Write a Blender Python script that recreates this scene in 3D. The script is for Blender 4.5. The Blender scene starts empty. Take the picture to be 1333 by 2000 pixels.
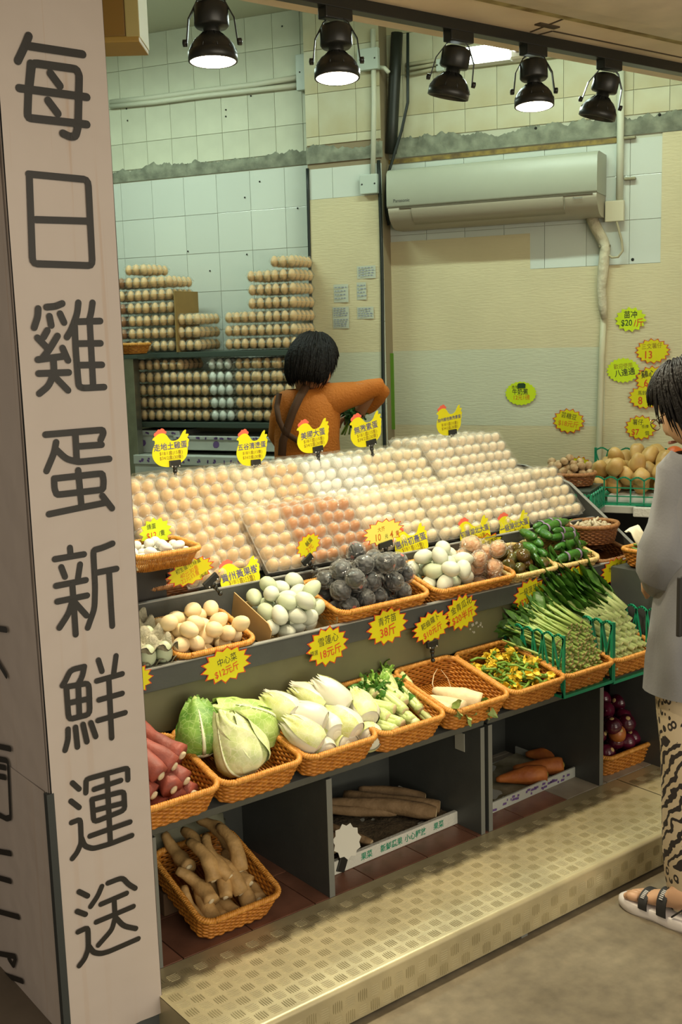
import bpy, bmesh, math, random
import numpy as np
from mathutils import Vector, Matrix, Quaternion
random.seed(7); rng = np.random.RandomState(7)
R = math.radians
COL = bpy.context.scene.collection
SC = bpy.context.scene

# ---------------------------------------------------------------- camera
# world: X runs along the counter, Y into the shop, Z up; the lens is 1.6 m above the street
F_PX, PITCH, ROLL, YAW = 2195.206, .160413628, -.0298159218, .910437288
H = 1.6
cp, sp, c_, s_ = math.cos(PITCH), math.sin(PITCH), math.cos(ROLL), math.sin(ROLL)
_M = np.array([[c_, -s_, 0], [s_, c_, 0], [0, 0, 1]]) @ np.array([[1, 0, 0], [0, -sp, -cp], [0, cp, -sp]])
_N = np.array([[math.sin(YAW), math.cos(YAW), 0], [math.sin(YAW - math.pi / 2), math.cos(YAW - math.pi / 2), 0], [0, 0, 1]])
CAM = np.array([0, 0, H])
_K = _M @ _N.T
cam_data = bpy.data.cameras.new('camera')
cam = bpy.data.objects.new('camera', cam_data)
COL.objects.link(cam)
cam_data.sensor_fit = 'HORIZONTAL'; cam_data.sensor_width = 36
cam_data.lens = F_PX * 36 / 1333
cam_data.clip_start = .05; cam_data.clip_end = 100
_r, _d, _f = _K[0], _K[1], _K[2]
cam.matrix_world = Matrix(((_r[0], -_d[0], -_f[0], 0), (_r[1], -_d[1], -_f[1], 0), (_r[2], -_d[2], -_f[2], H), (0, 0, 0, 1)))
SC.camera = cam
FWD = _N @ np.array([0, 1, 0]); RIGHT = _N @ np.array([1, 0, 0])

def ray(x, y): return _K.T @ np.array([(x - 666.5) / F_PX, (y - 1000) / F_PX, 1.])
def atz(x, y, z): d = ray(x, y); return CAM + d * (z - H) / d[2]
def aty(x, y, b): d = ray(x, y); return CAM + d * b / d[1]
def atx(x, y, a): d = ray(x, y); return CAM + d * a / d[0]
def atd(x, y, dep): d = ray(x, y); return CAM + d * dep / np.dot(FWD, d)

# ---------------------------------------------------------------- colour management, world, lights
SC.view_settings.view_transform = 'Standard'; SC.view_settings.look = 'None'
SC.view_settings.gamma = 1; SC.view_settings.use_curve_mapping = False
SC.view_settings.exposure = -0.22
SC.cycles.transparent_max_bounces = 20
SC.cycles.max_bounces = 7; SC.cycles.diffuse_bounces = 3; SC.cycles.glossy_bounces = 3
SC.cycles.use_adaptive_sampling = True
SC.cycles.caustics_reflective = False; SC.cycles.caustics_refractive = False

def lin(c):
    if isinstance(c, str): c = [int(c[i:i + 2], 16) for i in (1, 3, 5)]
    return tuple(((v / 255) / 12.92 if v / 255 <= .04045 else ((v / 255 + .055) / 1.055) ** 2.4) for v in c[:3]) + (1,)

world = bpy.data.worlds.new('market'); SC.world = world; world.use_nodes = True
bg = world.node_tree.nodes['Background']; bg.inputs[0].default_value = (1.0, .86, .70, 1); bg.inputs[1].default_value = .42

def area(name, loc, size, sy, energy, color, rot=(0, 0, 0)):
    l = bpy.data.lights.new(name, 'AREA'); l.shape = 'RECTANGLE'; l.size = size; l.size_y = sy
    l.energy = energy; l.color = color
    o = bpy.data.objects.new(name, l); o.location = loc; o.rotation_euler = rot; COL.objects.link(o); return o
area('market_hall_light', (.6, -.6, 3.6), 4.0, 1.6, 26, (1, .88, .70))
area('high_fill_light', (.9, -2.9, 2.95), 5.0, 1.5, 84, (1, .90, .73), (R(68), 0, 0))  # added fill behind the camera, stands for no particular lamp
area('low_fill_light', (.9, -3.2, .9), 5.0, 1.0, 120, (1, .90, .70), (R(100), 0, 0))  # added low fill that brightens the soffit and the basket fronts

# ---------------------------------------------------------------- helpers
MATS = {}
def mat(name, col, rough=.6, metal=0., spec=.5, var=0., vscale=8., bump=0., bscale=60., coat=0., rnd=0., col2=None, detail=4, emit=None, estr=0., trans=0., sub=0.):
    if name in MATS: return MATS[name]
    m = bpy.data.materials.new(name); m.use_nodes = True; nt = m.node_tree; N = nt.nodes; L = nt.links
    b = N['Principled BSDF']; b.inputs['Roughness'].default_value = rough; b.inputs['Metallic'].default_value = metal
    b.inputs['Specular IOR Level'].default_value = spec; b.inputs['Coat Weight'].default_value = coat; b.inputs['Coat Roughness'].default_value = .08
    b.inputs['Transmission Weight'].default_value = trans
    if sub: b.inputs['Subsurface Weight'].default_value = sub; b.inputs['Subsurface Scale'].default_value = .01
    base = lin(col); b.inputs['Base Color'].default_value = base
    m.diffuse_color = base
    tc = N.new('ShaderNodeTexCoord')
    out = None
    if var or col2:
        nz = N.new('ShaderNodeTexNoise'); nz.inputs['Scale'].default_value = vscale; nz.inputs['Detail'].default_value = detail
        L.new(tc.outputs['Object'], nz.inputs['Vector'])
        rp = N.new('ShaderNodeValToRGB'); rp.color_ramp.elements[0].position = .35; rp.color_ramp.elements[1].position = .68
        c2 = lin(col2) if col2 else tuple(min(1, v * (1 + var)) for v in base[:3]) + (1,)
        c1 = base if col2 else tuple(v * (1 - var) for v in base[:3]) + (1,)
        rp.color_ramp.elements[0].color = c1; rp.color_ramp.elements[1].color = c2
        L.new(nz.outputs['Fac'], rp.inputs['Fac']); out = rp.outputs['Color']
    if rnd:
        oi = N.new('ShaderNodeObjectInfo'); mr = N.new('ShaderNodeMapRange'); mr.inputs['To Min'].default_value = 1 - rnd; mr.inputs['To Max'].default_value = 1 + rnd * .6
        L.new(oi.outputs['Random'], mr.inputs['Value'])
        hs = N.new('ShaderNodeHueSaturation'); L.new(mr.outputs[0], hs.inputs['Value'])
        if out: L.new(out, hs.inputs['Color'])
        else: hs.inputs['Color'].default_value = base
        out = hs.outputs['Color']
    if out: L.new(out, b.inputs['Base Color'])
    if bump:
        nb = N.new('ShaderNodeTexNoise'); nb.inputs['Scale'].default_value = bscale; nb.inputs['Detail'].default_value = 3
        L.new(tc.outputs['Object'], nb.inputs['Vector'])
        bp = N.new('ShaderNodeBump'); bp.inputs['Strength'].default_value = bump; bp.inputs['Distance'].default_value = .01
        L.new(nb.outputs['Fac'], bp.inputs['Height']); L.new(bp.outputs[0], b.inputs['Normal'])
    if emit: b.inputs['Emission Color'].default_value = lin(emit); b.inputs['Emission Strength'].default_value = estr
    MATS[name] = m; return m

def film(name, tint, alpha, rough=.12, gl=.5, crumple=0):
    """thin clear plastic: see-through with a glossy skin"""
    if name in MATS: return MATS[name]
    m = bpy.data.materials.new(name); m.use_nodes = True; nt = m.node_tree; N = nt.nodes; L = nt.links
    N.clear(); o = N.new('ShaderNodeOutputMaterial')
    t = N.new('ShaderNodeBsdfTransparent'); t.inputs[0].default_value = (.96, .96, .95, 1)
    p = N.new('ShaderNodeBsdfPrincipled'); p.inputs['Base Color'].default_value = lin(tint); p.inputs['Roughness'].default_value = rough; p.inputs['Specular IOR Level'].default_value = gl
    lw = N.new('ShaderNodeLayerWeight'); lw.inputs[0].default_value = .35
    mr = N.new('ShaderNodeMapRange'); mr.inputs['To Min'].default_value = alpha; mr.inputs['To Max'].default_value = min(1, alpha * 4)
    L.new(lw.outputs['Facing'], mr.inputs['Value'])
    if crumple:
        tc = N.new('ShaderNodeTexCoord'); vo = N.new('ShaderNodeTexVoronoi'); vo.feature = 'DISTANCE_TO_EDGE'; vo.inputs['Scale'].default_value = crumple; L.new(tc.outputs['Object'], vo.inputs['Vector'])
        bp = N.new('ShaderNodeBump'); bp.inputs['Strength'].default_value = 1; bp.inputs['Distance'].default_value = .02; L.new(vo.outputs['Distance'], bp.inputs['Height']); L.new(bp.outputs[0], p.inputs['Normal'])
    mx = N.new('ShaderNodeMixShader'); L.new(mr.outputs[0], mx.inputs[0]); L.new(t.outputs[0], mx.inputs[1]); L.new(p.outputs[0], mx.inputs[2]); L.new(mx.outputs[0], o.inputs[0])
    MATS[name] = m; return m

def tag(o, label=None, cat=None, group=None, kind=None):
    if label: o['label'] = label
    if cat: o['category'] = cat
    if group: o['group'] = group
    if kind: o['kind'] = kind
    return o
def mw(loc=(0, 0, 0), x=None, y=None, z=None, rot=None):
    """matrix from a position and either euler rotation or column axes"""
    if x is not None:
        m = Matrix(((x[0], y[0], z[0], loc[0]), (x[1], y[1], z[1], loc[1]), (x[2], y[2], z[2], loc[2]), (0, 0, 0, 1)))
        return m
    m = Matrix.Translation(Vector([float(v) for v in loc]))
    if rot: m = m @ Matrix.Rotation(rot[2], 4, 'Z') @ Matrix.Rotation(rot[1], 4, 'Y') @ Matrix.Rotation(rot[0], 4, 'X')
    return m
def empty(name, M=None, label=None, cat=None, group=None, kind=None):
    o = bpy.data.objects.new(name, None); o.empty_display_size = .05; COL.objects.link(o)
    if M is not None: o.matrix_basis = M
    return tag(o, label, cat, group, kind)
def inst(name, mesh, M=None, parent=None, **k):
    o = bpy.data.objects.new(name, mesh); COL.objects.link(o)
    if parent: o.parent = parent
    if M is not None: o.matrix_basis = M
    return tag(o, k.get('label'), k.get('cat'), k.get('group'), k.get('kind'))
def dup(root, M, label=None, group=None):
    def cpy(o, par):
        c = o.copy(); COL.objects.link(c); c.parent = par
        for ch in o.children: cpy(ch, c)
        return c
    r = cpy(root, root.parent); r.matrix_basis = M
    if label: r['label'] = label
    if group: r['group'] = group
    return r

class MB:
    """collects verts and faces, then makes one mesh"""
    def __init__(s): s.v = []; s.f = []; s.mi = []; s.cur = 0; s.sm = []; s.smooth = True
    def add(s, vs, fs, smooth=None):
        n = len(s.v); s.v.extend([tuple(map(float, p)) for p in vs])
        for f in fs: s.f.append(tuple(i + n for i in f)); s.mi.append(s.cur); s.sm.append(s.smooth if smooth is None else smooth)
        return s
    def box(s, c, d, M=None, ch=0.):
        x, y, z = d[0] / 2, d[1] / 2, d[2] / 2
        if ch:
            k = ch; vs = []; 
            bm = bmesh.new(); bmesh.ops.create_cube(bm, size=1)
            for v in bm.verts: v.co = Vector((v.co.x * d[0], v.co.y * d[1], v.co.z * d[2]))
            bmesh.ops.bevel(bm, geom=bm.edges[:], offset=k, segments=2, affect='EDGES', profile=.6)
            bm.verts.ensure_lookup_table()
            vs = [v.co.copy() for v in bm.verts]; fs = [[v.index for v in f.verts] for f in bm.faces]; bm.free()
            vs = [Vector(c) + (M.to_3x3() @ v if M else v) for v in vs]
            return s.add(vs, fs, False)
        vs = [Vector((sx * x, sy * y, sz * z)) for sz in (-1, 1) for sy in (-1, 1) for sx in (-1, 1)]
        vs = [Vector(c) + (M.to_3x3() @ v if M else v) for v in vs]
        return s.add(vs, [(0, 2, 3, 1), (4, 5, 7, 6), (0, 1, 5, 4), (2, 6, 7, 3), (0, 4, 6, 2), (1, 3, 7, 5)], False)
    def bb(s, a, b, ch=0.):
        return s.box([(a[i] + b[i]) / 2 for i in range(3)], [abs(b[i] - a[i]) for i in range(3)], ch=ch)
    def prism(s, pts, z0, z1, smooth=False):
        n = len(pts); vs = [(p[0], p[1], z0) for p in pts] + [(p[0], p[1], z1) for p in pts]
        fs = [tuple(range(n - 1, -1, -1)), tuple(range(n, 2 * n))] + [(i, (i + 1) % n, n + (i + 1) % n, n + i) for i in range(n)]
        return s.add(vs, fs, smooth)
    def tube(s, pts, r, n=8, cap=True, closed=False, flat=1.):
        pts = [Vector([float(q) for q in p]) for p in pts]; m = len(pts)
        rs = list(r) if hasattr(r, '__len__') else [r] * m
        vs = []; up = None
        for i, p in enumerate(pts):
            a = pts[i - 1] if (i > 0 or closed) else p; b = pts[(i + 1) % m] if (i < m - 1 or closed) else p
            t = (b - a)
            if t.length < 1e-9: t = Vector((0, 0, 1))
            t.normalize()
            if up is None:
                up = Vector((0, 0, 1)) if abs(t.z) < .9 else Vector((1, 0, 0))
            x = up - t * up.dot(t)
            if x.length < 1e-6: x = t.orthogonal()
            x.normalize(); y = t.cross(x); up = x
            for k in range(n):
                an = 2 * math.pi * k / n; vs.append(p + (x * math.cos(an) * flat + y * math.sin(an)) * rs[i])
        fs = []
        for i in range(m if closed else m - 1):
            j = (i + 1) % m
            for k in range(n): fs.append((i * n + k, i * n + (k + 1) % n, j * n + (k + 1) % n, j * n + k))
        if cap and not closed: fs += [tuple(range(n - 1, -1, -1)), tuple(range((m - 1) * n, m * n))]
        return s.add(vs, fs, True)
    def lathe(s, prof, n=20, M=None, sx=1., sy=1.):
        """prof: (radius, z) from bottom to top"""
        vs = []; rings = []
        for r, z in prof:
            if r < 1e-6: rings.append([len(vs)]); vs.append(Vector((0, 0, z)))
            else:
                rings.append(list(range(len(vs), len(vs) + n)))
                vs += [Vector((r * sx * math.cos(2 * math.pi * k / n), r * sy * math.sin(2 * math.pi * k / n), z)) for k in range(n)]
        fs = []
        for a, b in zip(rings, rings[1:]):
            for k in range(n):
                q = [a[k % len(a)], a[(k + 1) % len(a)], b[(k + 1) % len(b)], b[k % len(b)]]
                q2 = []
                for i in q:
                    if i not in q2: q2.append(i)
                if len(q2) > 2: fs.append(tuple(q2))
        if M: vs = [M @ v for v in vs]
        return s.add(vs, fs, True)
    def blob(s, c, r, n=14, m=10, M=None, fn=None):
        """ellipsoid, fn(unit vector)->scale"""
        vs = []; 
        for i in range(m + 1):
            th = math.pi * i / m
            for k in range(n):
                ph = 2 * math.pi * k / n
                u = Vector((math.sin(th) * math.cos(ph), math.sin(th) * math.sin(ph), -math.cos(th)))
                q = fn(u) if fn else 1.
                p = Vector((u.x * r[0] * q, u.y * r[1] * q, u.z * r[2] * q))
                vs.append((M @ p if M else p) + Vector([float(t) for t in c]))
        fs = [(i * n + k, i * n + (k + 1) % n, (i + 1) * n + (k + 1) % n, (i + 1) * n + k) for i in range(m) for k in range(n)]
        return s.add(vs, fs, True)
    def sheet(s, P, closed_u=False):
        """P: rows x cols grid of points"""
        r, c = len(P), len(P[0]); vs = [p for row in P for p in row]
        fs = [(i * c + j, i * c + j + 1, (i + 1) * c + j + 1, (i + 1) * c + j) for i in range(r - 1) for j in range(c - 1)]
        return s.add(vs, fs, True)
    def mesh(s, name, *mats):
        me = bpy.data.meshes.new(name); me.from_pydata([tuple(v) for v in s.v], [], s.f); 
        for m in mats: me.materials.append(m)
        me.polygons.foreach_set('use_smooth', s.sm); me.polygons.foreach_set('material_index', s.mi)
        me.update(); return me
    def obj(s, name, mats, parent=None, M=None, **k):
        if not isinstance(mats, (list, tuple)): mats = [mats]
        return inst(name, s.mesh(name, *mats), M, parent, **k)

# wall frame (back wall of the shop is skew to the counter)
WU = np.array([.457, -.889, 0]); WU /= np.linalg.norm(WU); WN = np.array([.889, .457, 0]); WN /= np.linalg.norm(WN); WD = 5.2368
def wpt(u, z, off=0.): return WN * (WD - off) + WU * u + np.array([0, 0, z])
def wpx(x, y, off=0.):
    d = ray(x, y); q = CAM + d * (WD - off - WN @ CAM) / (WN @ d); return (float(q @ WU), float(q[2]))
WALLM = mw(WN * WD, WU, (0, 0, 1), -WN)   # local: x right along wall, y up, z out of the wall
def wallM(off=0., u=0., z=0.): return mw(wpt(u, z, off), WU, (0, 0, 1), -WN)
CTRM = lambda loc: mw(loc, (1, 0, 0), (0, 0, 1), (0, -1, 0))   # local: x right along counter, y up, z towards the street

# text meshes, all made in one go
_TX = {}
def want(s, bold=0.):
    _TX.setdefault((s, bold), None)
def make_texts():
    tmp = []
    for (s, bold) in _TX:
        cu = bpy.data.curves.new('t', 'FONT'); cu.body = s; cu.size = 1; cu.align_x = 'CENTER'; cu.align_y = 'CENTER'; cu.offset = bold; cu.resolution_u = 3; cu.space_line = .95
        o = bpy.data.objects.new('t', cu); COL.objects.link(o); tmp.append((s, bold, o))
    dg = bpy.context.evaluated_depsgraph_get(); dg.update()
    for s, bold, o in tmp:
        me = bpy.data.meshes.new_from_object(o.evaluated_get(dg)); me.name = 'lettering'; _TX[(s, bold)] = me
    for s, bold, o in tmp: bpy.data.objects.remove(o, do_unlink=True)
def relabel(objs, fmt, layers):
    '''own label for each of a heap, by where it shows: fmt % (place in its row, row)'''
    P = []
    for o in objs:
        q = _K @ (np.array(o.matrix_basis.translation) - CAM); P.append((F_PX * q[1] / q[2], F_PX * q[0] / q[2], o))
    P.sort(key=lambda t: t[0]); n = len(P); k = len(layers)
    for j in range(k):
        row = sorted(P[n * j // k:n * (j + 1) // k], key=lambda t: t[1])
        for i, (_, _, o) in enumerate(row): o['label'] = fmt % ('leftmost' if i == 0 else 'rightmost' if i == len(row) - 1 else ['', 'second', 'third', 'fourth', 'fifth', 'sixth', 'seventh'][i] + ' from left', layers[j])
def text(s, M, m, parent=None, bold=0., size=1., name='lettering', sx=1., **k):
    me = _TX[(s, bold)]
    if not me.materials: me.materials.append(m)
    elif me.materials[0] != m: me = me.copy(); me.materials[0] = m
    return inst(name, me, M @ Matrix.Diagonal((size * sx, size, size, 1)), parent, **k)
SIGN_TXT = ['走地土雞蛋', '五谷清遠蛋', '美國大蛋', '無激素蛋', '加州維他無激素蛋', '貴州黃果樹', '惠州初產蛋', '初醒湖北大蛋', '一級湖北大蛋', '盒(15隻)', '盒(30隻)', '$18/1盒(15隻)', '$34/2盒(30隻)',
 '苗冲', '$20', '/斤', '三文薯仔', '13', '歡迎使用', '八達通', '鷄心', '6', '8', '元', '馬鈴薯', '薯仔', '任揀', '$7', '個', '本地', '牛奶蕉', '12元1磅', '芸糖豆', '$18元斤', '大粒蒜', '工林',
 '水菜芥苗', '菁菜苗', '18元斤', '一級菠菜苗', '$22元斤', '金青瓜花', '$20半斤', '耙齒蘿卜', '$10元斤', '青芥苗', '38斤', '雪蓮心', '18', '精選', '中心菜', '$12元斤', '荷蘭黑蕃茄', '20', '溫室小黃瓜', '10', '10', '元', '4', '隻', '大芥', '鹹蛋', '2元',
 '初生蛋/竹絲蛋', '40元30隻', '22元15隻', '(每排)', '鴿蛋', '$12', '/隻', '果菜', '通菜', '小青瓜', '清新', '果菜', '菜', '新鮮蔬果', '小心輕放']
for s_t in set(SIGN_TXT): want(s_t, .012); want(s_t, .0)
want('Panasonic', .01)
make_texts()
# ================================================================ STRUCTURE
GREYB = mat('dark_laminate', '#474a47', .42, var=.06, vscale=14, bump=.05)
EDGE = mat('laminate_edge', '#6e706a', .5)
# --- street floor
def concrete():
    m = mat('street_concrete', '#7d735e', .72, bump=.25, bscale=14); nt = m.node_tree; N = nt.nodes; L = nt.links
    b = N['Principled BSDF']; tc = N.new('ShaderNodeTexCoord')
    n1 = N.new('ShaderNodeTexNoise'); n1.inputs['Scale'].default_value = 2.2; n1.inputs['Detail'].default_value = 8; n1.inputs['Roughness'].default_value = .65
    n2 = N.new('ShaderNodeTexNoise'); n2.inputs['Scale'].default_value = 26; n2.inputs['Detail'].default_value = 6
    L.new(tc.outputs['Object'], n1.inputs['Vector']); L.new(tc.outputs['Object'], n2.inputs['Vector'])
    r1 = N.new('ShaderNodeValToRGB'); r1.color_ramp.elements[0].position = .36; r1.color_ramp.elements[1].position = .66
    r1.color_ramp.elements[0].color = lin('#665c49'); r1.color_ramp.elements[1].color = lin('#877d68')
    r2 = N.new('ShaderNodeValToRGB'); r2.color_ramp.elements[0].position = .3; r2.color_ramp.elements[1].position = .7
    r2.color_ramp.elements[0].color = (.72, .70, .66, 1); r2.color_ramp.elements[1].color = (1.08, 1.06, 1.0, 1)
    L.new(n1.outputs['Fac'], r1.inputs['Fac']); L.new(n2.outputs['Fac'], r2.inputs['Fac'])
    mx = N.new('ShaderNodeMix'); mx.data_type = 'RGBA'; mx.blend_type = 'MULTIPLY'; mx.inputs['Factor'].default_value = .8
    L.new(r1.outputs[0], mx.inputs[6]); L.new(r2.outputs[0], mx.inputs[7]); L.new(mx.outputs[2], b.inputs['Base Color'])
    return m
MB().bb((-4, -3, -.1), (8, 2.2, 0)).obj('floor', concrete(), kind='structure')
FZ = .098
MB().bb((-1, 2.2, -.1), (7, 7, FZ)).obj('floor', mat('screed', '#5b5043', .8, var=.15), kind='structure', label='raised shop floor behind the step')
shopfloor = bpy.data.objects['floor.001']
TILEB = mat('brown_floor_tile', '#7d5644', .35, var=.25, vscale=9, rnd=.2, bump=.05)
TILEG = mat('beige_floor_tile', '#9a9282', .5, var=.18, vscale=9, rnd=.12)
tm = MB().box((0, 0, .003), (.197, .197, .010), ch=.0015).mesh('tile', TILEB); tm2 = tm.copy(); tm2.materials[0] = TILEG
for i in range(14):
    for j in range(4):
        x = 1.12 + .2 * i; inst('tile', tm if x + .06 * j < 2.62 else tm2, mw((x, 2.345 + .2 * j, FZ)), shopfloor)

# --- aluminium checker plate step (two plates)
ALU = mat('aluminium_plate', '#bfb48f', .40, metal=.45, var=.14, vscale=7, bump=.06, bscale=30)
ALU2 = mat('aluminium_rib', '#b3a985', .32, metal=.5, var=.16, vscale=9)
ALU3 = mat('highlit_rib', '#cfc6a4', .28, metal=.5, var=.1, vscale=9)  # lighter colour carries the highlights on the horizontal ribs
def step(x0, x1, label):
    y0, y1, z1, r = 1.897, 2.243, .1056, .012
    t = empty('checker_plate_step', mw(((x0 + x1) / 2, y0, 0)), label, 'step', 'plates of the aluminium step'); ox = (x0 + x1) / 2
    prof = [(y1, z1)] + [(y0 + r - r * math.sin(a), z1 - r + r * math.cos(a)) for a in [i * math.pi / 12 for i in range(7)]] + [(y0, .008)]
    b = MB(); P = [[(x - ox, y - y0, z) for (y, z) in prof] for x in (x0, x1)]; b.sheet(P)
    th = .004; b.sheet([[(x - ox, y - y0 + (th if i > 4 else 0), z - th if i < 6 else z) for i, (y, z) in enumerate(prof)] for x in (x1, x0)])
    for xx, sg in ((x0, 1), (x1, -1)): b.bb((xx - ox, 0 + .006, .008), (xx - ox + sg * .004, y1 - y0, z1 - .003))
    b.obj('plate', ALU, t)
    g = MB(); p = .060
    def group(cx, cy, top, horiz):
        for k in range(-2, 3):
            L_, w, h = (.030 if abs(k) < 2 else .025) / 2, .0013, .0009
            o = k * .0060
            if horiz: pts = [(cx - L_, cy + o), (cx - L_ * .6, cy + o - w), (cx + L_ * .6, cy + o - w), (cx + L_, cy + o), (cx + L_ * .6, cy + o + w), (cx - L_ * .6, cy + o + w)]
            else: pts = [(cx + o, cy - L_), (cx + o + w, cy - L_ * .6), (cx + o + w, cy + L_ * .6), (cx + o, cy + L_), (cx + o - w, cy + L_ * .6), (cx + o - w, cy - L_ * .6)]
            if top: vs = [(a - ox, b_ - y0, z1) for a, b_ in pts] + [((a) - ox, b_ - y0, z1 + h) for a, b_ in pts]
            else: vs = [(a - ox, 0, b_) for a, b_ in pts] + [(a - ox, -h, b_) for a, b_ in pts]
            fs = [tuple(range(6, 12)) if top else tuple(range(11, 5, -1))] + [(i, (i + 1) % 6, 6 + (i + 1) % 6, 6 + i) for i in range(6)]
            g.cur = 0 if horiz else 1; g.add(vs, fs, False)
    n = int((x1 - x0 - .02) / (p * .62))
    for i in range(n):
        cx = x0 + .025 + i * p * .62
        for j in range(9):
            cy = y0 + .034 + j * p * .62
            if cy < y1 - .015: group(cx, cy, True, (i + j) % 2 == 0)
        for j in range(4):
            cz = .026 + j * p * .62
            if cz < z1 - .012: group(cx, cz, False, (i + j) % 2 == 0)
    o = g.obj('tread_pattern', [ALU3, ALU2], t, kind='stuff')
    for xx in (x0 + .3, x0 + .95): MB().bb((xx - .012 - ox, .002, 0), (xx + .012 - ox, .05, .012)).obj('foot', EDGE, t)
    return t
step(1.098, 2.862, 'worn aluminium checker plate step in front of the dark cabinets')
step(2.866, 3.9, 'aluminium checker plate beyond the joint at the onion basket')

# --- pillar with banner
PX0, PX1, PY = .875, 1.103, 2.15
MB().bb((PX0 + .004, PY + .004, 0), (PX1 - .004, 3.7, 3.2)).obj('pillar', mat('pillar_core', '#4c4f4d', .7), kind='structure')
def banner_mat(name, seed):
    m = mat(name, '#bfae9f', .55); nt = m.node_tree; N = nt.nodes; L = nt.links; b = N['Principled BSDF']
    tc = N.new('ShaderNodeTexCoord'); mp = N.new('ShaderNodeMapping'); mp.inputs['Scale'].default_value = (34, 34, .7); mp.inputs['Location'].default_value = (seed, 0, 0)
    n = N.new('ShaderNodeTexNoise'); n.inputs['Scale'].default_value = 1; n.inputs['Detail'].default_value = 3; n.inputs['Distortion'].default_value = .4
    L.new(tc.outputs['Object'], mp.inputs[0]); L.new(mp.outputs[0], n.inputs['Vector'])
    sx = N.new('ShaderNodeSeparateXYZ'); L.new(tc.outputs['Object'], sx.inputs[0])
    mr = N.new('ShaderNodeMapRange'); mr.inputs['From Min'].default_value = 1.2; mr.inputs['From Max'].default_value = 2.3; mr.inputs['To Min'].default_value = .15; mr.inputs['To Max'].default_value = 1
    L.new(sx.outputs['Z'], mr.inputs['Value'])
    r = N.new('ShaderNodeValToRGB'); r.color_ramp.elements[0].position = .60; r.color_ramp.elements[1].position = .70
    r.color_ramp.elements[0].color = (0, 0, 0, 1); r.color_ramp.elements[1].color = (1, 1, 1, 1)
    L.new(n.outputs['Fac'], r.inputs['Fac'])
    mu = N.new('ShaderNodeMath'); mu.operation = 'MULTIPLY'; L.new(r.outputs[0], mu.inputs[0]); L.new(mr.outputs[0], mu.inputs[1])
    mx = N.new('ShaderNodeMix'); mx.data_type = 'RGBA'; mx.inputs[6].default_value = lin('#b9aea5'); mx.inputs[7].default_value = lin('#a98a6c')
    L.new(mu.outputs[0], mx.inputs[0]); L.new(mx.outputs[2], b.inputs['Base Color'])
    n2 = N.new('ShaderNodeTexNoise'); n2.inputs['Scale'].default_value = 7; L.new(tc.outputs['Object'], n2.inputs['Vector'])
    bp = N.new('ShaderNodeBump'); bp.inputs['Strength'].default_value = .35; bp.inputs['Distance'].default_value = .02; L.new(n2.outputs['Fac'], bp.inputs['Height']); L.new(bp.outputs[0], b.inputs['Normal'])
    return m
INK = mat('banner_ink', '#1f1c17', .5)
BZ = .055
bn = empty('shop_banner', mw((PX0, PY, BZ)), 'tall pale banner with one column of big black characters on the pillar front', 'banner')
def loc(v): return (v[0] - PX0, v[1] - PY, v[2] - BZ)
w = MB(); cols = np.linspace(PX0 + .002, PX1, 9); rows = np.linspace(BZ, 3.2, 60)
w.sheet([[(x - PX0, -.004 - .0012 * math.sin(z * 9 + x * 30) - (.004 * max(0, 1 - (z - BZ) / .12) * math.sin(x * 60)), z - BZ + (.012 * math.sin(x * 25) if z == rows[0] else 0)) for x in cols] for z in rows])
w.sheet([[(-.001, y, z - BZ) for y in np.linspace(-.0045, .02, 3)] for z in np.linspace(.66, 3.2, 30)]); w.sheet([[(PX1 - PX0 + .001, y, z - BZ) for y in np.linspace(-.004, .12, 3)] for z in rows])
w.obj('cloth', banner_mat('banner_vinyl', 0), bn)
def ribbon(mb, pts, r, plane):
    """flat round-ended stroke; pts in metres in the plane's own (a, b)"""
    P = [np.array(p, float) for p in pts]
    Q = [P[0]]
    if len(P) > 2:   # round the corners
        for i in range(1, len(P) - 1):
            a, b, c = P[i - 1], P[i], P[i + 1]; k = min(.35, .012 / max(1e-6, np.linalg.norm(a - b)), .012 / max(1e-6, np.linalg.norm(c - b)))
            A, Cc = b + (a - b) * k, b + (c - b) * k
            for t in (0, .33, .67, 1): Q.append((1 - t) ** 2 * A + 2 * t * (1 - t) * b + t * t * Cc)
    Q.append(P[-1]); n = len(Q); L_, Rr = [], []
    for i in range(n):
        t = (Q[min(i + 1, n - 1)] - Q[max(i - 1, 0)]); t = t / max(1e-9, np.linalg.norm(t)); nn = np.array([-t[1], t[0]])
        L_.append(Q[i] + nn * r); Rr.append(Q[i] - nn * r)
    def cap(c, t):
        a0 = math.atan2(t[1], t[0]); return [c + r * np.array([math.cos(a0 + s), math.sin(a0 + s)]) for s in np.linspace(math.pi / 2, -math.pi / 2, 7)][1:-1]
    t1 = Q[-1] - Q[-2]; t0 = Q[0] - Q[1]
    for i in range(n - 1): mb.add([plane(L_[i]), plane(Rr[i]), plane(Rr[i + 1]), plane(L_[i + 1])], [(0, 1, 2, 3)], False)
    e = [L_[-1]] + cap(Q[-1], t1) + [Rr[-1]]; mb.add([plane(p) for p in e], [tuple(range(len(e) - 1, -1, -1))], False)
    e = [Rr[0]] + cap(Q[0], t0) + [L_[0]]; mb.add([plane(p) for p in e], [tuple(range(len(e) - 1, -1, -1))], False)
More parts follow.
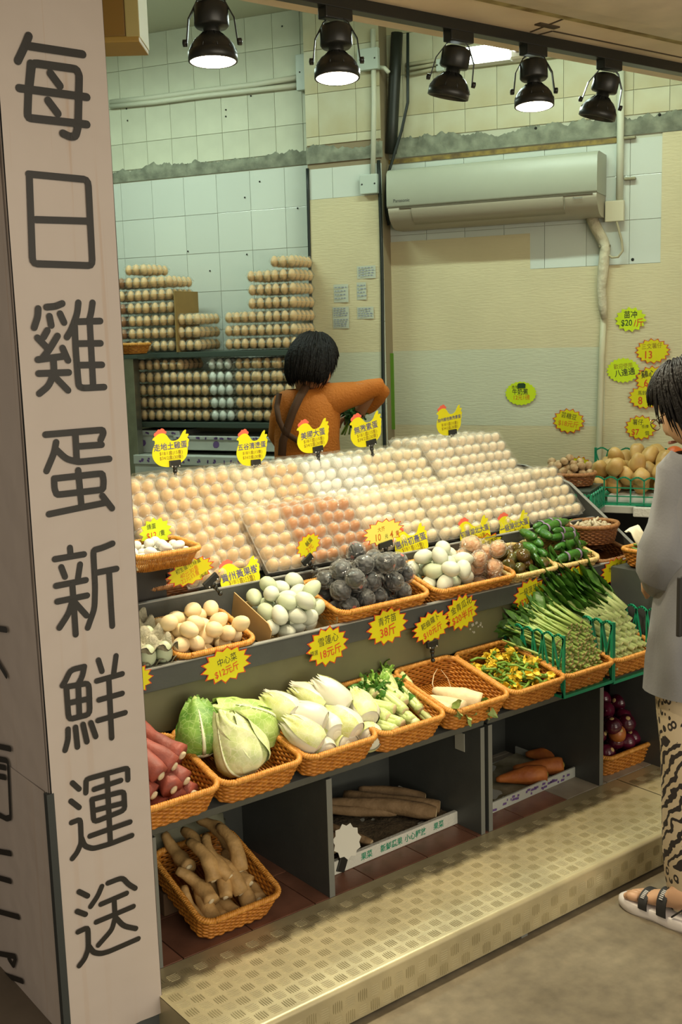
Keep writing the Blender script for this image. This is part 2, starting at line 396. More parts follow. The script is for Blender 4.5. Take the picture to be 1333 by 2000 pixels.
CH = {  # (scale, x offset, y offset): strokes as drawn in the photograph
 'a': (7.406, 20, 50, .0078, ['270,150 215,290 110,510', '265,295 1050,415', '275,930 320,540 960,630 1000,720 985,1450 950,1600 870,1610 765,1560', '300,550 265,930 250,1320 300,1340 1110,1430', '130,905 1110,1035', '585,690 720,870', '550,1085 690,1270']),
 'c': (7.016, 40, 570, .0068, ['245,230 240,340 190,490', '360,210 480,200 575,160', '400,335 425,460', '545,300 600,420', '370,530 320,620', '235,630 390,790', '510,605 400,790 310,900', '240,930 620,880', '580,770 655,940', '455,920 465,1110 390,1290 260,1395', '250,1120 665,1105', '470,1160 655,1350', '795,150 780,300 700,520 640,620', '990,150 970,290 940,400', '750,410 1095,400', '745,470 760,800 800,1290 860,1320 1150,1305', '950,400 975,850 1000,1300', '800,710 1100,705', '820,1005 1120,1000']),
 'd': (7.406, 60, 820, .0068, ['215,215 1040,145 1060,190 1015,290', '650,200 670,600', '700,385 1030,360', '370,325 340,480 230,740', '370,430 520,570 700,610 1140,565', '690,730 735,1220', '345,850 1040,775 1060,880 1050,1010 380,1085 345,1000 340,850', '265,1365 700,1275 1110,1195', '1040,1100 1180,1280']),
 'e': (8.331, 90, 1040, .0066, ['390,250 400,360', '145,435 620,355', '250,565 310,720', '555,520 520,750', '165,870 650,775', '430,850 450,1120 485,1660', '185,1125 670,1025', '430,1120 370,1320 220,1550', '480,1150 660,1350', '1085,180 920,250 770,290 800,900 790,1240 680,1550', '800,660 1150,590', '1030,660 1060,1200 1080,1520']),
 'f': (7.841, 100, 1260, .0062, ['510,330 300,380 220,550 175,620', '510,330 480,480 410,610', '240,640 580,580 595,1060 270,1140 235,640', '420,650 435,1080', '260,890 590,820', '260,1290 260,1450 215,1610', '375,1260 405,1560', '490,1215 550,1480', '610,1190 685,1400', '725,230 780,400', '995,165 960,430', '700,550 1090,440', '735,840 1090,740', '720,1155 1135,1035', '885,520 930,1420']),
 'g': (8.331, 120, 1480, .0060, ['180,410 290,510', '155,705 290,810', '165,1055 310,1000 325,1380 260,1540 180,1640', '325,1300 380,1440 520,1480 800,1400 1150,1265', '400,570 405,350 1080,165 1085,360', '535,515 970,370', '745,260 800,1380', '500,680 1020,545 1035,850 530,1050 500,680', '530,860 1020,735', '465,1275 1120,1045']),
 'h': (8.331, 130, 1690, .0060, ['205,430 345,500', '175,750 310,800', '190,1085 350,1010 360,1350 300,1520 210,1635', '360,1310 440,1420 560,1440 700,1400 1170,1195', '575,345 510,500 395,670', '675,290 910,200 1010,310 1120,375', '560,635 980,455', '485,925 1090,670', '775,540 790,800', '790,860 740,1050 520,1300', '800,850 930,990 1130,1030']),
}
CH['b'] = (2, 0, 0, .0070, ['112,680 345,702 362,1038 128,1030 115,690', '140,858 345,864'])
for key, (sc, ox, oy, r, strokes) in CH.items():
    g = MB(); base = None
    for st in strokes:
        pts = []
        for p in st.split():
            a, b = p.split(','); q = aty(ox + float(a) / sc, oy + float(b) / sc, PY - .0065); pts.append((q[0], q[2]))
        ribbon(g, pts, r, lambda p: (p[0] - PX0, -.0068 - .0002 * random.random(), p[1] - BZ))
    g.obj('character', INK, bn)
bl = empty('shop_banner', mw((PX0, PY, BZ)), 'pale banner on the left pillar face, its characters cut by the frame', 'banner')
w = MB(); w.sheet([[(-.004 - .001 * math.sin(z * 7 + y * 20), y, z - BZ) for y in np.linspace(.002, 1.5, 12)] for z in np.linspace(.30, 3.2, 50)]); w.obj('cloth', banner_mat('banner_vinyl_side', 5), bl)
w = MB(); w.sheet([[(-.006 - .0015 * math.sin(y * 20), y, z - BZ) for y in np.linspace(.016, 1.5, 12)] for z in np.linspace(BZ, .66 + .0, 12)]); w.obj('lower_cloth', banner_mat('banner_vinyl_low', 9), bl)
LS = ['-60,175 30,188', '-30,300 30,400', '-60,712 48,735', '-60,770 38,790 50,1050 30,1056 -60,1010', '-60,805 25,822', '-60,850 25,866', '-70,1195 50,1216', '-70,1310 50,1343', '-70,1465 88,1508', '-60,1665 75,1690 62,1735 40,1700', '-60,1745 105,1803', '-60,1835 60,1857 72,1918 -40,1895', '50,1925 110,2000']
for grp in (LS[:2], LS[2:6], LS[6:9], LS[9:]):
  g = MB()
  for st in grp:
    pts = []
    for p in st.split():
        a, b = p.split(','); q = atx(float(a) / 2.353, 1150 + float(b) / 2.353, PX0 - .008); pts.append((q[1], q[2]))
    ribbon(g, pts, .0068, lambda p: (-.0088 - .0002 * random.random(), p[0] - PY, p[1] - BZ))
  g.obj('character', INK, bl)
MB().bb((PX0 - .010, PY - .006, BZ + .0), (PX0 + .006, PY + .010, .66)).obj('trim_1', mat('corner_strip', '#2f3433', .5), kind='structure', label='dark corner strip on the lower pillar edge')

# --- ceiling, soffit with light track
CEIL = mat('soffit_paint', '#e2cfb4', .6, var=.12, vscale=3)
SZ = 2.41
s = MB().bb((-3, .75, SZ), (5.5, 2.452, SZ + .10)).obj('ceiling', CEIL, kind='structure', label='low soffit over the shop front')
DARKLINE = mat('seam_dirt', '#4d4031', .8)
g = MB()
def strip(p0, p1, wd=.006, z=SZ - .001):
    a, b = np.array(p0), np.array(p1); t = (b - a) / np.linalg.norm(b - a); nn = np.array([-t[1], t[0], 0]) * wd / 2
    g.add([a + nn, b + nn, b + nn + (0, 0, -.002), a + nn + (0, 0, -.002), a - nn, b - nn, b - nn + (0, 0, -.002), a - nn + (0, 0, -.002)], [(2, 3, 7, 6), (0, 1, 2, 3), (4, 5, 6, 7)], False)
for pts in (((1037, 62), (1107, 34), (1333, 86)), ((1050, 68), (1080, 60), (1333, 112))):
    q = [atz(x, y, SZ) for x, y in pts]
    for a, b in zip(q, q[1:]): strip(a, b)
g.obj('ceiling_seam', DARKLINE, s)
q = atz(1075, 50, SZ); MB().bb((q[0] - .05, q[1] - .01, SZ - .004), (q[0] + .03, q[1] + .012, SZ)).obj('patch', DARKLINE, s)
# grubby joint and moulding nearer the street
g0 = atz(1000, 12, SZ)[1]
MB().bb((-3, g0 - .045, SZ - .006), (5.5, g0 - .002, SZ + .002)).obj('trim_2', mat('grubby_joint', '#b5a676', .8, vscale=16, col2='#7a6740'), kind='structure', label='grubby sealant joint along the soffit')
g = MB(); prof = [(g0 - .045, SZ), (g0 - .05, SZ - .012), (g0 - .09, SZ - .03), (g0 - .16, SZ - .035), (g0 - .2, SZ - .05), (g0 - .9, SZ - .05), (g0 - .9, SZ)]
g.sheet([[(x, y, z) for y, z in prof] for x in (-3, 5.5)]); g.obj('trim_3', mat('cornice_paint', '#d6c6b4', .6, var=.1), kind='structure', label='painted moulding at the street side of the soffit')
MB().bb((-1, 2.452, 3.16), (7, 7, 3.26)).obj('ceiling', mat('inner_ceiling', '#c8c9b4', .8), kind='structure', label='higher ceiling inside the shop')
MB().bb((-3, 2.40, SZ + .10), (5.5, 2.452, 3.3)).obj('wall_front', CEIL, kind='structure', label='drop panel above the soffit')

# --- back wall
WALLC = mat('wall_grout', '#bcbda8', .8)
wl = MB(); wl.add([(-4.6, 0, 0), (-2.33, 0, 0), (-2.33, 3.2, 0), (-4.6, 3.2, 0), (-4.6, 0, -.1), (-2.33, 0, -.1), (-2.33, 3.2, -.1), (-4.6, 3.2, -.1)], [(0, 1, 2, 3), (7, 6, 5, 4), (0, 4, 5, 1), (3, 2, 6, 7)], False)
wallL = wl.obj('wall_back', WALLC, None, WALLM, kind='structure')
wr = MB(); wr.add([(-2.33, 0, 0), (1.6, 0, 0), (1.6, 3.2, 0), (-2.33, 3.2, 0), (-2.33, 0, -.1), (1.6, 0, -.1), (1.6, 3.2, -.1), (-2.33, 3.2, -.1)], [(0, 1, 2, 3), (7, 6, 5, 4), (0, 4, 5, 1), (3, 2, 6, 7)], False)
wallR = wr.obj('wall_right', WALLC, None, WALLM, kind='structure')
GLOSS = mat('glazed_white_tile', '#ced5cb', .12, spec=.55, rnd=.05, bump=.02, bscale=12)
PAINT = mat('painted_tile', '#c4c7b0', .6, rnd=.05, var=.07, vscale=5)
PAINT2 = mat('stained_painted_tile', '#c9c9ae', .65, rnd=.05, col2='#b7ae88', vscale=3.2)
def tiles(parent, u0, u1, z0, z1, du, dz, uo, zo, m, th=.007, gap=.0020, off=0., limit=300):
    n = 0
    k0, k1 = math.floor((u0 - uo) / du), math.ceil((u1 - uo) / du); j0, j1 = math.floor((z0 - zo) / dz), math.ceil((z1 - zo) / dz)
    cache = {}
    for j in range(j0, j1):
        for k in range(k0, k1):
            a, b = max(u0, uo + k * du), min(u1, uo + (k + 1) * du); c, d = max(z0, zo + j * dz), min(z1, zo + (j + 1) * dz)
            if b - a < .01 or d - c < .01: continue
            key = (round(b - a, 4), round(d - c, 4))
            if key not in cache: cache[key] = MB().box((0, 0, 0), (key[0] - gap, key[1] - gap, th), ch=.0009).mesh('tile', m)
            t_ = Matrix.Translation(((a + b) / 2, (c + d) / 2, off + th / 2 - .001)) @ Matrix.Rotation(random.uniform(-.0035, .0035), 4, 'Y') @ Matrix.Rotation(random.uniform(-.0035, .0035), 4, 'X')
            inst('tile', cache[key], t_, parent); n += 1
    return n
uc0, _ = wpx(607, 500, .1); uc1, _ = wpx(750, 500, .1)
zb = 2.424
zl = wpx(366.5, 421.5)[1]
tiles(wallL, -4.05, -2.5, 1.1, zb - .005, .2, .2, -3.495, zl, GLOSS)
tiles(wallL, -4.05, -2.5, zb + .06, 3.16, .155, .187, -3.51, 2.62, PAINT)
CEM = mat('bare_cement', '#7f8371', .9, var=.3, vscale=18, bump=.5, bscale=40)
def band(parent, u0, u1, zlow, zhigh, amp, th=.006, off=0.0, amp2=.0):
    n = int((u1 - u0) / .008); top = []; lo = []
    a = 0
    for i in range(n + 1):
        a = a * .8 + random.uniform(-1, 1) * amp * .5; u = u0 + (u1 - u0) * i / n
        top.append((u, zhigh + a + amp * .6 * math.sin(u * 9))); lo.append((u, zlow + random.uniform(-1, 1) * amp2))
    g = MB()
    g.sheet([[(p[0], p[1], off + th) for p in lo], [(p[0], (p[1] + q[1]) / 2, off + th + random.uniform(0, .004)) for p, q in zip(lo, top)], [(p[0], p[1], off + th) for p in top], [(p[0], p[1] + .002, off) for p in top]])
    return g.obj('cement_band', CEM, parent)
band(wallL, -4.3, -2.5, zb, zb + .06, .016, .007)
# left block: column
colM = wallM(.1)
g = MB(); g.bb((uc0, 0, -.1), (uc1, 3.2, 0)); colo = g.obj('pillar', mat('column_core', '#8a7c60', .8), None, colM, kind='structure', label='square column in the middle of the back wall')
zc = wpx(680, 320, .1)[1]
tiles(colo, uc0, uc1, 1.0, zc - .01, .2, .2, uc0 + .135, wpx(680, 385, .1)[1], GLOSS)
tiles(colo, uc0, uc1, zc + .10, 3.16, .2, .2, uc0 + .07, zc + .14, PAINT2)
band(colo, uc0 - .002, uc1 + .01, zc + .015, zc + .09, .014, .008)
PAPER = mat('cream_wallpaper', '#cdc29c', .62, var=.05, vscale=3, bump=.22, bscale=22)
PAPERB = mat('greyish_wallpaper', '#c6c7ac', .6, var=.05, vscale=3, bump=.22, bscale=22)
def emboss(m):
    nt = m.node_tree; N = nt.nodes; L = nt.links; nz = [n for n in N if n.type == 'TEX_NOISE'][-1]
    tc = N.new('ShaderNodeTexCoord'); mp = N.new('ShaderNodeMapping'); mp.inputs['Scale'].default_value = (1.2, 7, 1); L.new(tc.outputs['Object'], mp.inputs[0]); L.new(mp.outputs[0], nz.inputs['Vector'])
emboss(PAPER); emboss(PAPERB)
def papersheet(parent, u0, u1, z0, z1, off, m, name='wallpaper'):
    g = MB(); nu = max(2, int((u1 - u0) / .08)); nz = max(2, int((z1 - z0) / .12))
    g.sheet([[(u, z, off + random.uniform(0, .0012)) for u in np.linspace(u0, u1, nu + 1)] for z in np.linspace(z0, z1, nz + 1)])
    g.add([(u0, z0, off), (u0, z1, off), (u0, z1, off - .003), (u0, z0, off - .003)], [(0, 1, 2, 3)]); g.add([(u1, z0, off), (u1, z1, off), (u1, z1, off - .003), (u1, z0, off - .003)], [(0, 1, 2, 3)])
    return g.obj(name, m, parent)
zp = wpx(680, 385, .1)[1]; zg0, zg1 = wpx(900, 830)[1], wpx(900, 683)[1]
papersheet(colo, uc0 + .004, uc1 - .002, zg1, zp, .009, PAPER); papersheet(colo, uc0 + .004, uc1 - .002, zg0, zg1, .009, PAPERB); papersheet(colo, uc0 + .004, uc1 - .002, .1, zg0, .009, PAPER)
# black cables at both column edges
CAB = mat('black_cable', '#16201c', .5)
g = MB(); x = uc0 + .002; g.tube([(x + .003 * math.sin(z * 3), z, .012) for z in np.linspace(.9, zc - .005, 14)], .008, 6); g.obj('cable', CAB, None, colM, label='black cable down the left edge of the column', cat='cable')
g = MB(); g.tube([(uc1 - .008 + .004 * math.sin(z * 4), z, .016) for z in np.linspace(.9, zc + .0, 14)], .0085, 6); g.obj('cable', CAB, None, colM, label='black cable down the right edge of the column', cat='cable')
# green strip beside the column
ug, zg = wpx(761, 690, .03); _, zgb = wpx(761, 838, .03)
MB().bb((ug - .035, zgb, -.002), (ug + .028, zg, .002)).obj('green_strip', mat('green_card', '#5f8c28', .5), None, wallM(.045), label='green strip of board beside the column edge', cat='strip')
# right wall tiles, paper
def wu(x, y, off=0): return wpx(x, y, off)[0]
def wz(x, y, off=0): return wpx(x, y, off)[1]
ztopR = wz(900, 299); ux = [wu(768, 600), wu(1037, 560), wu(1180, 560), wu(1292, 480)]
zt1 = wz(1231, 430)
tiles(wallR, -2.33, ux[3] + .03, zt1 - .60, ztopR - .01, .193, .193, wu(1231, 430), zt1, GLOSS)
tiles(wallR, -2.33, .9, ztopR + .09, 3.16, .155, .187, -2.2, 2.60, PAINT2)
tiles(wallR, ux[3] + .03, .9, ztopR - .1, ztopR - .01, .193, .193, wu(1231, 430), zt1, GLOSS)
band(wallR, -2.33, 1.0, ztopR + .005, ztopR + .085, .018, .008)
MB().bb((-2.3, ztopR - .022, .004), (wu(1215, 300), ztopR - .002, .012)).obj('trim_4', mat('rotten_timber', '#9b8440', .7, col2='#5c4a2c', vscale=25), wallR, label='strip of old yellowed timber')
zsp = wz(1100, 523)
for a, b, t in ((ux[0] - .2, ux[1], zt1 - .03 + .0), (ux[1], ux[2] + .01, zsp), (ux[2] + .01, ux[3], zsp), (ux[3], 1.6, wz(1310, 258))):
    papersheet(wallR, a, b, zg1, t, .0085, PAPER)
    papersheet(wallR, a, b, zg0, zg1, .0085, PAPERB if b < ux[2] + .02 else PAPER); papersheet(wallR, a, b, .1, zg0, .0085, PAPER)
MB().bb((-1, 7, 0), (7, 7.1, 3.2)).obj('wall_far', WALLC, kind='structure')
MB().bb((.87, 3.7, 0), (.97, 7, 3.2)).obj('wall_left', mat('side_wall', '#b9bba5', .6), kind='structure')
# ================================================================ LAMPS, PIPES, AIR CONDITIONER
BLK = mat('black_lamp_metal', '#22231f', .38, spec=.5)
TY, TZ = 2.30, SZ
g = MB(); g.bb((-.2, TY - .018, TZ - .030), (4.6, TY + .018, TZ), ch=.002)
tr = g.obj('light_track', BLK, label='long black lighting track under the soffit', cat='track')
def bulbmat(on): return mat('lit_bulb', '#fff3da', .3, emit='#fff0d0', estr=22) if on else mat('dark_lens', '#1c1c1a', .2)
def spot_lamp(x, on, label, tilt=(0, 0), yaw=0., energy=60):
    base = TZ - .030
    t = empty('track_spotlight', mw((x, TY, base)), label, 'spotlight', 'spotlights on the ceiling track')
    MB().box((0, 0, -.012), (.085, .034, .030), ch=.004).obj('track_adapter', BLK, t)
    A = Matrix.Translation((0, 0, -.024)) @ Matrix.Rotation(yaw, 4, 'Z') @ Matrix.Rotation(tilt[1], 4, 'Y') @ Matrix.Rotation(tilt[0], 4, 'X') @ Matrix.Diagonal((1, 1, .80, 1))
    for s in (-1, 1):
        g = MB(); pts = [(s * .012, 0, .005), (s * .030, 0, -.010), (s * .052, 0, -.060), (s * .058, 0, -.125)]
        for a, b in zip(pts, pts[1:]):
            d = Vector(b) - Vector(a); g.box((Vector(a) + Vector(b)) / 2, (.003, .013, d.length + .002), Matrix.Rotation(math.atan2(d.x, d.z), 4, 'Y'))
        g.obj('yoke_arm', BLK, t, A)
        g = MB(); g.lathe([(0, 0), (.009, 0), (.010, .003), (.010, .010), (0, .012)], 12, Matrix.Translation((s * .057, 0, -.125)) @ Matrix.Rotation(s * math.pi / 2, 4, 'Y')); g.obj('pivot_knob', BLK, t, A)
    g = MB(); g.lathe([(0, -.012), (.022, -.014), (.036, -.022), (.039, -.030), (.040, -.078), (.036, -.084), (.020, -.086), (.019, -.105)], 28); g.obj('driver_housing', BLK, t, A)
    g = MB(); g.lathe([(.019, -.098), (.026, -.106), (.040, -.118), (.050, -.135), (.054, -.150), (.0565, -.152), (.0565, -.178), (.053, -.180), (.050, -.172), (.040, -.150), (.020, -.140)], 32)
    for k in range(10):
        a = k * math.pi / 5; g.tube([(.022 * math.cos(a), .022 * math.sin(a), -.10), (.045 * math.cos(a), .045 * math.sin(a), -.128), (.0545 * math.cos(a), .0545 * math.sin(a), -.150)], .0018, 4)
    g.obj('reflector_shade', BLK, t, A)
    g = MB(); g.lathe([(0, -.168), (.030, -.169), (.048, -.173), (.0525, -.177), (.05, -.179), (0, -.174)] if on else [(0, -.150), (.03, -.152), (.049, -.165), (.05, -.168), (0, -.154)], 28)
    g.obj('bulb', bulbmat(on), t, A)
    if on:
        l = bpy.data.lights.new('spot_beam', 'SPOT'); l.energy = energy * 1.25; l.color = (1, .86, .60); l.spot_size = R(118); l.spot_blend = .75; l.shadow_soft_size = .045
        o = bpy.data.objects.new('spot_beam', l); COL.objects.link(o); o.parent = t; o.matrix_basis = A @ Matrix.Translation((0, 0, -.185))
    return t
YL = -R(38)
spot_lamp(1.455, True, 'leftmost black track spotlight, lit, its top cut by the frame', (R(-3), 0), YL, 62)
spot_lamp(1.815, True, 'second black track spotlight from the left, lit, at the soffit edge', (R(-6), 0), YL, 66)
spot_lamp(2.235, False, 'unlit black track spotlight just left of the bright tube light', (R(6), R(12)), YL)
spot_lamp(2.530, True, 'lit black track spotlight just right of the bright tube light', (R(-6), 0), YL, 66)
spot_lamp(2.868, False, 'rightmost black track spotlight, unlit and tilted', (R(6), R(14)), YL)

# fluorescent fittings inside the shop
TUBE = mat('lit_tube', '#f4fff6', .3, emit='#e4fff4', estr=14)
WPL = mat('white_enamel', '#dcdcd0', .35)
def tube_light(M, L_, label, energy):
    t = empty('tube_light', M, label, 'ceiling light', 'fluorescent fittings inside the shop')
    MB().box((0, .0, .03), (L_, .10, .05), ch=.006).obj('fitting', WPL, t)
    g = MB(); g.tube([(-L_ / 2 + .03, 0, -.012), (L_ / 2 - .03, 0, -.012)], .019, 14); g.obj('tube', TUBE, t)
    for s in (-1, 1): MB().box((s * (L_ / 2 - .015), 0, -.008), (.024, .05, .055), ch=.004).obj('end_cap', WPL, t)
    l = bpy.data.lights.new('tube_glow', 'AREA'); l.shape = 'RECTANGLE'; l.size = L_ - .1; l.size_y = .05; l.energy = energy; l.color = (.80, 1, .84)
    o = bpy.data.objects.new('tube_glow', l); COL.objects.link(o); o.parent = t; o.matrix_basis = Matrix.Translation((0, 0, -.04))
    return t
def wrot(p): return mw(p, WU, WN, (0, 0, 1))
tube_light(wrot(wpt(-1.2, 3.09, 1.0)), 1.2, 'fluorescent fitting over the wall with the air conditioner', 22)
tube_light(wrot(wpt(-3.3, 3.09, 1.0)), 1.2, 'fluorescent fitting over the egg shelves', 25)
# the bright one seen through the lamps
q = atd(952, 103, 4.35); M = mw(q, WU, WN, (0, 0, 1))
t = empty('floodlight', M, 'small blazing white light panel between the third and fourth spotlights', 'light')
P = MB().box((0, 0, 0), (.17, .03, .05), ch=.004).obj('lit_panel', mat('blazing_panel', '#ffffff', .3, emit='#eefff8', estr=30), t)
MB().box((.125, .0, .0), (.07, .06, .085), ch=.01).obj('sensor_housing', WPL, t); MB().box((0, .045, 0), (.33, .05, .06), ch=.005).obj('back_box', WPL, t)
g = MB(); g.lathe([(0, 0), (.02, 0), (.022, -.006), (.014, -.012), (0, -.012)], 20, Matrix.Translation((.125, -.03, 0)) @ Matrix.Rotation(-math.pi / 2, 4, 'X')); g.obj('lens', mat('dark_lens2', '#9a8f88', .3), t)
g = MB(); g.tube([(0, .05, .03), (0, .05, 3.16 - q[2])], .008, 8); g.obj('drop_rod', WPL, t)
l = bpy.data.lights.new('panel_glow', 'AREA'); l.size = .17; l.size_y = .05; l.shape = 'RECTANGLE'; l.energy = 10; l.color = (.85, 1, .93)
o = bpy.data.objects.new('panel_glow', l); COL.objects.link(o); o.parent = t; o.matrix_basis = Matrix.Translation((0, -.02, -.02)) @ Matrix.Rotation(R(-50), 4, 'X')

# hanging yellow board top left
q0, q1 = atd(200, 72, 2.75), atd(268, 60, 2.75)
t = empty('hanging_cabinet', mw(q0, RIGHT, FWD, (0, 0, 1)), 'yellow-brown hanging box beside the banner at the top left', 'box')
MB().bb((-.1, 0, 0), (.055, .12, .5), ch=.004).obj('side', mat('amber_board', '#8c6a2c', .5), t); MB().bb((.055, -.004, -.004), (.088, .13, .5), ch=.003).obj('edge_rail', mat('olive_edge', '#b5a66a', .5), t)
MB().bb((-.1, -.004, -.014), (.086, .13, .0), ch=.003).obj('bottom_rail', mat('amber_board2', '#a5853e', .5), t)

# air conditioner
def acx(x, y): return wpx(x, y, .19)
u0, z1 = acx(757, 330); u1, _ = acx(1169, 293); z1 = (acx(757, 330)[1] + acx(1182, 293)[1]) / 2; zb0 = acx(775, 447)[1]
zh = z1 - zb0; W_ = u1 - u0
ACW = mat('air_conditioner_plastic', '#a3a795', .38, var=.02); ACG = mat('louvre_plastic', '#a39c88', .45); ACD = mat('louvre_shadow', '#6e6a58', .6)
t = empty('air_conditioner', wallM(.014, u0, zb0), 'wide white wall air conditioner above the cream wallpaper', 'air conditioner')
prof = [(.0, zh), (.15, zh), (.175, zh - .006), (.19, zh - .022), (.195, zh - .10), (.195, .105), (.188, .095)]
def extr(prof, x0, x1, mtl, name, par=t, nseg=1):
    g = MB(); xs = np.linspace(x0, x1, nseg + 1); g.sheet([[(x, z, o) for o, z in prof] for x in xs]); n = len(prof)
    for x, rev in ((x0, 1), (x1, 0)):
        f = list(range(n)); g.add([(x, z, o) for o, z in prof], [tuple(f if rev else f[::-1])], False)
    return g.obj(name, mtl, par)
extr(prof + [(0, .095)], 0, W_, ACW, 'front_panel')
low = [(0, .098), (.187, .098), (.183, .075), (.165, .040), (.13, .012), (.09, 0), (0, 0)]
extr(low, .003, W_ - .003, ACG, 'lower_body')
fl = [(.1865, .088), (.1855, .076), (.168, .041), (.135, .016), (.131, .019), (.163, .044), (.181, .078), (.1825, .088)]
extr([(o + .003, z) for o, z in fl], .12, W_ - .15, ACG, 'louvre')
extr([(.1885, .094), (.1885, .088), (.184, .088), (.184, .094)], .06, W_ - .02, ACD, 'air_slot')
g = MB(); g.bb((W_ - .145, .03, .1855), (W_ - .143, .085, .187)); g.obj('panel_joint', ACD, t)
text('Panasonic', Matrix.Translation((.075, .125, .1958)), mat('grey_print', '#4b4c48', .5), t, bold=.01, size=.021)
text('Panasonic', Matrix.Translation((W_ - .085, .078, .1885)) @ Matrix.Rotation(R(-28), 4, 'X'), mat('grey_print', '#4b4c48', .5), t, bold=.01, size=.011)

# pipes and boxes
WP = mat('white_conduit', '#c9cbb6', .45); BOXM = mat('pale_blue_box', '#b9c4b8', .45); IV = mat('ivory_plastic', '#cfc9ac', .45); SCR = mat('screw', '#2a2a24', .5)
def wall_box(x0, y0, x1, y1, off, label, m, cat='box', screws=True, hole=False):
    a, c = wpx(x0, y0, off); b, d = wpx(x1, y1, off)
    t = empty('junction_box', wallM(off, (a + b) / 2, (c + d) / 2), label, cat)
    w_, h_ = abs(b - a), abs(c - d); MB().box((0, 0, .014), (w_, h_, .03), ch=.004).obj('lid', m, t)
    if screws:
        for sx in (-1, 1): MB().lathe([(0, .0285), (.004, .0285), (.004, .031), (0, .0315)], 10, Matrix.Translation((sx * w_ * .36, 0, 0))).obj('screw', SCR, t)
    return t
wall_box(582, 109, 640, 172, .02, 'large pale blue junction box by the second spotlight', BOXM)
wall_box(702, 99, 743, 136, .12, 'small pale blue junction box high on the column', BOXM)
wall_box(707, 343, 742, 378, .115, 'pale blue socket box at the column top edge', BOXM)
wall_box(1185, 394, 1221, 432, .02, 'ivory outlet plate to the right of the air conditioner', IV, screws=False)
wall_box(856, 118, 872, 140, .03, 'small pale box behind the unlit spotlight', BOXM)
def pipe(name, pts, r, m, label, cat='pipe', off=None):
    P = []
    for p in pts:
        o = p[2] if len(p) > 2 else off; u, z = wpx(p[0], p[1], o); P.append((u, z, o))
    g = MB(); g.tube(P, r, 10); return g.obj(name, m, None, WALLM, label=label, cat=cat)
pipe('conduit', [(216, 200), (300, 191), (400, 177), (500, 165), (590, 150)], .014, WP, 'upper one of two white conduits across the left wall', off=.022)
pipe('conduit', [(216, 208), (300, 200), (400, 187), (500, 176), (590, 166)], .013, WP, 'lower one of two white conduits across the left wall', off=.022)
pipe('conduit', [(729, 57), (731, 200), (729, 343)], .012, WP, 'white conduit down the column into the socket box', off=.128)
pipe('conduit', [(742, 132), (752, 133), (760, 142)], .010, WP, 'short white pipe bend beside the black downpipe', off=.12)
pipe('conduit', [(1213, 130), (1213, 250), (1211, 394)], .016, WP, 'white conduit down to the ivory outlet plate', off=.024)
pipe('downpipe', [(776, 64), (771, 160), (767, 240), (764, 300)], .028, mat('black_pipe', '#1d2019', .5), 'thick black downpipe in the corner beside the column', off=.05)
pipe('cable', [(797, 64), (797, 200), (785, 255), (771, 300), (757, 345), (753, 400), (760, 440)], .007, CAB, 'thin black cable looping down behind the air conditioner', 'cable', .07)
pipe('cable', [(1201, 410), (1207, 440), (1215, 470), (1217, 490), (1208, 502), (1196, 503), (1188, 497)], .0055, mat('beige_cable', '#a9a182', .5), 'beige cable looping below the ivory outlet plate', 'cable', .04)
for k, dy in enumerate((0, 8, 17)):
    pipe('conduit', [(793, 127 + dy * 1.2), (850, 118 + dy), (940, 110 + dy), (1080, 92 + dy), (1160, 85 + dy)], .009, mat('cream_conduit', '#b9b394', .6), ['upper', 'middle', 'lower'][k] + ' one of three cream conduits behind the unlit spotlight', off=.02)
LAG = mat('wrapped_hose', '#c4bca0', .7, var=.12, vscale=22, bump=.6, bscale=50)
g = MB(); P = []
for (x, y) in ((1155, 424), (1165, 446), (1178, 470), (1183, 480), (1181, 500), (1178, 530), (1175, 560), (1178, 600), (1181, 622)):
    u, z = wpx(x, y, .04); P.append((u, z, .035))
g.tube(P, [.026, .026, .025, .021, .024, .024, .021, .020, .014], 10); lag = g.obj('wrapped_drain_hose', LAG, None, WALLM, label='cream wrapped hose dropping from the air conditioner', cat='hose')
pipe('drain_pipe', [(1180, 620), (1176, 700), (1173, 800), (1170, 905), (1168, 960)], .014, mat('cream_pipe', '#c3bd9e', .5), 'slim cream drain pipe down the wallpapered wall', off=.022)
for (x, y, lab) in ((1183, 481, 'rusty clip at the bend of the wrapped hose'), (1231, 349, 'small metal clip on the upper right tiles'), (1231, 269, 'small metal clip at the cement band')):
    u, z = wpx(x, y, .02); MB().box((0, 0, .01), (.05, .012, .03), ch=.003).obj('clip', mat('rusty_metal', '#8a8468', .5, metal=.4), None, wallM(.02 if lab[0] == 'r' else .006, u, z), label=lab, cat='clip')
# screw holes in the tiles
HOLE = mat('hole', '#1d201a', .9)
g = MB()
for (x, y) in ((369, 491), (480, 386), (583, 407), (509, 355), (412, 529), (484, 497), (249, 213), (251, 236), (492, 188), (443, 215), (443, 228), (553, 52), (1048, 251), (1290, 225), (918, 185), (1237, 507)):
    u, z = wpx(x, y); g.lathe([(0, .0085), (.007 if y > 215 and x > 600 else .0045, .0085), (.004, .0105), (0, .0105)], 8, Matrix.Translation((u, z, 0)))
g.obj('wall_plug', HOLE, wallL, kind='stuff')
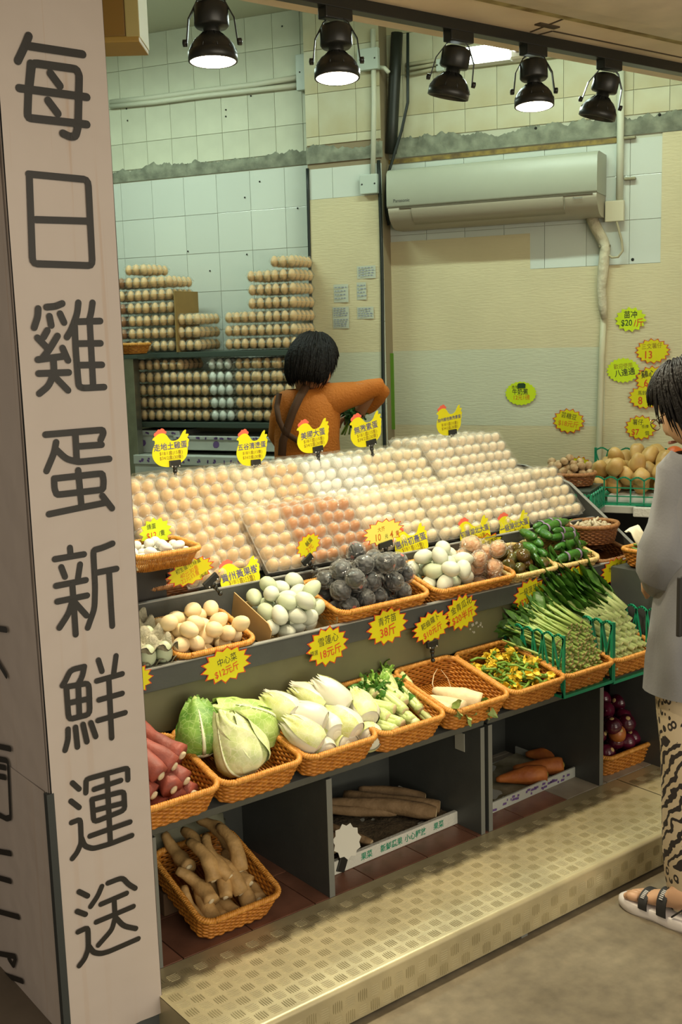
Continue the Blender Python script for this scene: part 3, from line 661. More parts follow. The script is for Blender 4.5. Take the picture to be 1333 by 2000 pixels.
# paper notes on the column
NOTE = mat('note_paper', '#bcc1ae', .7); NI = mat('pencil_grey', '#8c93a0', .7)
for i, (x0, y0, x1, y1) in enumerate(((652, 556, 682, 590), (650, 600, 683, 621), (651, 622, 683, 641), (697, 552, 717, 585), (698, 520, 735, 543), (698, 600, 731, 622), (735, 770, 747, 815))):
    a, c = wpx(x0, y0, .11); b, d = wpx(x1, y1, .11)
    t = empty('paper_note', wallM(.111, (a + b) / 2, (c + d) / 2), ['upper left', 'middle left', 'lower left', 'middle right', 'top right', 'lower right', 'lone bottom right'][i] + ' pale note taped to the column', 'note', 'pale notes on the column')
    g = MB(); w_, h_ = b - a, c - d; g.sheet([[(x, y, .002 + .002 * math.sin(x * 60)) for x in np.linspace(-w_ / 2, w_ / 2, 5)] for y in (-h_ / 2, h_ / 2)]); g.obj('sheet', NOTE, t)
    g = MB()
    for k in range(4 if h_ > .05 else 2):
        y = h_ * (.3 - k * .2); x = -w_ * .4
        while x < w_ * .35:
            l_ = random.uniform(.006, .014); g.add([(x, y, .0055), (x + l_, y, .0055), (x + l_, y + .005, .0055), (x, y + .005, .0055)], [(0, 1, 2, 3)]); x += l_ + .006
    g.obj('handwriting', NI, t, kind='stuff')
# ================================================================ CABINETS AND TIERED COUNTER
TILT = R(14)
def shelfz(y): return .463 + (y - 2.245) * math.tan(TILT)
def board(g, a, b, ch=.0015): return g.bb(a, b, ch)
def cabinet(x0, x1, divs, label):
    t = empty('shelf_cabinet', mw((x0, 2.245, FZ + .008)), label, 'cabinet', 'dark cabinets under the baskets')
    o = (x0, 2.245, FZ + .008)
    def L(x, y, z): return (x - o[0], y - o[1], z - o[2])
    zb = FZ + .008
    for k, x in enumerate([x0, x1 - .016]):
        g = MB(); pts = [(0, 0), (0, .438 - zb), (.42, .438 - zb), (.42, 0)]
        g.box((x - x0 + .008, .21, (.438 - zb) / 2), (.016, .42, .438 - zb), ch=.001); g.obj('side_panel', GREYB, t)
        g = MB(); g.bb((x - x0, -.0008, 0), (x - x0 + .016, .0002, .438 - zb)); g.obj('edge_band', EDGE, t)
    for x in divs:
        g = MB(); g.box((x - x0 + .009, .21, (.438 - zb) / 2), (.018, .42, .438 - zb), ch=.001); g.obj('divider', GREYB, t)
        g = MB(); g.bb((x - x0, -.0008, 0), (x - x0 + .018, .0002, .438 - zb)); g.obj('edge_band', EDGE, t)
    g = MB(); g.bb(L(x0, 2.665, zb), L(x1, 2.675, .438)); g.obj('back_panel', GREYB, t)
    g = MB(); A = Matrix.Rotation(TILT, 4, 'X'); g.box(L((x0 + x1) / 2, 2.245 + .165, .452 + .165 * math.tan(TILT)), (x1 - x0, .34, .022), A, ch=.002); g.obj('shelf_board', GREYB, t)
    g = MB(); g.bb(L(x0, 2.34, .438), L(x1, 2.675, .443)); g.obj('top_rail', GREYB, t)
    return t
cab1 = cabinet(1.147, 2.252, [1.667], 'dark grey shelf cabinet under the left and middle baskets')
cab2 = cabinet(2.268, 3.36, [2.778], 'dark grey shelf cabinet under the flower and greens baskets')
# paper labels stuck inside
PLATE = mat('grey_label', '#a9a99b', .6)
g = MB(); g.bb((-.001, -.02, -.028), (.001, .02, .028)); g.obj('outlet_plate', PLATE, None, mw((2.234, 2.33, .375)), label='small pale plate inside the middle bay beside the divider', cat='plate')
g = MB(); g.bb((-.02, -.001, -.03), (.02, .001, .03)); g.obj('outlet_plate', PLATE, None, mw((3.13, 2.66, .36)), label='pale plate at the back of the onion bay', cat='plate')

CX0, CX1 = .97 + .14, 3.24
t = empty('tiered_counter', mw((CX0, 2.43, .44)), 'long dark grey tiered counter carrying the egg baskets and egg boxes', 'counter')
def L(x, y, z): return (x - CX0, y - 2.43, z - .44)
g = MB(); g.bb(L(CX0, 2.43, .722), L(CX1, 2.446, .781), .002); g.obj('front_board', GREYB, t)
g = MB(); g.bb(L(CX0, 2.4295, .779), L(CX1, 2.4465, .7822)); g.obj('edge_trim', mat('pale_edge', '#8f908a', .45), t)
g = MB(); g.bb(L(CX0, 2.455, .60), L(CX1, 2.468, .724), .001); g.obj('riser_panel', mat('green_lit_panel', '#6b6a4c', .5, var=.15, vscale=5), t)  # green light falling on the riser is put into its colour
g = MB(); g.bb(L(CX0, 2.56, -.0 + .44), L(CX1, 2.575, .73)); g.obj('inner_panel', GREYB, t)
DECKA = R(15.5)
def deckz(y): return .735 + (y - 2.447) * math.tan(DECKA)
g = MB(); g.box(L((CX0 + CX1) / 2, 2.555, deckz(2.555) - .006), (CX1 - CX0, .225, .010), Matrix.Rotation(DECKA, 4, 'X')); g.obj('lower_deck', GREYB, t)
g = MB(); g.bb(L(CX0, 2.648, .74), L(CX1, 2.662, .893), .0015); g.obj('rear_board', GREYB, t)
g = MB(); g.bb(L(CX0, 2.6475, .891), L(CX1, 2.6625, .8942)); g.obj('edge_trim', mat('pale_edge', '#8f908a', .45), t)
g = MB(); g.bb(L(CX0, 2.678, .858), L(CX1, 2.86, .872)); g.obj('egg_deck', GREYB, t)
g = MB(); g.bb(L(CX0, 2.86, .858), L(CX1, 2.872, .975)); g.bb(L(CX0, 2.872, .963), L(CX1, 3.25, .975)); g.obj('upper_deck', GREYB, t)
g = MB(); g.bb(L(CX0, 2.70, .44), L(CX1, 2.72, .85)); g.obj('lower_back', GREYB, t)
prof = [(2.432, .44), (2.432, .784), (2.446, .790), (2.772, 1.006), (2.80, 1.014), (3.0, 1.058), (3.25, 1.058), (3.25, .44)]
g = MB(); g.add([L(CX1, y, z) for y, z in prof] + [L(CX1 + .014, y, z) for y, z in prof], [tuple(range(8)), tuple(range(15, 7, -1))] + [(i, i + 8, (i + 1) % 8 + 8, (i + 1) % 8) for i in range(8)], False); g.obj('end_panel', GREYB, t)
g = MB(); pr = prof[1:7]; 
for (a, b) in zip(pr, pr[1:]):
    g.add([L(CX1 - .001, a[0], a[1]), L(CX1 + .015, a[0], a[1]), L(CX1 + .015, b[0], b[1]), L(CX1 - .001, b[0], b[1])] + [L(CX1 - .001, a[0], a[1] + .002), L(CX1 + .015, a[0], a[1] + .002), L(CX1 + .015, b[0], b[1] + .002), L(CX1 - .001, b[0], b[1] + .002)], [(4, 5, 6, 7), (0, 4, 7, 3), (1, 2, 6, 5)], False)
g.obj('edge_trim', mat('pale_edge', '#8f908a', .45), t)
# torn label on the riser
q = aty(932, 1228, 2.454); g = MB()
for k in range(9):
    x, z = random.uniform(-.035, .035), random.uniform(-.014, .014); s = random.uniform(.004, .012)
    g.add([(x, 0, z), (x + s, 0, z + random.uniform(-.004, .004)), (x + s * .7, 0, z + s), (x - .002, 0, z + s * .8)], [(0, 1, 2, 3)], False)
g.obj('torn_label', mat('label_scraps', '#b8b6a8', .7), None, mw(q), label='scraps of a torn white label on the counter riser', cat='label', kind='stuff')

# ---------------------------------------------------------------- wicker baskets
def wick(name, a, b): 
    m = mat(name, a, .5, col2=b, vscale=90, detail=2, spec=.45); return m
WK = wick('orange_wicker', '#a3621b', '#c98632'); WKR = wick('orange_wicker_rim', '#b87a2a', '#d69a48')
WL = wick('straw_wicker', '#b39352', '#d8bd7a'); WLR = wick('straw_wicker_rim', '#c4a55e', '#dcc489')
WD_ = wick('dark_wicker', '#6b3f1e', '#8a5a30'); WDR = wick('dark_wicker_rim', '#8a5c34', '#a97a4a')
def rrect(w, d, r, n=96):
    pts = []; segs = [(w - 2 * r, 0), (d - 2 * r, 1), (w - 2 * r, 2), (d - 2 * r, 3)]; per = 2 * (w + d - 4 * r) + 2 * math.pi * r
    out = []
    for k in range(n):
        s = per * k / n; x = y = None
        for i, (l, q) in enumerate(((w - 2 * r, 0), (math.pi * r / 2, 'c0'), (d - 2 * r, 1), (math.pi * r / 2, 'c1'), (w - 2 * r, 2), (math.pi * r / 2, 'c2'), (d - 2 * r, 3), (math.pi * r / 2, 'c3'))):
            if s <= l + 1e-9:
                if q == 0: x, y, nx, ny = -w / 2 + r + s, -d / 2, 0, -1
                elif q == 1: x, y, nx, ny = w / 2, -d / 2 + r + s, 1, 0
                elif q == 2: x, y, nx, ny = w / 2 - r - s, d / 2, 0, 1
                elif q == 3: x, y, nx, ny = -w / 2, d / 2 - r - s, -1, 0
                else:
                    j = int(q[1]); a = -math.pi / 2 + j * math.pi / 2 + s / r; cx = (1, 1, -1, -1)[j] * (w / 2 - r); cy = (-1, 1, 1, -1)[j] * (d / 2 - r)
                    nx, ny = math.cos(a), math.sin(a); x, y = cx + r * nx, cy + r * ny
                out.append((x, y, nx, ny)); break
            s -= l
    return out
def oval(w, d, n=96):
    return [(w / 2 * math.cos(2 * math.pi * k / n), d / 2 * math.sin(2 * math.pi * k / n), math.cos(2 * math.pi * k / n), math.sin(2 * math.pi * k / n)) for k in range(n)]
_BK = {}
def basket_meshes(w, d, h, r=.035, flare=.014, style='orange', round_=False, spokes=False):
    key = (w, d, h, style, round_, spokes)
    if key in _BK: return _BK[key]
    m, mr = {'orange': (WK, WKR), 'straw': (WL, WLR), 'dark': (WD_, WDR)}[style]
    rr = .0040; rows = int(h / .0072); per = 2 * (w + d); ns = int(per / .017 / 2) * 2; n = ns * 3
    path = (lambda W, D: oval(W, D, n)) if round_ else (lambda W, D: rrect(W, D, max(.01, r), n))
    g = MB()
    if not spokes:
        for j in range(rows):
            t = (j + .5) / rows; W, D = w - 2 * flare * (1 - t), d - 2 * flare * (1 - t)
            g.tube([(x + nx * .0024 * (1 if j % 2 else -1) * math.sin(math.pi * k / 3 + .5), y + ny * .0024 * (1 if j % 2 else -1) * math.sin(math.pi * k / 3 + .5), .004 + t * (h - .008)) for k, (x, y, nx, ny) in enumerate(path(W, D))], rr, 5, closed=True)
    else:
        a, b = path(w - 2 * flare, d - 2 * flare), path(w, d)
        for k in range(0, n):
            g.tube([(a[k][0], a[k][1], .002), (b[k][0], b[k][1], h - .002)], .0022, 4)
    weave = g.mesh('weave', m)
    g = MB(); P = path(w + .002, d + .002); N2 = len(P); PR = (oval(w + .002, d + .002, ns * 8) if round_ else rrect(w + .002, d + .002, max(.01, r), ns * 8))
    for s in (0, math.pi):
        g.tube([(x + nx * .0042 * math.cos(k * 1.0472 + s), y + ny * .0042 * math.cos(k * 1.0472 + s), h + .0042 * math.sin(k * 1.0472 + s)) for k, (x, y, nx, ny) in enumerate(PR)], .0048, 5, closed=True)
    rim = g.mesh('rim', mr)
    g = MB(); Pb = path(w - 2 * flare - .004, d - 2 * flare - .004); g.add([(0, 0, .004)] + [(x, y, .004) for x, y, _, _ in Pb], [(0, k + 1, (k + 1) % N2 + 1) for k in range(N2)], False)
    g.add([(0, 0, .0)] + [(x, y, .0) for x, y, _, _ in Pb], [(0, (k + 1) % N2 + 1, k + 1) for k in range(N2)], False)
    W0, D0 = w - 2 * flare - .01, d - 2 * flare - .01
    for k in range(int(W0 / .009)): 
        x = -W0 / 2 + .0045 + k * .009; g.tube([(x, -D0 / 2 + (.03 if round_ else .006), .006), (x, D0 / 2 - (.03 if round_ else .006), .006)], .003, 4)
    base = g.mesh('base', m)
    _BK[key] = (weave, rim, base); return _BK[key]
def basket(M, w, d, h, label, group=None, name='wicker_basket', **k):
    t = empty(name, M, label, 'basket', group); a, b, c = basket_meshes(w, d, h, **k)
    inst('weave', a, None, t); inst('rim', b, None, t); inst('base', c, None, t); return t
BG = 'orange wicker baskets on the sloping lower shelf'
BW, BD, BH = .238, .262, .072
LOWX = [1.198, 1.442, 1.690, 1.935, 2.190, 2.437, 2.668, 2.905]
LOWC = ['of red sweet potatoes beside the banner', 'holding three pointed cabbages', 'heaped with white cabbages', 'of celery hearts', 'with one pale radish and its leaves', 'of yellow squash flowers', 'under the cut green stems inside the first green crate', 'under the dark leafy greens at the right']
LOWM = []
for x, lab in zip(LOWX, LOWC):
    M = mw((x, 2.208 + BD / 2 * math.cos(TILT), .470 + BD / 2 * math.sin(TILT) - .004), rot=(TILT, 0, 0)); LOWM.append(M)
    basket(M, BW, BD, BH, 'orange wicker basket ' + lab, BG)
# middle tier
MG = 'wicker baskets on the middle tier'
def midM(x, d, y0=2.452, lift=.0): return mw((x, y0 + d / 2 * math.cos(DECKA), deckz(y0) + d / 2 * math.sin(DECKA) + .001 + lift), rot=(DECKA, 0, 0))
MB1 = midM(2.048, .205); basket(MB1, .345, .205, .078, 'wide orange wicker basket heaped with bagged black eggs', MG)
MB2 = midM(2.424, .205); basket(MB2, .345, .205, .076, 'wide orange wicker basket of pale green eggs and bagged orange eggs', MG)
MB3 = midM(2.688, .200); basket(MB3, .225, .20, .070, 'straw-coloured wicker basket of dark tomatoes', MG, style='straw')
MB4 = midM(2.908, .200); basket(MB4, .21, .20, .070, 'straw-coloured wicker basket stacked with cucumbers', MG, style='straw')
MB5 = mw((3.135, 2.575, .822)); basket(MB5, .19, .17, .068, 'dark oval wicker basket of shallots at the end panel', MG, style='dark', round_=True)
basket(midM(3.125, .17, 2.46), .20, .17, .045, 'flat dark wicker tray under the shallot basket', MG, style='dark')
MB0 = midM(1.478, .20, 2.452); basket(MB0, .235, .20, .055, 'orange wicker basket of cream eggs right of the grey egg trays', MG)
PG = mw((1.392, 2.60, 1.005), rot=(R(3), 0, 0)); basket(PG, .20, .16, .045, 'small open orange basket of tiny white eggs', None, spokes=True)
g = MB(); g.bb((-.10, -.05, 0), (.08, .045, .108), .002); g.obj('riser_box', mat('black_board', '#2a2722', .6), None, mw((1.39, 2.735, .892 - .035)), label='black riser box behind the rear board under the small egg basket', cat='box')
g = MB(); g.bb((-.10, -.055, 0), (.09, .055, .008), .001); g.bb((-.10, .04, -.04), (.09, .055, 0)); g.obj('riser_shelf', mat('black_board', '#2a2722', .6), None, mw((1.39, 2.64, .995)), label='thin black shelf just under the small egg basket', cat='shelf')
basket(mw((1.50, 2.735, .861), rot=(R(-6), 0, 0)), .19, .10, .05, 'empty dark wicker basket behind the rear board', None, style='dark')
# ================================================================ EGGS
def egg_profile(a, b, n=9):
    out = []
    for i in range(n + 1):
        t = math.pi * i / n; z = -math.cos(t) * b; r = a * math.sin(t) * (1 - .12 * (z / b)); out.append((max(0, r), z))
    out[0] = (0, -b); out[-1] = (0, b); return out
def egg_mesh(m, a=.0196, b=.0262, n=16, k=10):
    return MB().lathe(egg_profile(a, b, k), n).mesh('egg', m)
def eggmat(name, c, r=.06, sub=0): return mat(name, c, .48, spec=.35, rnd=r, var=.03, vscale=30)
E_TAN = eggmat('tan_eggshell', '#d8b684'); E_BROWN = eggmat('brown_eggshell', '#b87b3e'); E_CREAM = eggmat('cream_eggshell', '#e2cfaa'); E_WHITE = eggmat('white_eggshell', '#e6e4da'); E_PINK = eggmat('pinkish_eggshell', '#e4d2b4'); E_GREEN = eggmat('pale_green_eggshell', '#bcc6a6'); E_GREEN2 = eggmat('whitish_green_eggshell', '#ccd0bc'); E_IV = eggmat('ivory_eggshell', '#e3cda0'); E_SHELF = eggmat('shelf_eggshell', '#d6b07c'); E_SHW = eggmat('shelf_white_eggshell', '#d5dad0'); E_DB = eggmat('dark_brown_eggshell', '#8a5a34')
EGGM = {m.name: egg_mesh(m) for m in (E_TAN, E_BROWN, E_CREAM, E_WHITE, E_PINK)}
CLEAR = film('clear_carton_plastic', '#efece2', .10, .14, .9)
P_, Q_ = .0434, .0427
def shell_mesh(px, py, R_, hgt, res=6, m=CLEAR, bottom=True):
    g = MB(); W, D = 3 * px, 5 * py
    xs = np.linspace(-W / 2, W / 2, 3 * res + 1); ys = np.linspace(-D / 2, D / 2, 5 * res + 1)
    for sgn in ((1, -1) if bottom else (1,)):
        rows = []
        for y in ys:
            row = []
            for x in xs:
                cx = (math.floor((x + W / 2) / px - 1e-6)); cy = math.floor((y + D / 2) / py - 1e-6)
                dx = x - (-W / 2 + (max(0, cx) + .5) * px); dy = y - (-D / 2 + (max(0, cy) + .5) * py)
                q = max(0, 1 - (dx * dx + dy * dy) / (R_ * R_)); row.append((x, y, sgn * (.002 + hgt * q ** .42)))
            rows.append(row)
        g.sheet(rows if sgn > 0 else rows[::-1])
    fl = .004
    if res > 5:
        for (xa, ya, xb, yb) in ((-W / 2, -D / 2, W / 2, -D / 2), (W / 2, D / 2, -W / 2, D / 2), (-W / 2, D / 2, -W / 2, -D / 2), (W / 2, -D / 2, W / 2, D / 2)): g.add([(xa, ya, -hgt * .8), (xb, yb, -hgt * .8), (xb, yb, hgt * .8), (xa, ya, hgt * .8)], [(0, 1, 2, 3)], False)
    g.add([(-W / 2 - fl, -D / 2 - fl, 0), (W / 2 + fl, -D / 2 - fl, 0), (W / 2 + fl, D / 2 + fl, 0), (-W / 2 - fl, D / 2 + fl, 0), (-W / 2, -D / 2, 0), (W / 2, -D / 2, 0), (W / 2, D / 2, 0), (-W / 2, D / 2, 0)], [(0, 1, 5, 4), (1, 2, 6, 5), (2, 3, 7, 6), (3, 0, 4, 7)], False)
    return g.mesh('shell', m)
SHELL = shell_mesh(P_, Q_, .0216, .0275)
TH = R(47)
def cartM(x, y, z): return mw((x, y, z), (1, 0, 0), (0, math.cos(TH), math.sin(TH)), (0, -math.sin(TH), math.cos(TH)))
STUFF = {}   # material name -> MB for the eggs past the limit
def stuff_egg(m, M, n=9, k=6, a=.0196, b=.0265):
    g = STUFF.setdefault(m.name, (m, MB()))[1]; g.lathe(egg_profile(a, b, k), n, M)
ORD = ['first', 'second', 'third', 'fourth', 'fifth', 'sixth', 'seventh', 'eighth', 'ninth', 'tenth', 'eleventh', 'twelfth', 'thirteenth']
def pile(x, y, z, layers, m, row, i, cname, single, jit=0.):
    for k in range(layers):
        M = cartM(x + random.uniform(-.002, .002) + k * random.uniform(-.004, .004), y + .078 * k, z + random.uniform(-.003, .002) - (.004 if k else 0)) @ Matrix.Rotation(random.uniform(-.02, .02) + jit, 4, 'Z')
        lab = '%s clear box of %s eggs from the left, %s row, facing the street' % (ORD[i], cname, row) if k == 0 else 'clear box of %s eggs hidden behind the %s box of the %s row' % (cname, ORD[i], row)
        inst('egg_carton', SHELL, M, label=lab, cat='egg box', group='clear egg boxes in the %s row' % row)
        for a in range(3):
            for b in range(5):
                E = M @ Matrix.Translation(((a - 1) * P_, (b - 2) * Q_, random.uniform(-.002, .001))) @ Matrix.Rotation(random.uniform(-.12, .12), 4, 'X') @ Matrix.Rotation(random.uniform(-.12, .12), 4, 'Y') @ Matrix.Diagonal([random.uniform(.95, 1.02)] * 3 + [1])
                if k == 0 and single: inst('egg', EGGM[m.name], E, label='%s egg in the %s clear box from the left, %s row' % (cname, ORD[i], row), cat='egg', group='boxed eggs of the %s row' % row)
                else: stuff_egg(m, E, 10, 7)
FX = [1.600, 1.737, 1.875, 2.010, 2.145, 2.283, 2.424, 2.567, 2.710, 2.855, 3.000, 3.145]
FM = [(E_TAN, 'tan'), (E_TAN, 'tan'), (E_TAN, 'tan'), (E_BROWN, 'rich brown'), (E_BROWN, 'rich brown'), (E_PINK, 'pinkish cream'), (E_CREAM, 'cream'), (E_CREAM, 'cream'), (E_CREAM, 'cream'), (E_PINK, 'pinkish cream'), (E_PINK, 'pinkish cream'), (E_CREAM, 'cream')]
for i, x in enumerate(FX):
    pile(x, 2.752 + (.045 if i in (1,) else 0) + random.uniform(-.004, .004), .985, 2, FM[i][0], 'front', i, FM[i][1], True)
BM = [(E_TAN, 'tan')] * 3 + [(E_CREAM, 'cream'), (E_TAN, 'tan'), (E_WHITE, 'white'), (E_WHITE, 'white'), (E_CREAM, 'cream'), (E_CREAM, 'cream')] + [(E_PINK, 'pinkish cream')] * 3
for i in range(12):
    m, c = BM[i]; pile(1.560 + .1365 * i, 2.966 + random.uniform(-.006, .006), 1.086 + (.026 if i > 8 else 0), 3, m, 'back', i, c, False)

# back shelves against the wall ----------------------------------------------
SP = .0462
SHELL2 = shell_mesh(SP, SP, .0222, .030, res=4, m=film('clear_carton_plastic_far', '#dfe6d8', .06, .12, .6))
uzU = wpx(560, 683, .345)[1]; uzL = wpx(540, 826, .345)[1]
SHM = mat('green_grey_shelf', '#3d4a42', .45)
uS0 = wpx(243, 690, .35)[0] - .25; uS1 = wpx(592, 680, .35)[0]
t = empty('egg_rack', wallM(.105, uS0, FZ), 'dark metal rack of egg boxes against the left wall', 'shelf')
for z in (uzU, uzL):
    g = MB(); g.bb((0, z - FZ - .028, 0), (uS1 - uS0, z - FZ, .245), .003); g.obj('shelf_board', SHM, t)
for z in (.35,):
    g = MB(); g.bb((0, z, 0), (uS1 - uS0, z + .025, .245), .003); g.obj('shelf_board', SHM, t)
for u in (.0, uS1 - uS0 - .03):
    g = MB(); g.bb((u, 0, .0), (u + .03, uzU - FZ - .03, .03)); g.obj('upright', SHM, t)
STEEL = mat('stainless_steel', '#a3a294', .3, metal=.85, var=.08, vscale=20)
a, b = wpx(246, 800, .40)[0], wpx(266, 800, .40)[0]
t2 = empty('steel_post', wallM(.353, a, FZ), 'brushed steel post at the left end of the egg rack', 'post')
g = MB(); g.bb((0, 0, 0), (b - a, uzU - FZ - .003, .05), .003); g.obj('post_tube', STEEL, t2); g = MB(); g.bb((-.03, 0, .0), (-.001, uzU - FZ - .12, .045), .002); g.obj('back_angle', SHM, t2)
def shelf_stack(xpx, zbase, n, m, label, white=False, extra=0.):
    u = wpx(xpx, 760, .335)[0]
    for j in range(n):
        M = wallM(.348 - 2.5 * SP - .004, u + random.uniform(-.004, .004) + extra * (j == n - 1), zbase + .0335 + j * .0648) @ Matrix.Rotation(-math.pi / 2, 4, 'X')
        M = M @ Matrix.Rotation(random.uniform(-.02, .02), 4, 'Z')
        inst('egg_carton', SHELL2, M, label=label[0] + (' topmost' if j == n - 1 else ' %s up from the base' % ORD[j] if j else ' at the base'), cat='egg box', group='clear egg boxes on the rack')
        for a in range(3):
            for b in range(5):
                mm = m if random.random() > .12 else (E_TAN if not white else m)
                stuff_egg(mm, M @ Matrix.Translation(((a - 1) * SP, (b - 2) * SP, random.uniform(-.001, .001))), 8, 6, .0195, .0265)
US = [(232, 6, E_DB, 'dark brown egg box beside the banner, upper shelf,'), (277, 7, E_SHELF, 'egg box of the tall stack second from left,'), (323, 6, E_SHELF, 'egg box left of the cardboard sheet,'), (374, 3, E_SHELF, 'egg box just right of the cardboard sheet,'), (466, 3, E_SHELF, 'egg box of the low stack third from right,'), (514, 6, E_SHELF, 'upper shelf egg box, stack second from right,'), (560, 7, E_SHELF, 'egg box of the rightmost upper shelf stack,')]
for x, n, m, lab in US: shelf_stack(x, uzU, n, m, (lab,))
LS2 = [(246, 5, E_SHELF, 'egg box behind the steel post, lower rack shelf,'), (292, 5, E_SHELF, 'lower shelf egg box right of the steel post,'), (338, 5, E_SHELF, 'egg box third stack from left on the lower shelf,'), (384, 4, E_SHELF, 'egg box of the short stack left of the white eggs,'), (431, 5, E_SHW, 'egg box of white eggs on the lower rack shelf,'), (482, 5, E_SHELF, 'egg box just right of the white eggs, lower shelf,'), (520, 5, E_SHELF, 'egg box beside the seller, lower rack shelf,'), (562, 5, E_SHELF, 'egg box hidden behind the seller, lower rack shelf,')]
for x, n, m, lab in LS2: shelf_stack(x, uzL, n, m, (lab,), white=(m == E_SHW))
CARD = mat('brown_cardboard', '#8f7440', .75, var=.08, vscale=12); CARDL = mat('pale_cardboard', '#b39460', .75, var=.08, vscale=12)
u = wpx(341, 620, .335)[0]; g = MB(); g.bb((-.004, 0, -.20), (.004, .305, .02), .001); g.obj('cardboard_sheet', CARD, None, wallM(.335, u + .018, uzU), label='upright brown cardboard sheet between egg box stacks on the upper shelf', cat='cardboard')
basket(wallM(.455, wpx(250, 665, .455)[0], uzU - .005) @ Matrix.Rotation(-math.pi / 2, 4, 'X'), .19, .15, .05, 'small wicker basket on top of the steel post')
MB().bb((-.10, -.02, -.09), (.11, 0, .09), .002).obj('post_shelf', SHM, None, wallM(.455, wpx(250, 665, .455)[0], uzU - .005), label='small dark shelf under the wicker basket on the steel post', cat='shelf')
# cartons under the rack
BOXW = mat('white_carton_board', '#b9bdb4', .7, var=.06, vscale=10); PURP = mat('purple_print', '#6c5288', .7)
def carton_box(x0, y0, x1, y1, off, dep, label, txt=None, seed=1):
    u0, z1 = wpx(x0, y0, off); u1, z0 = wpx(x1, y1, off); rs = random.Random(seed)
    t = empty('vegetable_carton', wallM(off, u0, z0), label, 'box', 'white cartons with purple print'); w_, h_ = u1 - u0, z1 - z0
    MB().bb((0, 0, -dep), (w_, h_, 0), .004).obj('box_body', BOXW, t)
    MB().bb((-.003, h_ * .80, -dep - .003), (w_ + .003, h_ + .004, .004), .003).obj('lid', BOXW, t)
    g = MB()
    for k in range(int(w_ / .05)):
        x = .02 + k * .05 + rs.uniform(-.01, .01); s = rs.uniform(.012, .03)
        for q in range(3):
            xx, yy = x + rs.uniform(0, .02), h_ * .9 + rs.uniform(-.3, .2) * h_ * .15; g.add([(xx, yy, .0045), (xx + s * .5, yy - .004, .0045), (xx + s * .6, yy + .006, .0045), (xx + s * .1, yy + .008, .0045)], [(0, 1, 2, 3)])
    for k in range(int(w_ / .2) + 1):
        x = .05 + k * .2; y = h_ * .45; pts = [(x + .022 * math.cos(a) * rs.uniform(.8, 1.1), y + .02 * math.sin(a) * rs.uniform(.8, 1.1), .0008) for a in np.linspace(0, 2 * math.pi, 10)[:-1]]
        g.add(pts, [tuple(range(9))])
    g.obj('purple_print', PURP, t)
    if txt: text(txt, Matrix.Translation((w_ * .55, h_ * .42, .001)), mat('grey_purple_print', '#5d5a70', .7), t, size=min(.09, h_ * .42), bold=.012)
    return t
carton_box(262, 890, 600, 985, .42, .3, 'lower long white carton with purple print under the egg rack', '新鮮蔬果', 2)
carton_box(340, 853, 556, 883, .36, .25, 'upper flat white carton with purple print under the egg rack', None, 4)
carton_box(262, 842, 352, 886, .34, .2, 'small grey-white carton left of the flat one under the rack', None, 6)

# ---------------------------------------------------------------- heaps
def drop(n, r, W, D, rs, tries=40, zf=None, base=0., oval_=False, bias=None):
    """drop n spheres into a W x D bin, return resting centres"""
    pts = []
    for i in range(n):
        ri = r if not hasattr(r, '__call__') else r(i); best = None
        for _ in range(tries):
            x, y = rs.uniform(-W / 2 + ri, W / 2 - ri), rs.uniform(-D / 2 + ri, D / 2 - ri)
            if oval_ and (x / (W / 2 - ri * .8)) ** 2 + (y / (D / 2 - ri * .8)) ** 2 > 1: continue
            z = base + ri
            for (a, b, c, q) in pts:
                d2 = (x - a) ** 2 + (y - b) ** 2; s = (ri + q) * .94
                if d2 < s * s: z = max(z, c + math.sqrt(s * s - d2))
            sc = z + (bias(x, y) if bias else 0)
            if best is None or sc < best[0]: best = (sc, x, y, z)
        if best: pts.append((best[1], best[2], best[3], ri))
    return pts
def rrot(rs, full=True):
    q = Quaternion((rs.gauss(0, 1), rs.gauss(0, 1), rs.gauss(0, 1), rs.gauss(0, 1))); q.normalize(); return q.to_matrix().to_4x4()
def lay(rs, tilt=.5):
    return Matrix.Rotation(rs.uniform(0, 6.28), 4, 'Z') @ Matrix.Rotation(math.pi / 2 + rs.uniform(-tilt, tilt), 4, 'Y')
rs = random.Random(3)
GE = [MB().lathe(egg_profile(.0225, .030), 20).mesh('egg', m) for m in (E_GREEN, E_GREEN2)]
IE = MB().lathe(egg_profile(.0215, .0275), 20).mesh('egg', E_IV)
# cardboard box of pale green eggs
bx = empty('cardboard_box', mw((1.768, 2.452 + .10, deckz(2.552) + .003), rot=(DECKA, 0, 0)), 'open cardboard box of pale green eggs with a cut-down front', 'box')
g = MB(); g.bb((-.115, -.09, 0), (.115, .105, .003)); g.obj('box_bottom', CARDL, bx)
for s in (-1, 1):
    g = MB(); pts = [(-.088, .003), (-.088, .062), (-.07, .075), (.105, .088), (.105, .003)]
    x = s * .113; g.add([(x, y, z) for y, z in pts] + [(x + s * .003, y, z) for y, z in pts], [tuple(range(5)), (9, 8, 7, 6, 5)] + [(i, i + 5, (i + 1) % 5 + 5, (i + 1) % 5) for i in range(5)], False); g.obj('side_wall', CARDL, bx)
g = MB(); g.bb((-.113, -.093, 0), (.113, -.088, .022)); g.obj('front_wall', CARDL, bx); g = MB(); g.bb((-.113, .102, 0), (.113, .105, .05)); g.obj('rear_wall', CARDL, bx)
BXM = bx.matrix_basis
for (x, y, z, r) in drop(32, .0245, .215, .185, rs, 60, base=.004, bias=lambda x, y: .25 * abs(x) + .1 * abs(y - .01)):
    M = BXM @ Matrix.Translation((x, y, z)) @ lay(rs, .7); inst('egg', rs.choice(GE), M, label='pale green egg loose in the cardboard box', cat='egg', group='pale green eggs in the cardboard box')
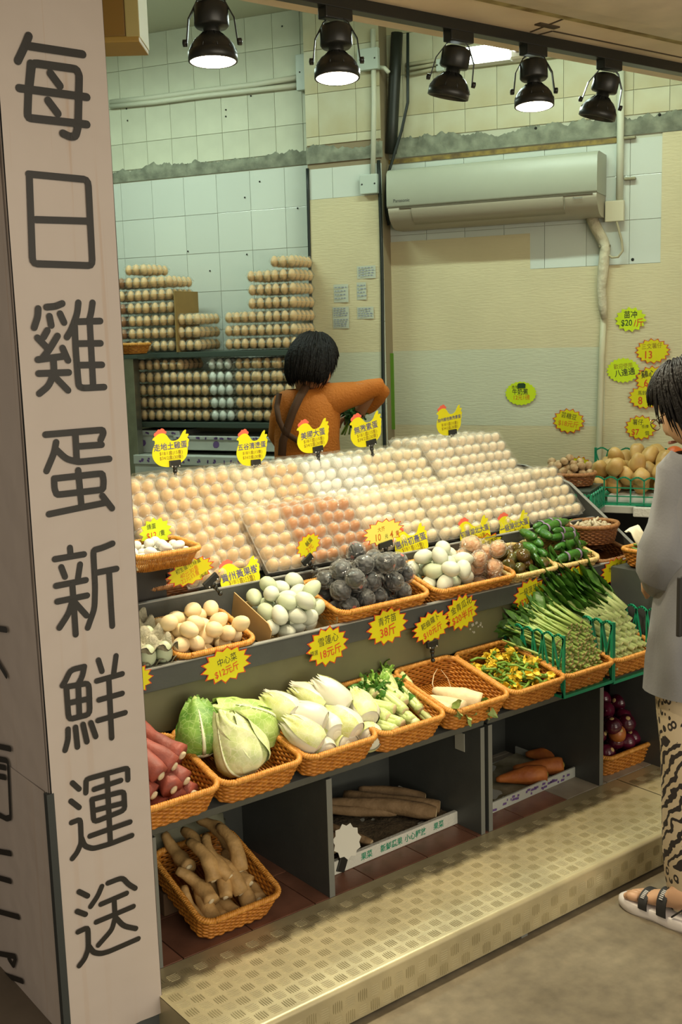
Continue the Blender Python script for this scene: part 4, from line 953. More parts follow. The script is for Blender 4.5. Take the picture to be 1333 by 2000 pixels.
# ivory eggs
for (x, y, z, r) in drop(34, .0235, .245, .17, rs, 60, base=.006, bias=lambda x, y: .12 * abs(x) + .1 * abs(y)):
    M = MB0 @ Matrix.Translation((x - .01, y - .003, z)) @ lay(rs, .7); inst('egg', IE, M, label='ivory egg in the basket between the grey trays and the cardboard box', cat='egg', group='ivory eggs in the middle tier basket')
g = MB(); g.bb((-.14, -.004, 0), (.135, 0, .040), .001); g.obj('cardboard_strip', CARDL, None, mw((1.48, 2.4565, deckz(2.455) + .004), rot=(R(6), 0, 0)), label='torn cardboard strip along the front of the ivory eggs', cat='cardboard')
# pale green eggs, left half of the second wide basket
for (x, y, z, r) in drop(30, .0262, .215, .185, rs, 60, base=.006, bias=lambda x, y: .28 * abs(x + .0) + .1 * abs(y)):
    M = MB2 @ Matrix.Translation((x - .058, y, z)) @ lay(rs, .7) @ Matrix.Diagonal((1.08, 1.08, 1.08, 1)); inst('egg', GE[1] if rs.random() < .7 else GE[0], M, label='pale green egg in the wide basket beside the bagged orange eggs', cat='egg', group='pale green eggs in the wide basket')
# tiny white eggs
TE = MB().lathe(egg_profile(.0135, .018), 16).mesh('egg', E_WHITE)
for (x, y, z, r) in drop(22, .0145, .17, .13, rs, 30, base=.005):
    inst('egg', TE, PG @ Matrix.Translation((x, y, z + .012)) @ lay(rs, .5), label='tiny white egg in the small open basket', cat='egg', group='tiny white eggs in the small basket')
MB().bb((-.085, -.06, .003), (.085, .06, .014), .004).obj('basket_liner', mat('liner', '#c9b98c', .7), None, PG @ Matrix.Translation((0, 0, .003)), label='pale liner under the tiny white eggs', cat='liner')
# grey pulp trays
PULP = mat('grey_pulp', '#a9a48d', .9, var=.08, vscale=40, bump=.4, bscale=160)
def tray_mesh(nx=4, ny=4, p=.047, h=.040, res=8):
    g = MB(); W, D = nx * p, ny * p; rows = []
    for y in np.linspace(-D / 2, D / 2, ny * res + 1):
        row = []
        for x in np.linspace(-W / 2, W / 2, nx * res + 1):
            a = math.cos(2 * math.pi * (x + W / 2) / p); b = math.cos(2 * math.pi * (y + D / 2) / p)
            q = (a + b) / 2; z = h * (.5 + .5 * max(-1, min(1, q * 1.5))); row.append((x, y, z))
        rows.append(row)
    g.sheet(rows); g.sheet([[(x, y, z - .003) for x, y, z in r_] for r_ in rows][::-1])
    for s in (-1, 1):
        g.sheet([[(s * (W / 2), y, z) for y, z in ((v, h * (.5 + .5 * max(-1, min(1, (1 + math.cos(2 * math.pi * (v + D / 2) / p)) * .75)))) for v in np.linspace(-D / 2, D / 2, ny * res + 1))], [(s * (W / 2 + .004), y, h * .35) for y in np.linspace(-D / 2, D / 2, ny * res + 1)]])
    return g.mesh('tray', PULP)
TRM = tray_mesh()
TR0 = mw((1.262, 2.550, deckz(2.550) + .002), rot=(DECKA, 0, 0))
for k, (dz, rz, dx, rx) in enumerate(((0, 0, 0, 0), (.016, .04, .004, 0), (.065, -.03, .0, R(2)))):
    inst('egg_tray', TRM, TR0 @ Matrix.Translation((dx, 0, dz)) @ Matrix.Rotation(rz, 4, 'Z') @ Matrix.Rotation(rx, 4, 'X'), label='grey pulp egg tray, %s of the stack beside the banner' % ('bottom', 'middle', 'top')[k], cat='egg tray', group='grey pulp egg trays')
for k, (a, b, c) in enumerate(((.07, -.07, .062), (.023, -.07, .062), (.07, .02, .062), (-.07, -.03, .12), (-.023, -.0, .115))):
    inst('egg', GE[0], TR0 @ Matrix.Translation((a, b, c)), label='pale green egg resting in the stacked grey trays', cat='egg', group='pale green eggs in the grey trays')
# bagged eggs
BAGC = film('crumpled_clear_bag', '#b9bab6', .13, .15, 1.0, 55)
def bagmesh(r, seed, top=1.0):
    rr = random.Random(seed); ph = [rr.uniform(0, 6.28) for _ in range(8)]; ax = [(rr.gauss(0, 1), rr.gauss(0, 1), rr.gauss(0, 1)) for _ in range(8)]
    def fn(u):
        s = 0
        for k in range(8): s += abs(math.sin(3.2 * (1 + .5 * k) * (u.x * ax[k][0] + u.y * ax[k][1] + u.z * ax[k][2]) + ph[k])) / 8
        return 1 + .16 * (s - .6)
    g = MB(); g.blob((0, 0, 0), (r * 1.12, r * 1.08, r), 26, 16, fn=fn)
    a = rr.uniform(0, 6.28); d = Vector((math.cos(a), math.sin(a), .5)).normalized(); rows = []
    for i in range(6):
        t = i / 5; c = d * r * (.9 + .75 * t); w = r * (.30 - .22 * math.sin(math.pi * min(1, t * 1.4)) + .45 * max(0, t - .45))
        x = d.orthogonal().normalized(); y = d.cross(x); rows.append([tuple(c + (x * math.cos(b) + y * math.sin(b)) * w * (1 + .35 * math.sin(5 * b + i))) for b in np.linspace(0, 2 * math.pi, 17)])
    g.sheet(rows); return g
BE = mat('black_egg_ash', '#2b2e30', .45, var=.25, vscale=30, bump=.3, bscale=60); RED = mat('red_print', '#c2452f', .5); SAL = mat('salted_egg_crust', '#c98a56', .7, col2='#d9b48a', vscale=45, bump=.5, bscale=90)
def bagged(name, m, r, seed, red, label, group, bagm):
    t = empty(name, None, label, 'egg', group); g = MB(); g.lathe(egg_profile(r * .86, r * .98), 18, rrot(random.Random(seed))); g.obj('egg_body', m, t)
    bagmesh(r, seed).obj('bag', bagm, t)
    if red:
        rr = random.Random(seed); g = MB()
        for k in range(3):
            q = rrot(rr); a = rr.uniform(0, 6); s = r * .25
            g.add([q @ Vector((x * s, y * s, r * 1.0 + .001 - .35 * s * (x * x + y * y))) for x, y in ((-1, -.7), (0, -.9), (1, -.5), (1.1, .6), (0, .9), (-.9, .5))], [tuple(range(6))], True)
        g.obj('red_print', RED, t)
    return t
protoB = [bagged('bagged_egg', BE, .0285, 10 + k, k % 2 == 0, 'black coated egg in a crumpled clear bag', 'black coated eggs in clear bags', BAGC) for k in range(5)]
protoO = [bagged('bagged_egg', SAL, .0275, 30 + k, False, 'orange crusted egg in a thin clear bag beside the pale green eggs', 'orange crusted eggs in clear bags', film('thin_clear_bag', '#efe3d2', .15, .18, .9, 55)) for k in range(3)]
def scatter(protos, pts, BM_, dx=0, dy=0, dz=0, rot=rrot):
    for i, (x, y, z, r) in enumerate(pts):
        M = BM_ @ Matrix.Translation((x + dx, y + dy, z + dz)) @ rot(rs)
        if i < len(protos): protos[i].matrix_basis = M
        else: dup(rs.choice(protos), M)
scatter(protoB, drop(40, .0295, .315, .178, rs, 70, base=.006, bias=lambda x, y: .10 * abs(x) + .12 * abs(y)), MB1)
scatter(protoO, drop(15, .028, .135, .178, rs, 50, base=.006, bias=lambda x, y: -.0 + .2 * abs(y)), MB2, .088)
# the rest of the eggs, past the three hundred shown one by one
allm = []; g = MB()
for i, (nm, (m, b)) in enumerate(STUFF.items()):
    allm.append(m); n = len(g.v); g.v += b.v; g.f += [tuple(q + n for q in f) for f in b.f]; g.mi += [i] * len(b.f); g.sm += b.sm
g.obj('eggs', allm, label='the many eggs inside the rear clear boxes and on the rack', cat='egg', kind='stuff')
# ================================================================ VEGETABLES
rs = random.Random(11)
def V(p): return Vector([float(q) for q in p])
def axisM(p0, p1, roll=0.):
    """matrix with origin p0 and local z pointing to p1"""
    p0, p1 = V(p0), V(p1); z = (p1 - p0).normalized(); x = z.orthogonal().normalized(); y = z.cross(x)
    M = Matrix(((x.x, y.x, z.x, p0.x), (x.y, y.y, z.y, p0.y), (x.z, y.z, z.z, p0.z), (0, 0, 0, 1))); return M @ Matrix.Rotation(roll, 4, 'Z')
def axisU(p0, p1, roll=0.):
    p0, p1 = V(p0), V(p1); z = (p1 - p0).normalized(); x = Vector((0, 0, 1)).cross(z).normalized() * -1; y = z.cross(x)
    return Matrix(((x.x, y.x, z.x, p0.x), (x.y, y.y, z.y, p0.y), (x.z, y.z, z.z, p0.z), (0, 0, 0, 1))) @ Matrix.Rotation(roll, 4, 'Z')
def root_mb(L_, R_, seed, taper=.35, bend=.1, knob=.08, n=18, m=14, blunt0=.45, prof=None):
    rr = random.Random(seed); ph = [rr.uniform(0, 6.28) for _ in range(6)]; a = rr.uniform(0, 6.28); g = MB(); pts, rad = [], []
    for i in range(m + 1):
        t = i / m; b = math.sin(math.pi * t) * bend * L_; pts.append((b * math.cos(a), b * math.sin(a), t * L_))
        if prof: r = prof(t)
        else: r = min(1, math.sin(math.pi * min(.5, blunt0 + t * 1.6)) if t < .5 else 1) * (1 - (1 - taper) * max(0, t - .4) / .6)
        if t > .93 and not prof: r *= .75
        rad.append(R_ * r * (1 + knob * math.sin(7 * t + ph[0]) * .6 + knob * .5 * math.sin(17 * t + ph[1])))
    g.tube(pts, rad, n)
    for i, v in enumerate(g.v):
        c = Vector(pts[min(m, i // n)]); d = Vector(v) - c; k = 1 + knob * .5 * math.sin(3 * math.atan2(d.y, d.x) + ph[2] + i // n * .7); g.v[i] = tuple(c + d * k)
    return g, pts, rad
# --- red sweet potatoes
RSP = mat('red_sweet_potato_skin', '#8c4436', .6, var=.22, vscale=22, bump=.35, bscale=40); CUT = mat('pale_cut_end', '#cdbf9c', .7, var=.15, vscale=80)
prot = []
for k in range(4):
    t = empty('sweet_potato', None, 'red sweet potato with a pale cut end in the basket beside the banner', 'sweet potato', 'red sweet potatoes'); g, P, r = root_mb(.165 + .01 * k, .0255, 40 + k, .42, .10, .10); g.obj('skin', RSP, t)
    MB().lathe([(0, .0), (.010, .001), (.0115, -.004), (.006, -.007), (0, -.007)], 12, Matrix.Translation(P[0])).obj('cut_end', CUT, t); prot.append(t)
B0M = LOWM[0]
for i, (x, z, y) in enumerate([(-.06, .030, -.09), (-.015, .030, -.095), (.032, .032, -.085), (.075, .032, -.075), (-.04, .072, -.085), (.010, .074, -.09), (.056, .072, -.07), (.028, .112, -.055), (-.018, .112, -.075), (.070, .110, -.02)]):
    M = B0M @ axisM((x, y, z), (x - .04 + rs.uniform(-.03, .02), y + .15, z + .025)); 
    if i < 4: prot[i].matrix_basis = M
    else: dup(prot[i % 4], M @ Matrix.Rotation(rs.uniform(0, 6), 4, 'Z'))
# --- pointed cabbages
def veinmat(name, c1, c2, vein, sc=14):
    m = mat(name, c1, .5, spec=.4); nt = m.node_tree; N = nt.nodes; L = nt.links; b = N['Principled BSDF']
    tc = N.new('ShaderNodeTexCoord'); n = N.new('ShaderNodeTexNoise'); n.inputs['Scale'].default_value = sc; n.inputs['Detail'].default_value = 3; L.new(tc.outputs['Object'], n.inputs[0])
    r = N.new('ShaderNodeValToRGB'); r.color_ramp.elements[0].position = .35; r.color_ramp.elements[1].position = .65; r.color_ramp.elements[0].color = lin(c1); r.color_ramp.elements[1].color = lin(c2); L.new(n.outputs['Fac'], r.inputs[0])
    vo = N.new('ShaderNodeTexVoronoi'); vo.feature = 'DISTANCE_TO_EDGE'; vo.inputs['Scale'].default_value = sc * 2.2; L.new(tc.outputs['Object'], vo.inputs['Vector'])
    rv = N.new('ShaderNodeValToRGB'); rv.color_ramp.elements[0].position = .0; rv.color_ramp.elements[1].position = .05; rv.color_ramp.elements[0].color = (.55, .55, .55, 1); rv.color_ramp.elements[1].color = (0, 0, 0, 1); L.new(vo.outputs['Distance'], rv.inputs[0])
    mx = N.new('ShaderNodeMix'); mx.data_type = 'RGBA'; L.new(rv.outputs[0], mx.inputs[0]); L.new(r.outputs[0], mx.inputs[6]); mx.inputs[7].default_value = lin(vein); L.new(mx.outputs[2], b.inputs['Base Color'])
    bp = N.new('ShaderNodeBump'); bp.inputs['Strength'].default_value = .5; bp.inputs['Distance'].default_value = .006; L.new(n.outputs['Fac'], bp.inputs['Height']); L.new(bp.outputs[0], b.inputs['Normal'])
    b.inputs['Subsurface Weight'].default_value = 0; return m
CB1 = veinmat('cabbage_green', '#8fb04e', '#b9cf7c', '#dde6b0', 26); CB2 = veinmat('cabbage_pale', '#c3d38c', '#dfe5b4', '#eff0d0', 26); CB3 = veinmat('cabbage_dark', '#4f7f2c', '#7fa648', '#b7cf86', 26)
RIB = mat('pale_rib', '#e4ebc4', .45)
def cabbage(p0, p1, R_, m, m2, label, seed):
    M = axisM(p0, p1, seed * 1.3); L_ = (V(p1) - V(p0)).length; t = empty('pointed_cabbage', M, label, 'cabbage', 'pointed cabbages'); rr = random.Random(seed)
    prof = lambda z: R_ * (math.sin(math.pi * min(1, max(0, z)) ** .62) ** .75) * (1 - .15 * z)
    g = MB(); g.lathe([(max(0, prof(z)) * (.96), z * L_) for z in np.linspace(0, 1, 14)], 22); g.obj('heart', m2, t)
    for k in range(6):
        a0 = k * 2 * math.pi / 6 + rr.uniform(-.2, .2); span = rr.uniform(1.25, 1.6); rows = []; ribs = []
        top = rr.uniform(.86, 1.02)
        for i in range(15):
            z = i / 14 * top; row = []
            for j in range(13):
                s = (j - 6) / 6; a = a0 + s * span * (.55 + .45 * math.sin(math.pi * min(.97, z + .12))); off = .003 + .004 * (k % 3) + .004 * abs(s) ** 3 + .0035 * math.sin(9 * s + 11 * z + k) * (abs(s) * .8 + .2) + (.012 * max(0, z - .8) * (1 + math.sin(7 * s + k)))
                r = max(.004, prof(z)) + off; row.append((r * math.cos(a), r * math.sin(a), z * L_ + .004 * math.sin(5 * s + k) * z))
                if j == 6: ribs.append((r + .0008, a, z * L_))
            rows.append(row)
        g = MB(); g.sheet(rows); g.obj('leaf', m, t)
        g = MB(); g.tube([(r * math.cos(a), r * math.sin(a), z) for r, a, z in ribs[:12]], [.0055 - .0004 * i for i in range(12)], 6, flat=.6)
        for i in range(3, 11):
            r, a, z = ribs[i]
            for s in (-1, 1): 
                q = [(r, a, z), (prof(min(1, (z / L_) + .05)) + .006, a + s * .28, z + .05 * L_), (prof(min(1, (z / L_) + .09)) + .008, a + s * .5, z + .08 * L_)]
                g.tube([(r_ * math.cos(b), r_ * math.sin(b), z_) for r_, b, z_ in q], [.0016, .0012, .0006], 4)
        g.obj('rib', RIB, t)
    MB().lathe([(0, -.004), (.014, -.003), (.016, .006), (0, .01)], 12).obj('cut_stem', CUT, t)
    return t
cabbage(aty(398, 1476, 2.33), aty(380, 1358, 2.41), .052, CB3, CB1, 'dark green pointed cabbage at the left of its basket', 1)
cabbage(aty(537, 1440, 2.35), aty(408, 1378, 2.40), .060, CB1, CB2, 'mid green pointed cabbage lying across the back of its basket', 2)
cabbage(aty(492, 1508, 2.245), aty(432, 1385, 2.31), .062, CB2, CB2, 'pale pointed cabbage leaning at the front of its basket', 3)
# --- white cabbages
NW = mat('napa_white', '#d9d7c2', .38, var=.03, vscale=20); NY = veinmat('napa_leaf', '#c8cf7c', '#dde2ac', '#e9e9cc', 30); NC = mat('napa_cut', '#dcd9bd', .6, var=.06, vscale=60)
def napa_proto(seed):
    rr = random.Random(seed); t = empty('white_cabbage', None, 'small white cabbage with its cut base facing the street', 'cabbage', 'small white cabbages'); L_, R_ = .108, .0405
    prof = lambda z: R_ * float(np.interp(z, [0, .03, .10, .28, .58, .82, 1.0, 1.1], [.50, .72, .90, 1, .96, .76, .48, .36]))
    g = MB(); g.lathe([(0, .0)] + [(.016, .0), (.022, .0015)] + [(prof(z), z * L_ + .002) for z in np.linspace(.03, .98, 12)] + [(.010, L_ * 1.0), (0, L_ * 1.01)], 20); g.obj('head', NW, t)
    MB().lathe([(0, -.0015), (.0125, -.0012), (.015, .001), (.013, .003), (0, .003)], 18).obj('cut_base', NC, t)
    for k in range(5):
        a0 = k * 1.256 + rr.uniform(-.2, .2); rows = []
        for i in range(10):
            z = .03 + i / 9 * (1.03 + .04 * (k % 3)); row = []
            for j in range(9):
                s = (j - 4) / 4; a = a0 + s * .80 * (1 - .55 * max(0, z - .5) ** 1.5 * 2); r = prof(z) + .0015 + .0012 * (k % 2) + (.002 * max(0, z - .55) * (1.5 + math.sin(8 * s + 9 * z + k))) ; row.append((r * math.cos(a), r * math.sin(a), z * L_ + .006 * math.sin(6 * s + k) * z))
            rows.append(row)
        g = MB(); g.sheet(rows); g.obj('leaf', NY if k % 2 else NW, t)
    return t
NP = [napa_proto(k) for k in range(3)]
nl = [((637, 1413, 2.245), (560, 1385, 2.33)), ((677, 1385, 2.30), (612, 1325, 2.385)), ((722, 1408, 2.255), (690, 1352, 2.36)), ((627, 1457, 2.215), (568, 1415, 2.28)), ((699, 1432, 2.225), (648, 1393, 2.31)), ((660, 1436, 2.24), (630, 1405, 2.33)), ((580, 1400, 2.29), (535, 1372, 2.37)), ((643, 1474, 2.215), (600, 1455, 2.31)), ((684, 1456, 2.22), (650, 1445, 2.32)), ((727, 1443, 2.22), (700, 1428, 2.32)), ((602, 1480, 2.24), (570, 1450, 2.33)), ((640, 1385, 2.33), (585, 1352, 2.41))]
for i, (a, b) in enumerate(nl):
    P0 = V(aty(*a)); d = (V(aty(*b)) - P0).normalized(); M = axisM(P0, P0 + d, rs.uniform(0, 6))
    if i < 3: NP[i].matrix_basis = M
    else: dup(NP[i % 3], M)
# --- celery
CEL = mat('celery_stalk', '#b6cb77', .4, col2='#dfe2b0', vscale=9); CELL = mat('celery_leaf', '#6fa136', .5, col2='#9cc25a', vscale=30); CELD = mat('dark_celery_leaf', '#3f7a28', .5, col2='#5f9638', vscale=30)
def leaf(g, p, d, L_, W_, seed, curl=.3, lobes=0, nu=5, nv=7, ruffle=.0):
    """one leaf blade from p along d"""
    rr = random.Random(seed); d = V(d).normalized(); x = d.orthogonal().normalized(); x = Matrix.Rotation(rr.uniform(0, 6.28), 3, d) @ x; n = d.cross(x); p = V(p); rows = []
    for i in range(nv + 1):
        t = i / nv; w = W_ * math.sin(math.pi * min(1, t * .92 + .06)) ** .8 * (1 + (lobes * .35 * math.sin(t * 22))); c = p + d * (L_ * t) + n * (curl * L_ * t * t)
        rows.append([c + x * (w * (j / nu * 2 - 1) * .5) + n * (abs(j / nu * 2 - 1) ** 2 * W_ * .15 + ruffle * W_ * math.sin(6 * t * (1 + j % 2) + j * 2.1)) for j in range(nu + 1)])
    g.sheet(rows)
def celery_proto(seed):
    rr = random.Random(seed); t = empty('celery_heart', None, 'cut celery heart, its pale base facing the street', 'celery', 'celery hearts'); L_ = .105
    g = MB()
    for k in range(5):
        a = k * 1.2566; pts = [((.006 + .002 * z / L_ * 3) * math.cos(a), (.006 + .002 * z / L_ * 3) * math.sin(a), z) for z in np.linspace(0, L_, 6)]; g.tube(pts, [.0085, .0105, .0095, .0080, .0062, .0045], 8)
    g.lathe([(0, 0), (.013, 0), (.0165, .010), (.013, .04), (.010, .06), (0, .07)], 14); g.obj('stalks', CEL, t)
    MB().lathe([(0, -.002), (.0125, -.0015), (.013, .001), (0, .002)], 14).obj('cut_base', mat('celery_cut', '#c9b88c', .7), t)
    g = MB(); 
    for k in range(16): leaf(g, (rr.uniform(-.01, .01), rr.uniform(-.01, .01), rr.uniform(L_ * .65, L_ * 1.15)), (rr.uniform(-1, 1), rr.uniform(-1, 1), rr.uniform(.4, 1.6)), rr.uniform(.022, .045), rr.uniform(.018, .032), seed * 50 + k, rr.uniform(-.3, .6), 1, ruffle=.18)
    g.obj('leaves', CELD if seed % 3 == 0 else CELL, t, kind='stuff'); return t
CP = [celery_proto(k) for k in range(4)]
ce = [(781, 1367, 2.31, -64, -20), (792, 1373, 2.30, -48, -40), (771, 1385, 2.275, -68, -14), (792, 1390, 2.265, -50, -40), (823, 1388, 2.285, -42, -46), (787, 1414, 2.225, -62, -22), (808, 1409, 2.235, -48, -36), (774, 1427, 2.215, -60, -18), (848, 1411, 2.24, -44, -40), (817, 1417, 2.22, -50, -35), (760, 1402, 2.26, -45, -25), (750, 1340, 2.39, -40, -20), (800, 1340, 2.39, -30, -35), (735, 1358, 2.36, -30, -30), (770, 1350, 2.35, -20, -40)]
for i, (x, y, yy, dx, dy) in enumerate(ce):
    P0 = V(aty(x, y, yy)); M = axisM(P0, aty(x + dx, y + dy, yy + .10), rs.uniform(0, 6))
    if i < 4: CP[i].matrix_basis = M
    else: dup(CP[i % 4], M)
# --- radish
RADM = mat('pale_radish_skin', '#dcc9a0', .55, var=.07, vscale=26, bump=.2); HAIR = mat('root_hair', '#cfb690', .7); RLEAF = mat('radish_leaf', '#7d9a48', .5, col2='#a8ba70', vscale=40)
for k, (a, b, R_, lab) in enumerate((((938, 1376, 2.235), (846, 1348, 2.35), .034, 'right pale radish with cut leaves in its basket'), ((905, 1388, 2.225), (838, 1362, 2.33), .029, 'middle pale radish in its basket'), ((880, 1390, 2.22), (832, 1372, 2.31), .020, 'leftmost pale radish in its basket'))):
    P0, P1 = V(aty(*a)), V(aty(*b)); t = empty('pale_radish', axisM(P0, P1, k), lab, 'radish'); g, P, r = root_mb((P1 - P0).length, R_, 70 + k, .35, .03, .03); g.obj('root', RADM, t)
    g = MB()
    for q in range(7 if k == 0 else 3): leaf(g, (rs.uniform(-.01, .01), rs.uniform(-.01, .01), 0), (rs.uniform(-.8, .8), rs.uniform(-.8, .8), -1), rs.uniform(.03, .065), .026, 500 + 10 * k + q, .3, 1, ruffle=.1)
    g.obj('leaf_stub', RLEAF, t, kind='stuff')
    if k < 2:
        T = t.matrix_basis.inverted(); g = MB(); pts = [(850, 1352, 2.36), (845, 1335, 2.37), (848, 1318, 2.39), (855, 1306, 2.41)] if k == 0 else [(850, 1355, 2.34), (862, 1348, 2.35), (882, 1345, 2.36), (875, 1325, 2.38), (862, 1308, 2.41)]
        g.tube([T @ V(aty(*p)) for p in pts], [.0028, .002, .0015, .001, .0008][:len(pts)], 5); g.obj('root_tail', HAIR, t)
# --- squash flowers
PET = mat('yellow_petal', '#e0b81c', .5, col2='#f0d84a', vscale=60); FST = mat('flower_stem', '#5f8a2c', .45, col2='#86a83e', vscale=50)
def flower_proto(seed):
    rr = random.Random(seed); t = empty('squash_flower', None, 'yellow squash flower with a green stem lying in its basket', 'flower', 'squash flowers'); L_ = rr.uniform(.05, .075)
    a = rr.uniform(-.02, .02); g = MB(); g.tube([(0, 0, 0), (a, .003, L_ * .33), (a * 1.3, -.003, L_ * .66), (a * .6, 0, L_)], [.0045, .004, .0036, .005], 7); g.lathe([(0, L_ - .004), (.006, L_), (.007, L_ + .006), (0, L_ + .010)], 8, Matrix.Translation((a * .6, 0, 0))); g.obj('stem', FST, t)
    g = MB()
    for k in range(5):
        b = k * 1.256; leaf(g, (a * .6, 0, L_ + .004), (math.cos(b) * .55, math.sin(b) * .55, 1), rr.uniform(.024, .034), .017, seed * 9 + k, -.25, 0, ruffle=.15)
    g.obj('petals', PET, t); return t
FP = [flower_proto(k) for k in range(5)]
fp = drop(62, .0165, .200, .215, rs, 30, base=.014, bias=lambda x, y: .16 * (abs(x) + abs(y)))
scatter(FP, fp, LOWM[5], rot=lambda r: Matrix.Rotation(r.uniform(0, 6.28), 4, 'Z') @ Matrix.Rotation(r.uniform(1.0, 1.9), 4, 'X') @ Matrix.Translation((0, 0, -.04)))
# --- green lattice crates
GCR = mat('green_crate_plastic', '#1d8a63', .4, spec=.5, rnd=.03)
def lattice(M, W_, Hh, parent, n, name='lattice_side', zig=True, th=.006):
    """panel in local x (length) / z (height): scalloped top, posts and diagonals"""
    g = MB(); p = W_ / n
    def bar(a, b, w=.006):
        a, b = Vector((a[0], 0, a[1])), Vector((b[0], 0, b[1])); d = b - a; g.box((a + b) / 2, (w, th, d.length + w * .5), Matrix.Rotation(math.atan2(d.x, d.z), 4, 'Y'))
    bar((0, 0), (W_, 0), .008); bar((0, 0), (0, Hh), .010); bar((W_, 0), (W_, Hh), .010); bar((0, Hh * .30), (W_, Hh * .30), .004)
    for i in range(n + 1):
        if 0 < i < n: bar((i * p, 0), (i * p, Hh - .008), .005)
    if zig:
        for i in range(n):
            bar((i * p, 0), ((i + 1) * p, Hh * .93), .0045)
            bar(((i + 1) * p, 0), (i * p, Hh * .93), .0045) if i % 2 == 0 else None
    else: bar((0, Hh * .62), (W_, Hh * .62), .004)
    for i in range(n):
        pts = [(i * p + p * s, Hh - .010 + .012 * math.sin(math.pi * s)) for s in np.linspace(0, 1, 6)]
        for a, b in zip(pts, pts[1:]): bar(a, b, .006)
    return g.obj(name, GCR, parent, M)
def open_crate(x0, x1, y0, y1, z0, h, label):
    t = empty('green_crate', mw(((x0 + x1) / 2, y0, z0)), label, 'crate', 'open green crates on the lower shelf'); w = (x1 - x0)
    RZ = Matrix.Rotation(math.pi / 2, 4, 'Z')
    lattice(Matrix.Translation((-w / 2, 0, 0)) @ RZ, y1 - y0, h, t, 7); lattice(Matrix.Translation((w / 2, 0, 0)) @ RZ, y1 - y0, h, t, 7)
    lattice(Matrix.Translation((-w / 2, y1 - y0, 0)), w, h, t, 6, 'lattice_back')
    g = MB(); g.bb((-w / 2, -.004, -.004), (w / 2, .010, .006)); g.obj('front_rail', GCR, t); return t
open_crate(2.556, 2.786, 2.205, 2.50, .468, .192, 'green lattice crate around the basket of cut green stems')
open_crate(2.794, 3.02, 2.205, 2.50, .462, .196, 'green lattice crate around the dark leafy greens')
# --- cut green stems
ST = mat('green_stalk', '#7f9d45', .45, col2='#a8b868', vscale=20); STE = mat('stalk_cut', '#b7a673', .7, var=.2, vscale=90); DL = mat('dark_green_leaf', '#345c1e', .45, col2='#4f7a2c', vscale=26, bump=.3, bscale=30)
def stem_proto(seed, L_=.21, r=.0048):
    rr = random.Random(seed); t = empty('water_spinach', None, 'cut green water spinach stalk lying in the first green crate', 'vegetable', 'cut green stalks'); g = MB()
    a, b = rr.uniform(-.012, .012), rr.uniform(-.008, .008)
    g.tube([(0, 0, 0), (a * .3, b * .3, L_ * .3), (a, b, L_ * .65), (a * 1.6, b * 1.5, L_)], [r * 1.15, r, r * .85, r * .5], 7)
    for k in range(2): z = L_ * rr.uniform(.2, .6); g.tube([(a * z / L_, b * z / L_, z), (rr.uniform(-.014, .014), rr.uniform(-.012, .012), z + .05)], [r * .6, r * .3], 5)
    g.obj('stalk', ST, t); MB().lathe([(0, -.001), (r * 1.1, -.001), (r * 1.1, .002), (0, .002)], 7).obj('cut_end', STE, t)
    g = MB()
    for k in range(3): leaf(g, (a * .7, b * .7, L_ * rr.uniform(.5, .85)), (rr.uniform(-.7, .7), rr.uniform(-.7, .7), 1), rr.uniform(.05, .085), rr.uniform(.02, .034), seed * 7 + k, rr.uniform(-.3, .3), 0, ruffle=.1)
    g.obj('leaf', DL, t, kind='stuff'); return t
SPR = [stem_proto(100 + k) for k in range(6)]
k = 0
for row in range(17):
    z = .505 + row * .0098; n = 13 - (row % 2)
    for j in range(n):
        if row > 12 and (j < 2 + (row - 12) or j > n - 1 - (row - 12) * .5): continue
        x = 2.575 + (j + .5 + .25 * (row % 2)) * .0152; y = 2.215 + .004 * row + rs.uniform(-.012, .010)
        M = axisM((x, y, z), (x - .03 + rs.uniform(-.025, .02), y + .20, z + .020 + .0035 * row + rs.uniform(-.006, .012)), rs.uniform(0, 6))
        if k < 6: SPR[k].matrix_basis = M
        else: dup(SPR[k % 6], M)
        k += 1
# --- dark leafy greens
LS_ = mat('pale_thick_stalk', '#a9bd6e', .4, col2='#ced6a0', vscale=12); LG = mat('long_dark_leaf', '#35601f', .42, col2='#5a8434', vscale=24, bump=.4, bscale=24)
def green_proto(seed, L_=.27):
    rr = random.Random(seed); t = empty('leafy_green', None, 'dark leafy green with a thick pale stalk at the right end of the lower shelf', 'greens', 'dark leafy greens'); g = MB()
    g.tube([(0, 0, 0), (0, 0, L_ * .25), (.004, 0, L_ * .5), (.006, .003, L_ * .9)], [.0092, .0080, .0042, .0012], 8, flat=.75); g.obj('stalk', LS_, t)
    MB().lathe([(0, -.001), (.0085, -.001), (.0085, .002), (0, .002)], 8, sx=.8).obj('cut_end', mat('greens_cut', '#d0c99a', .6), t)
    g = MB(); rows = []
    for i in range(13):
        u = i / 12; w = .042 * math.sin(math.pi * min(1, u * .9 + .08)) ** .7; z = L_ * (.26 + .80 * u); bend = .05 * u * u
        rows.append([((j / 6 * 2 - 1) * w + .003 * math.sin(9 * u + j), .004 + bend + .010 * abs(j / 6 * 2 - 1) ** 1.5 + .006 * math.sin(14 * u + 3 * j + seed), z) for j in range(7)])
    g.sheet(rows); g.obj('leaf_blade', LG, t); return t
GP = [green_proto(k) for k in range(4)]; k = 0
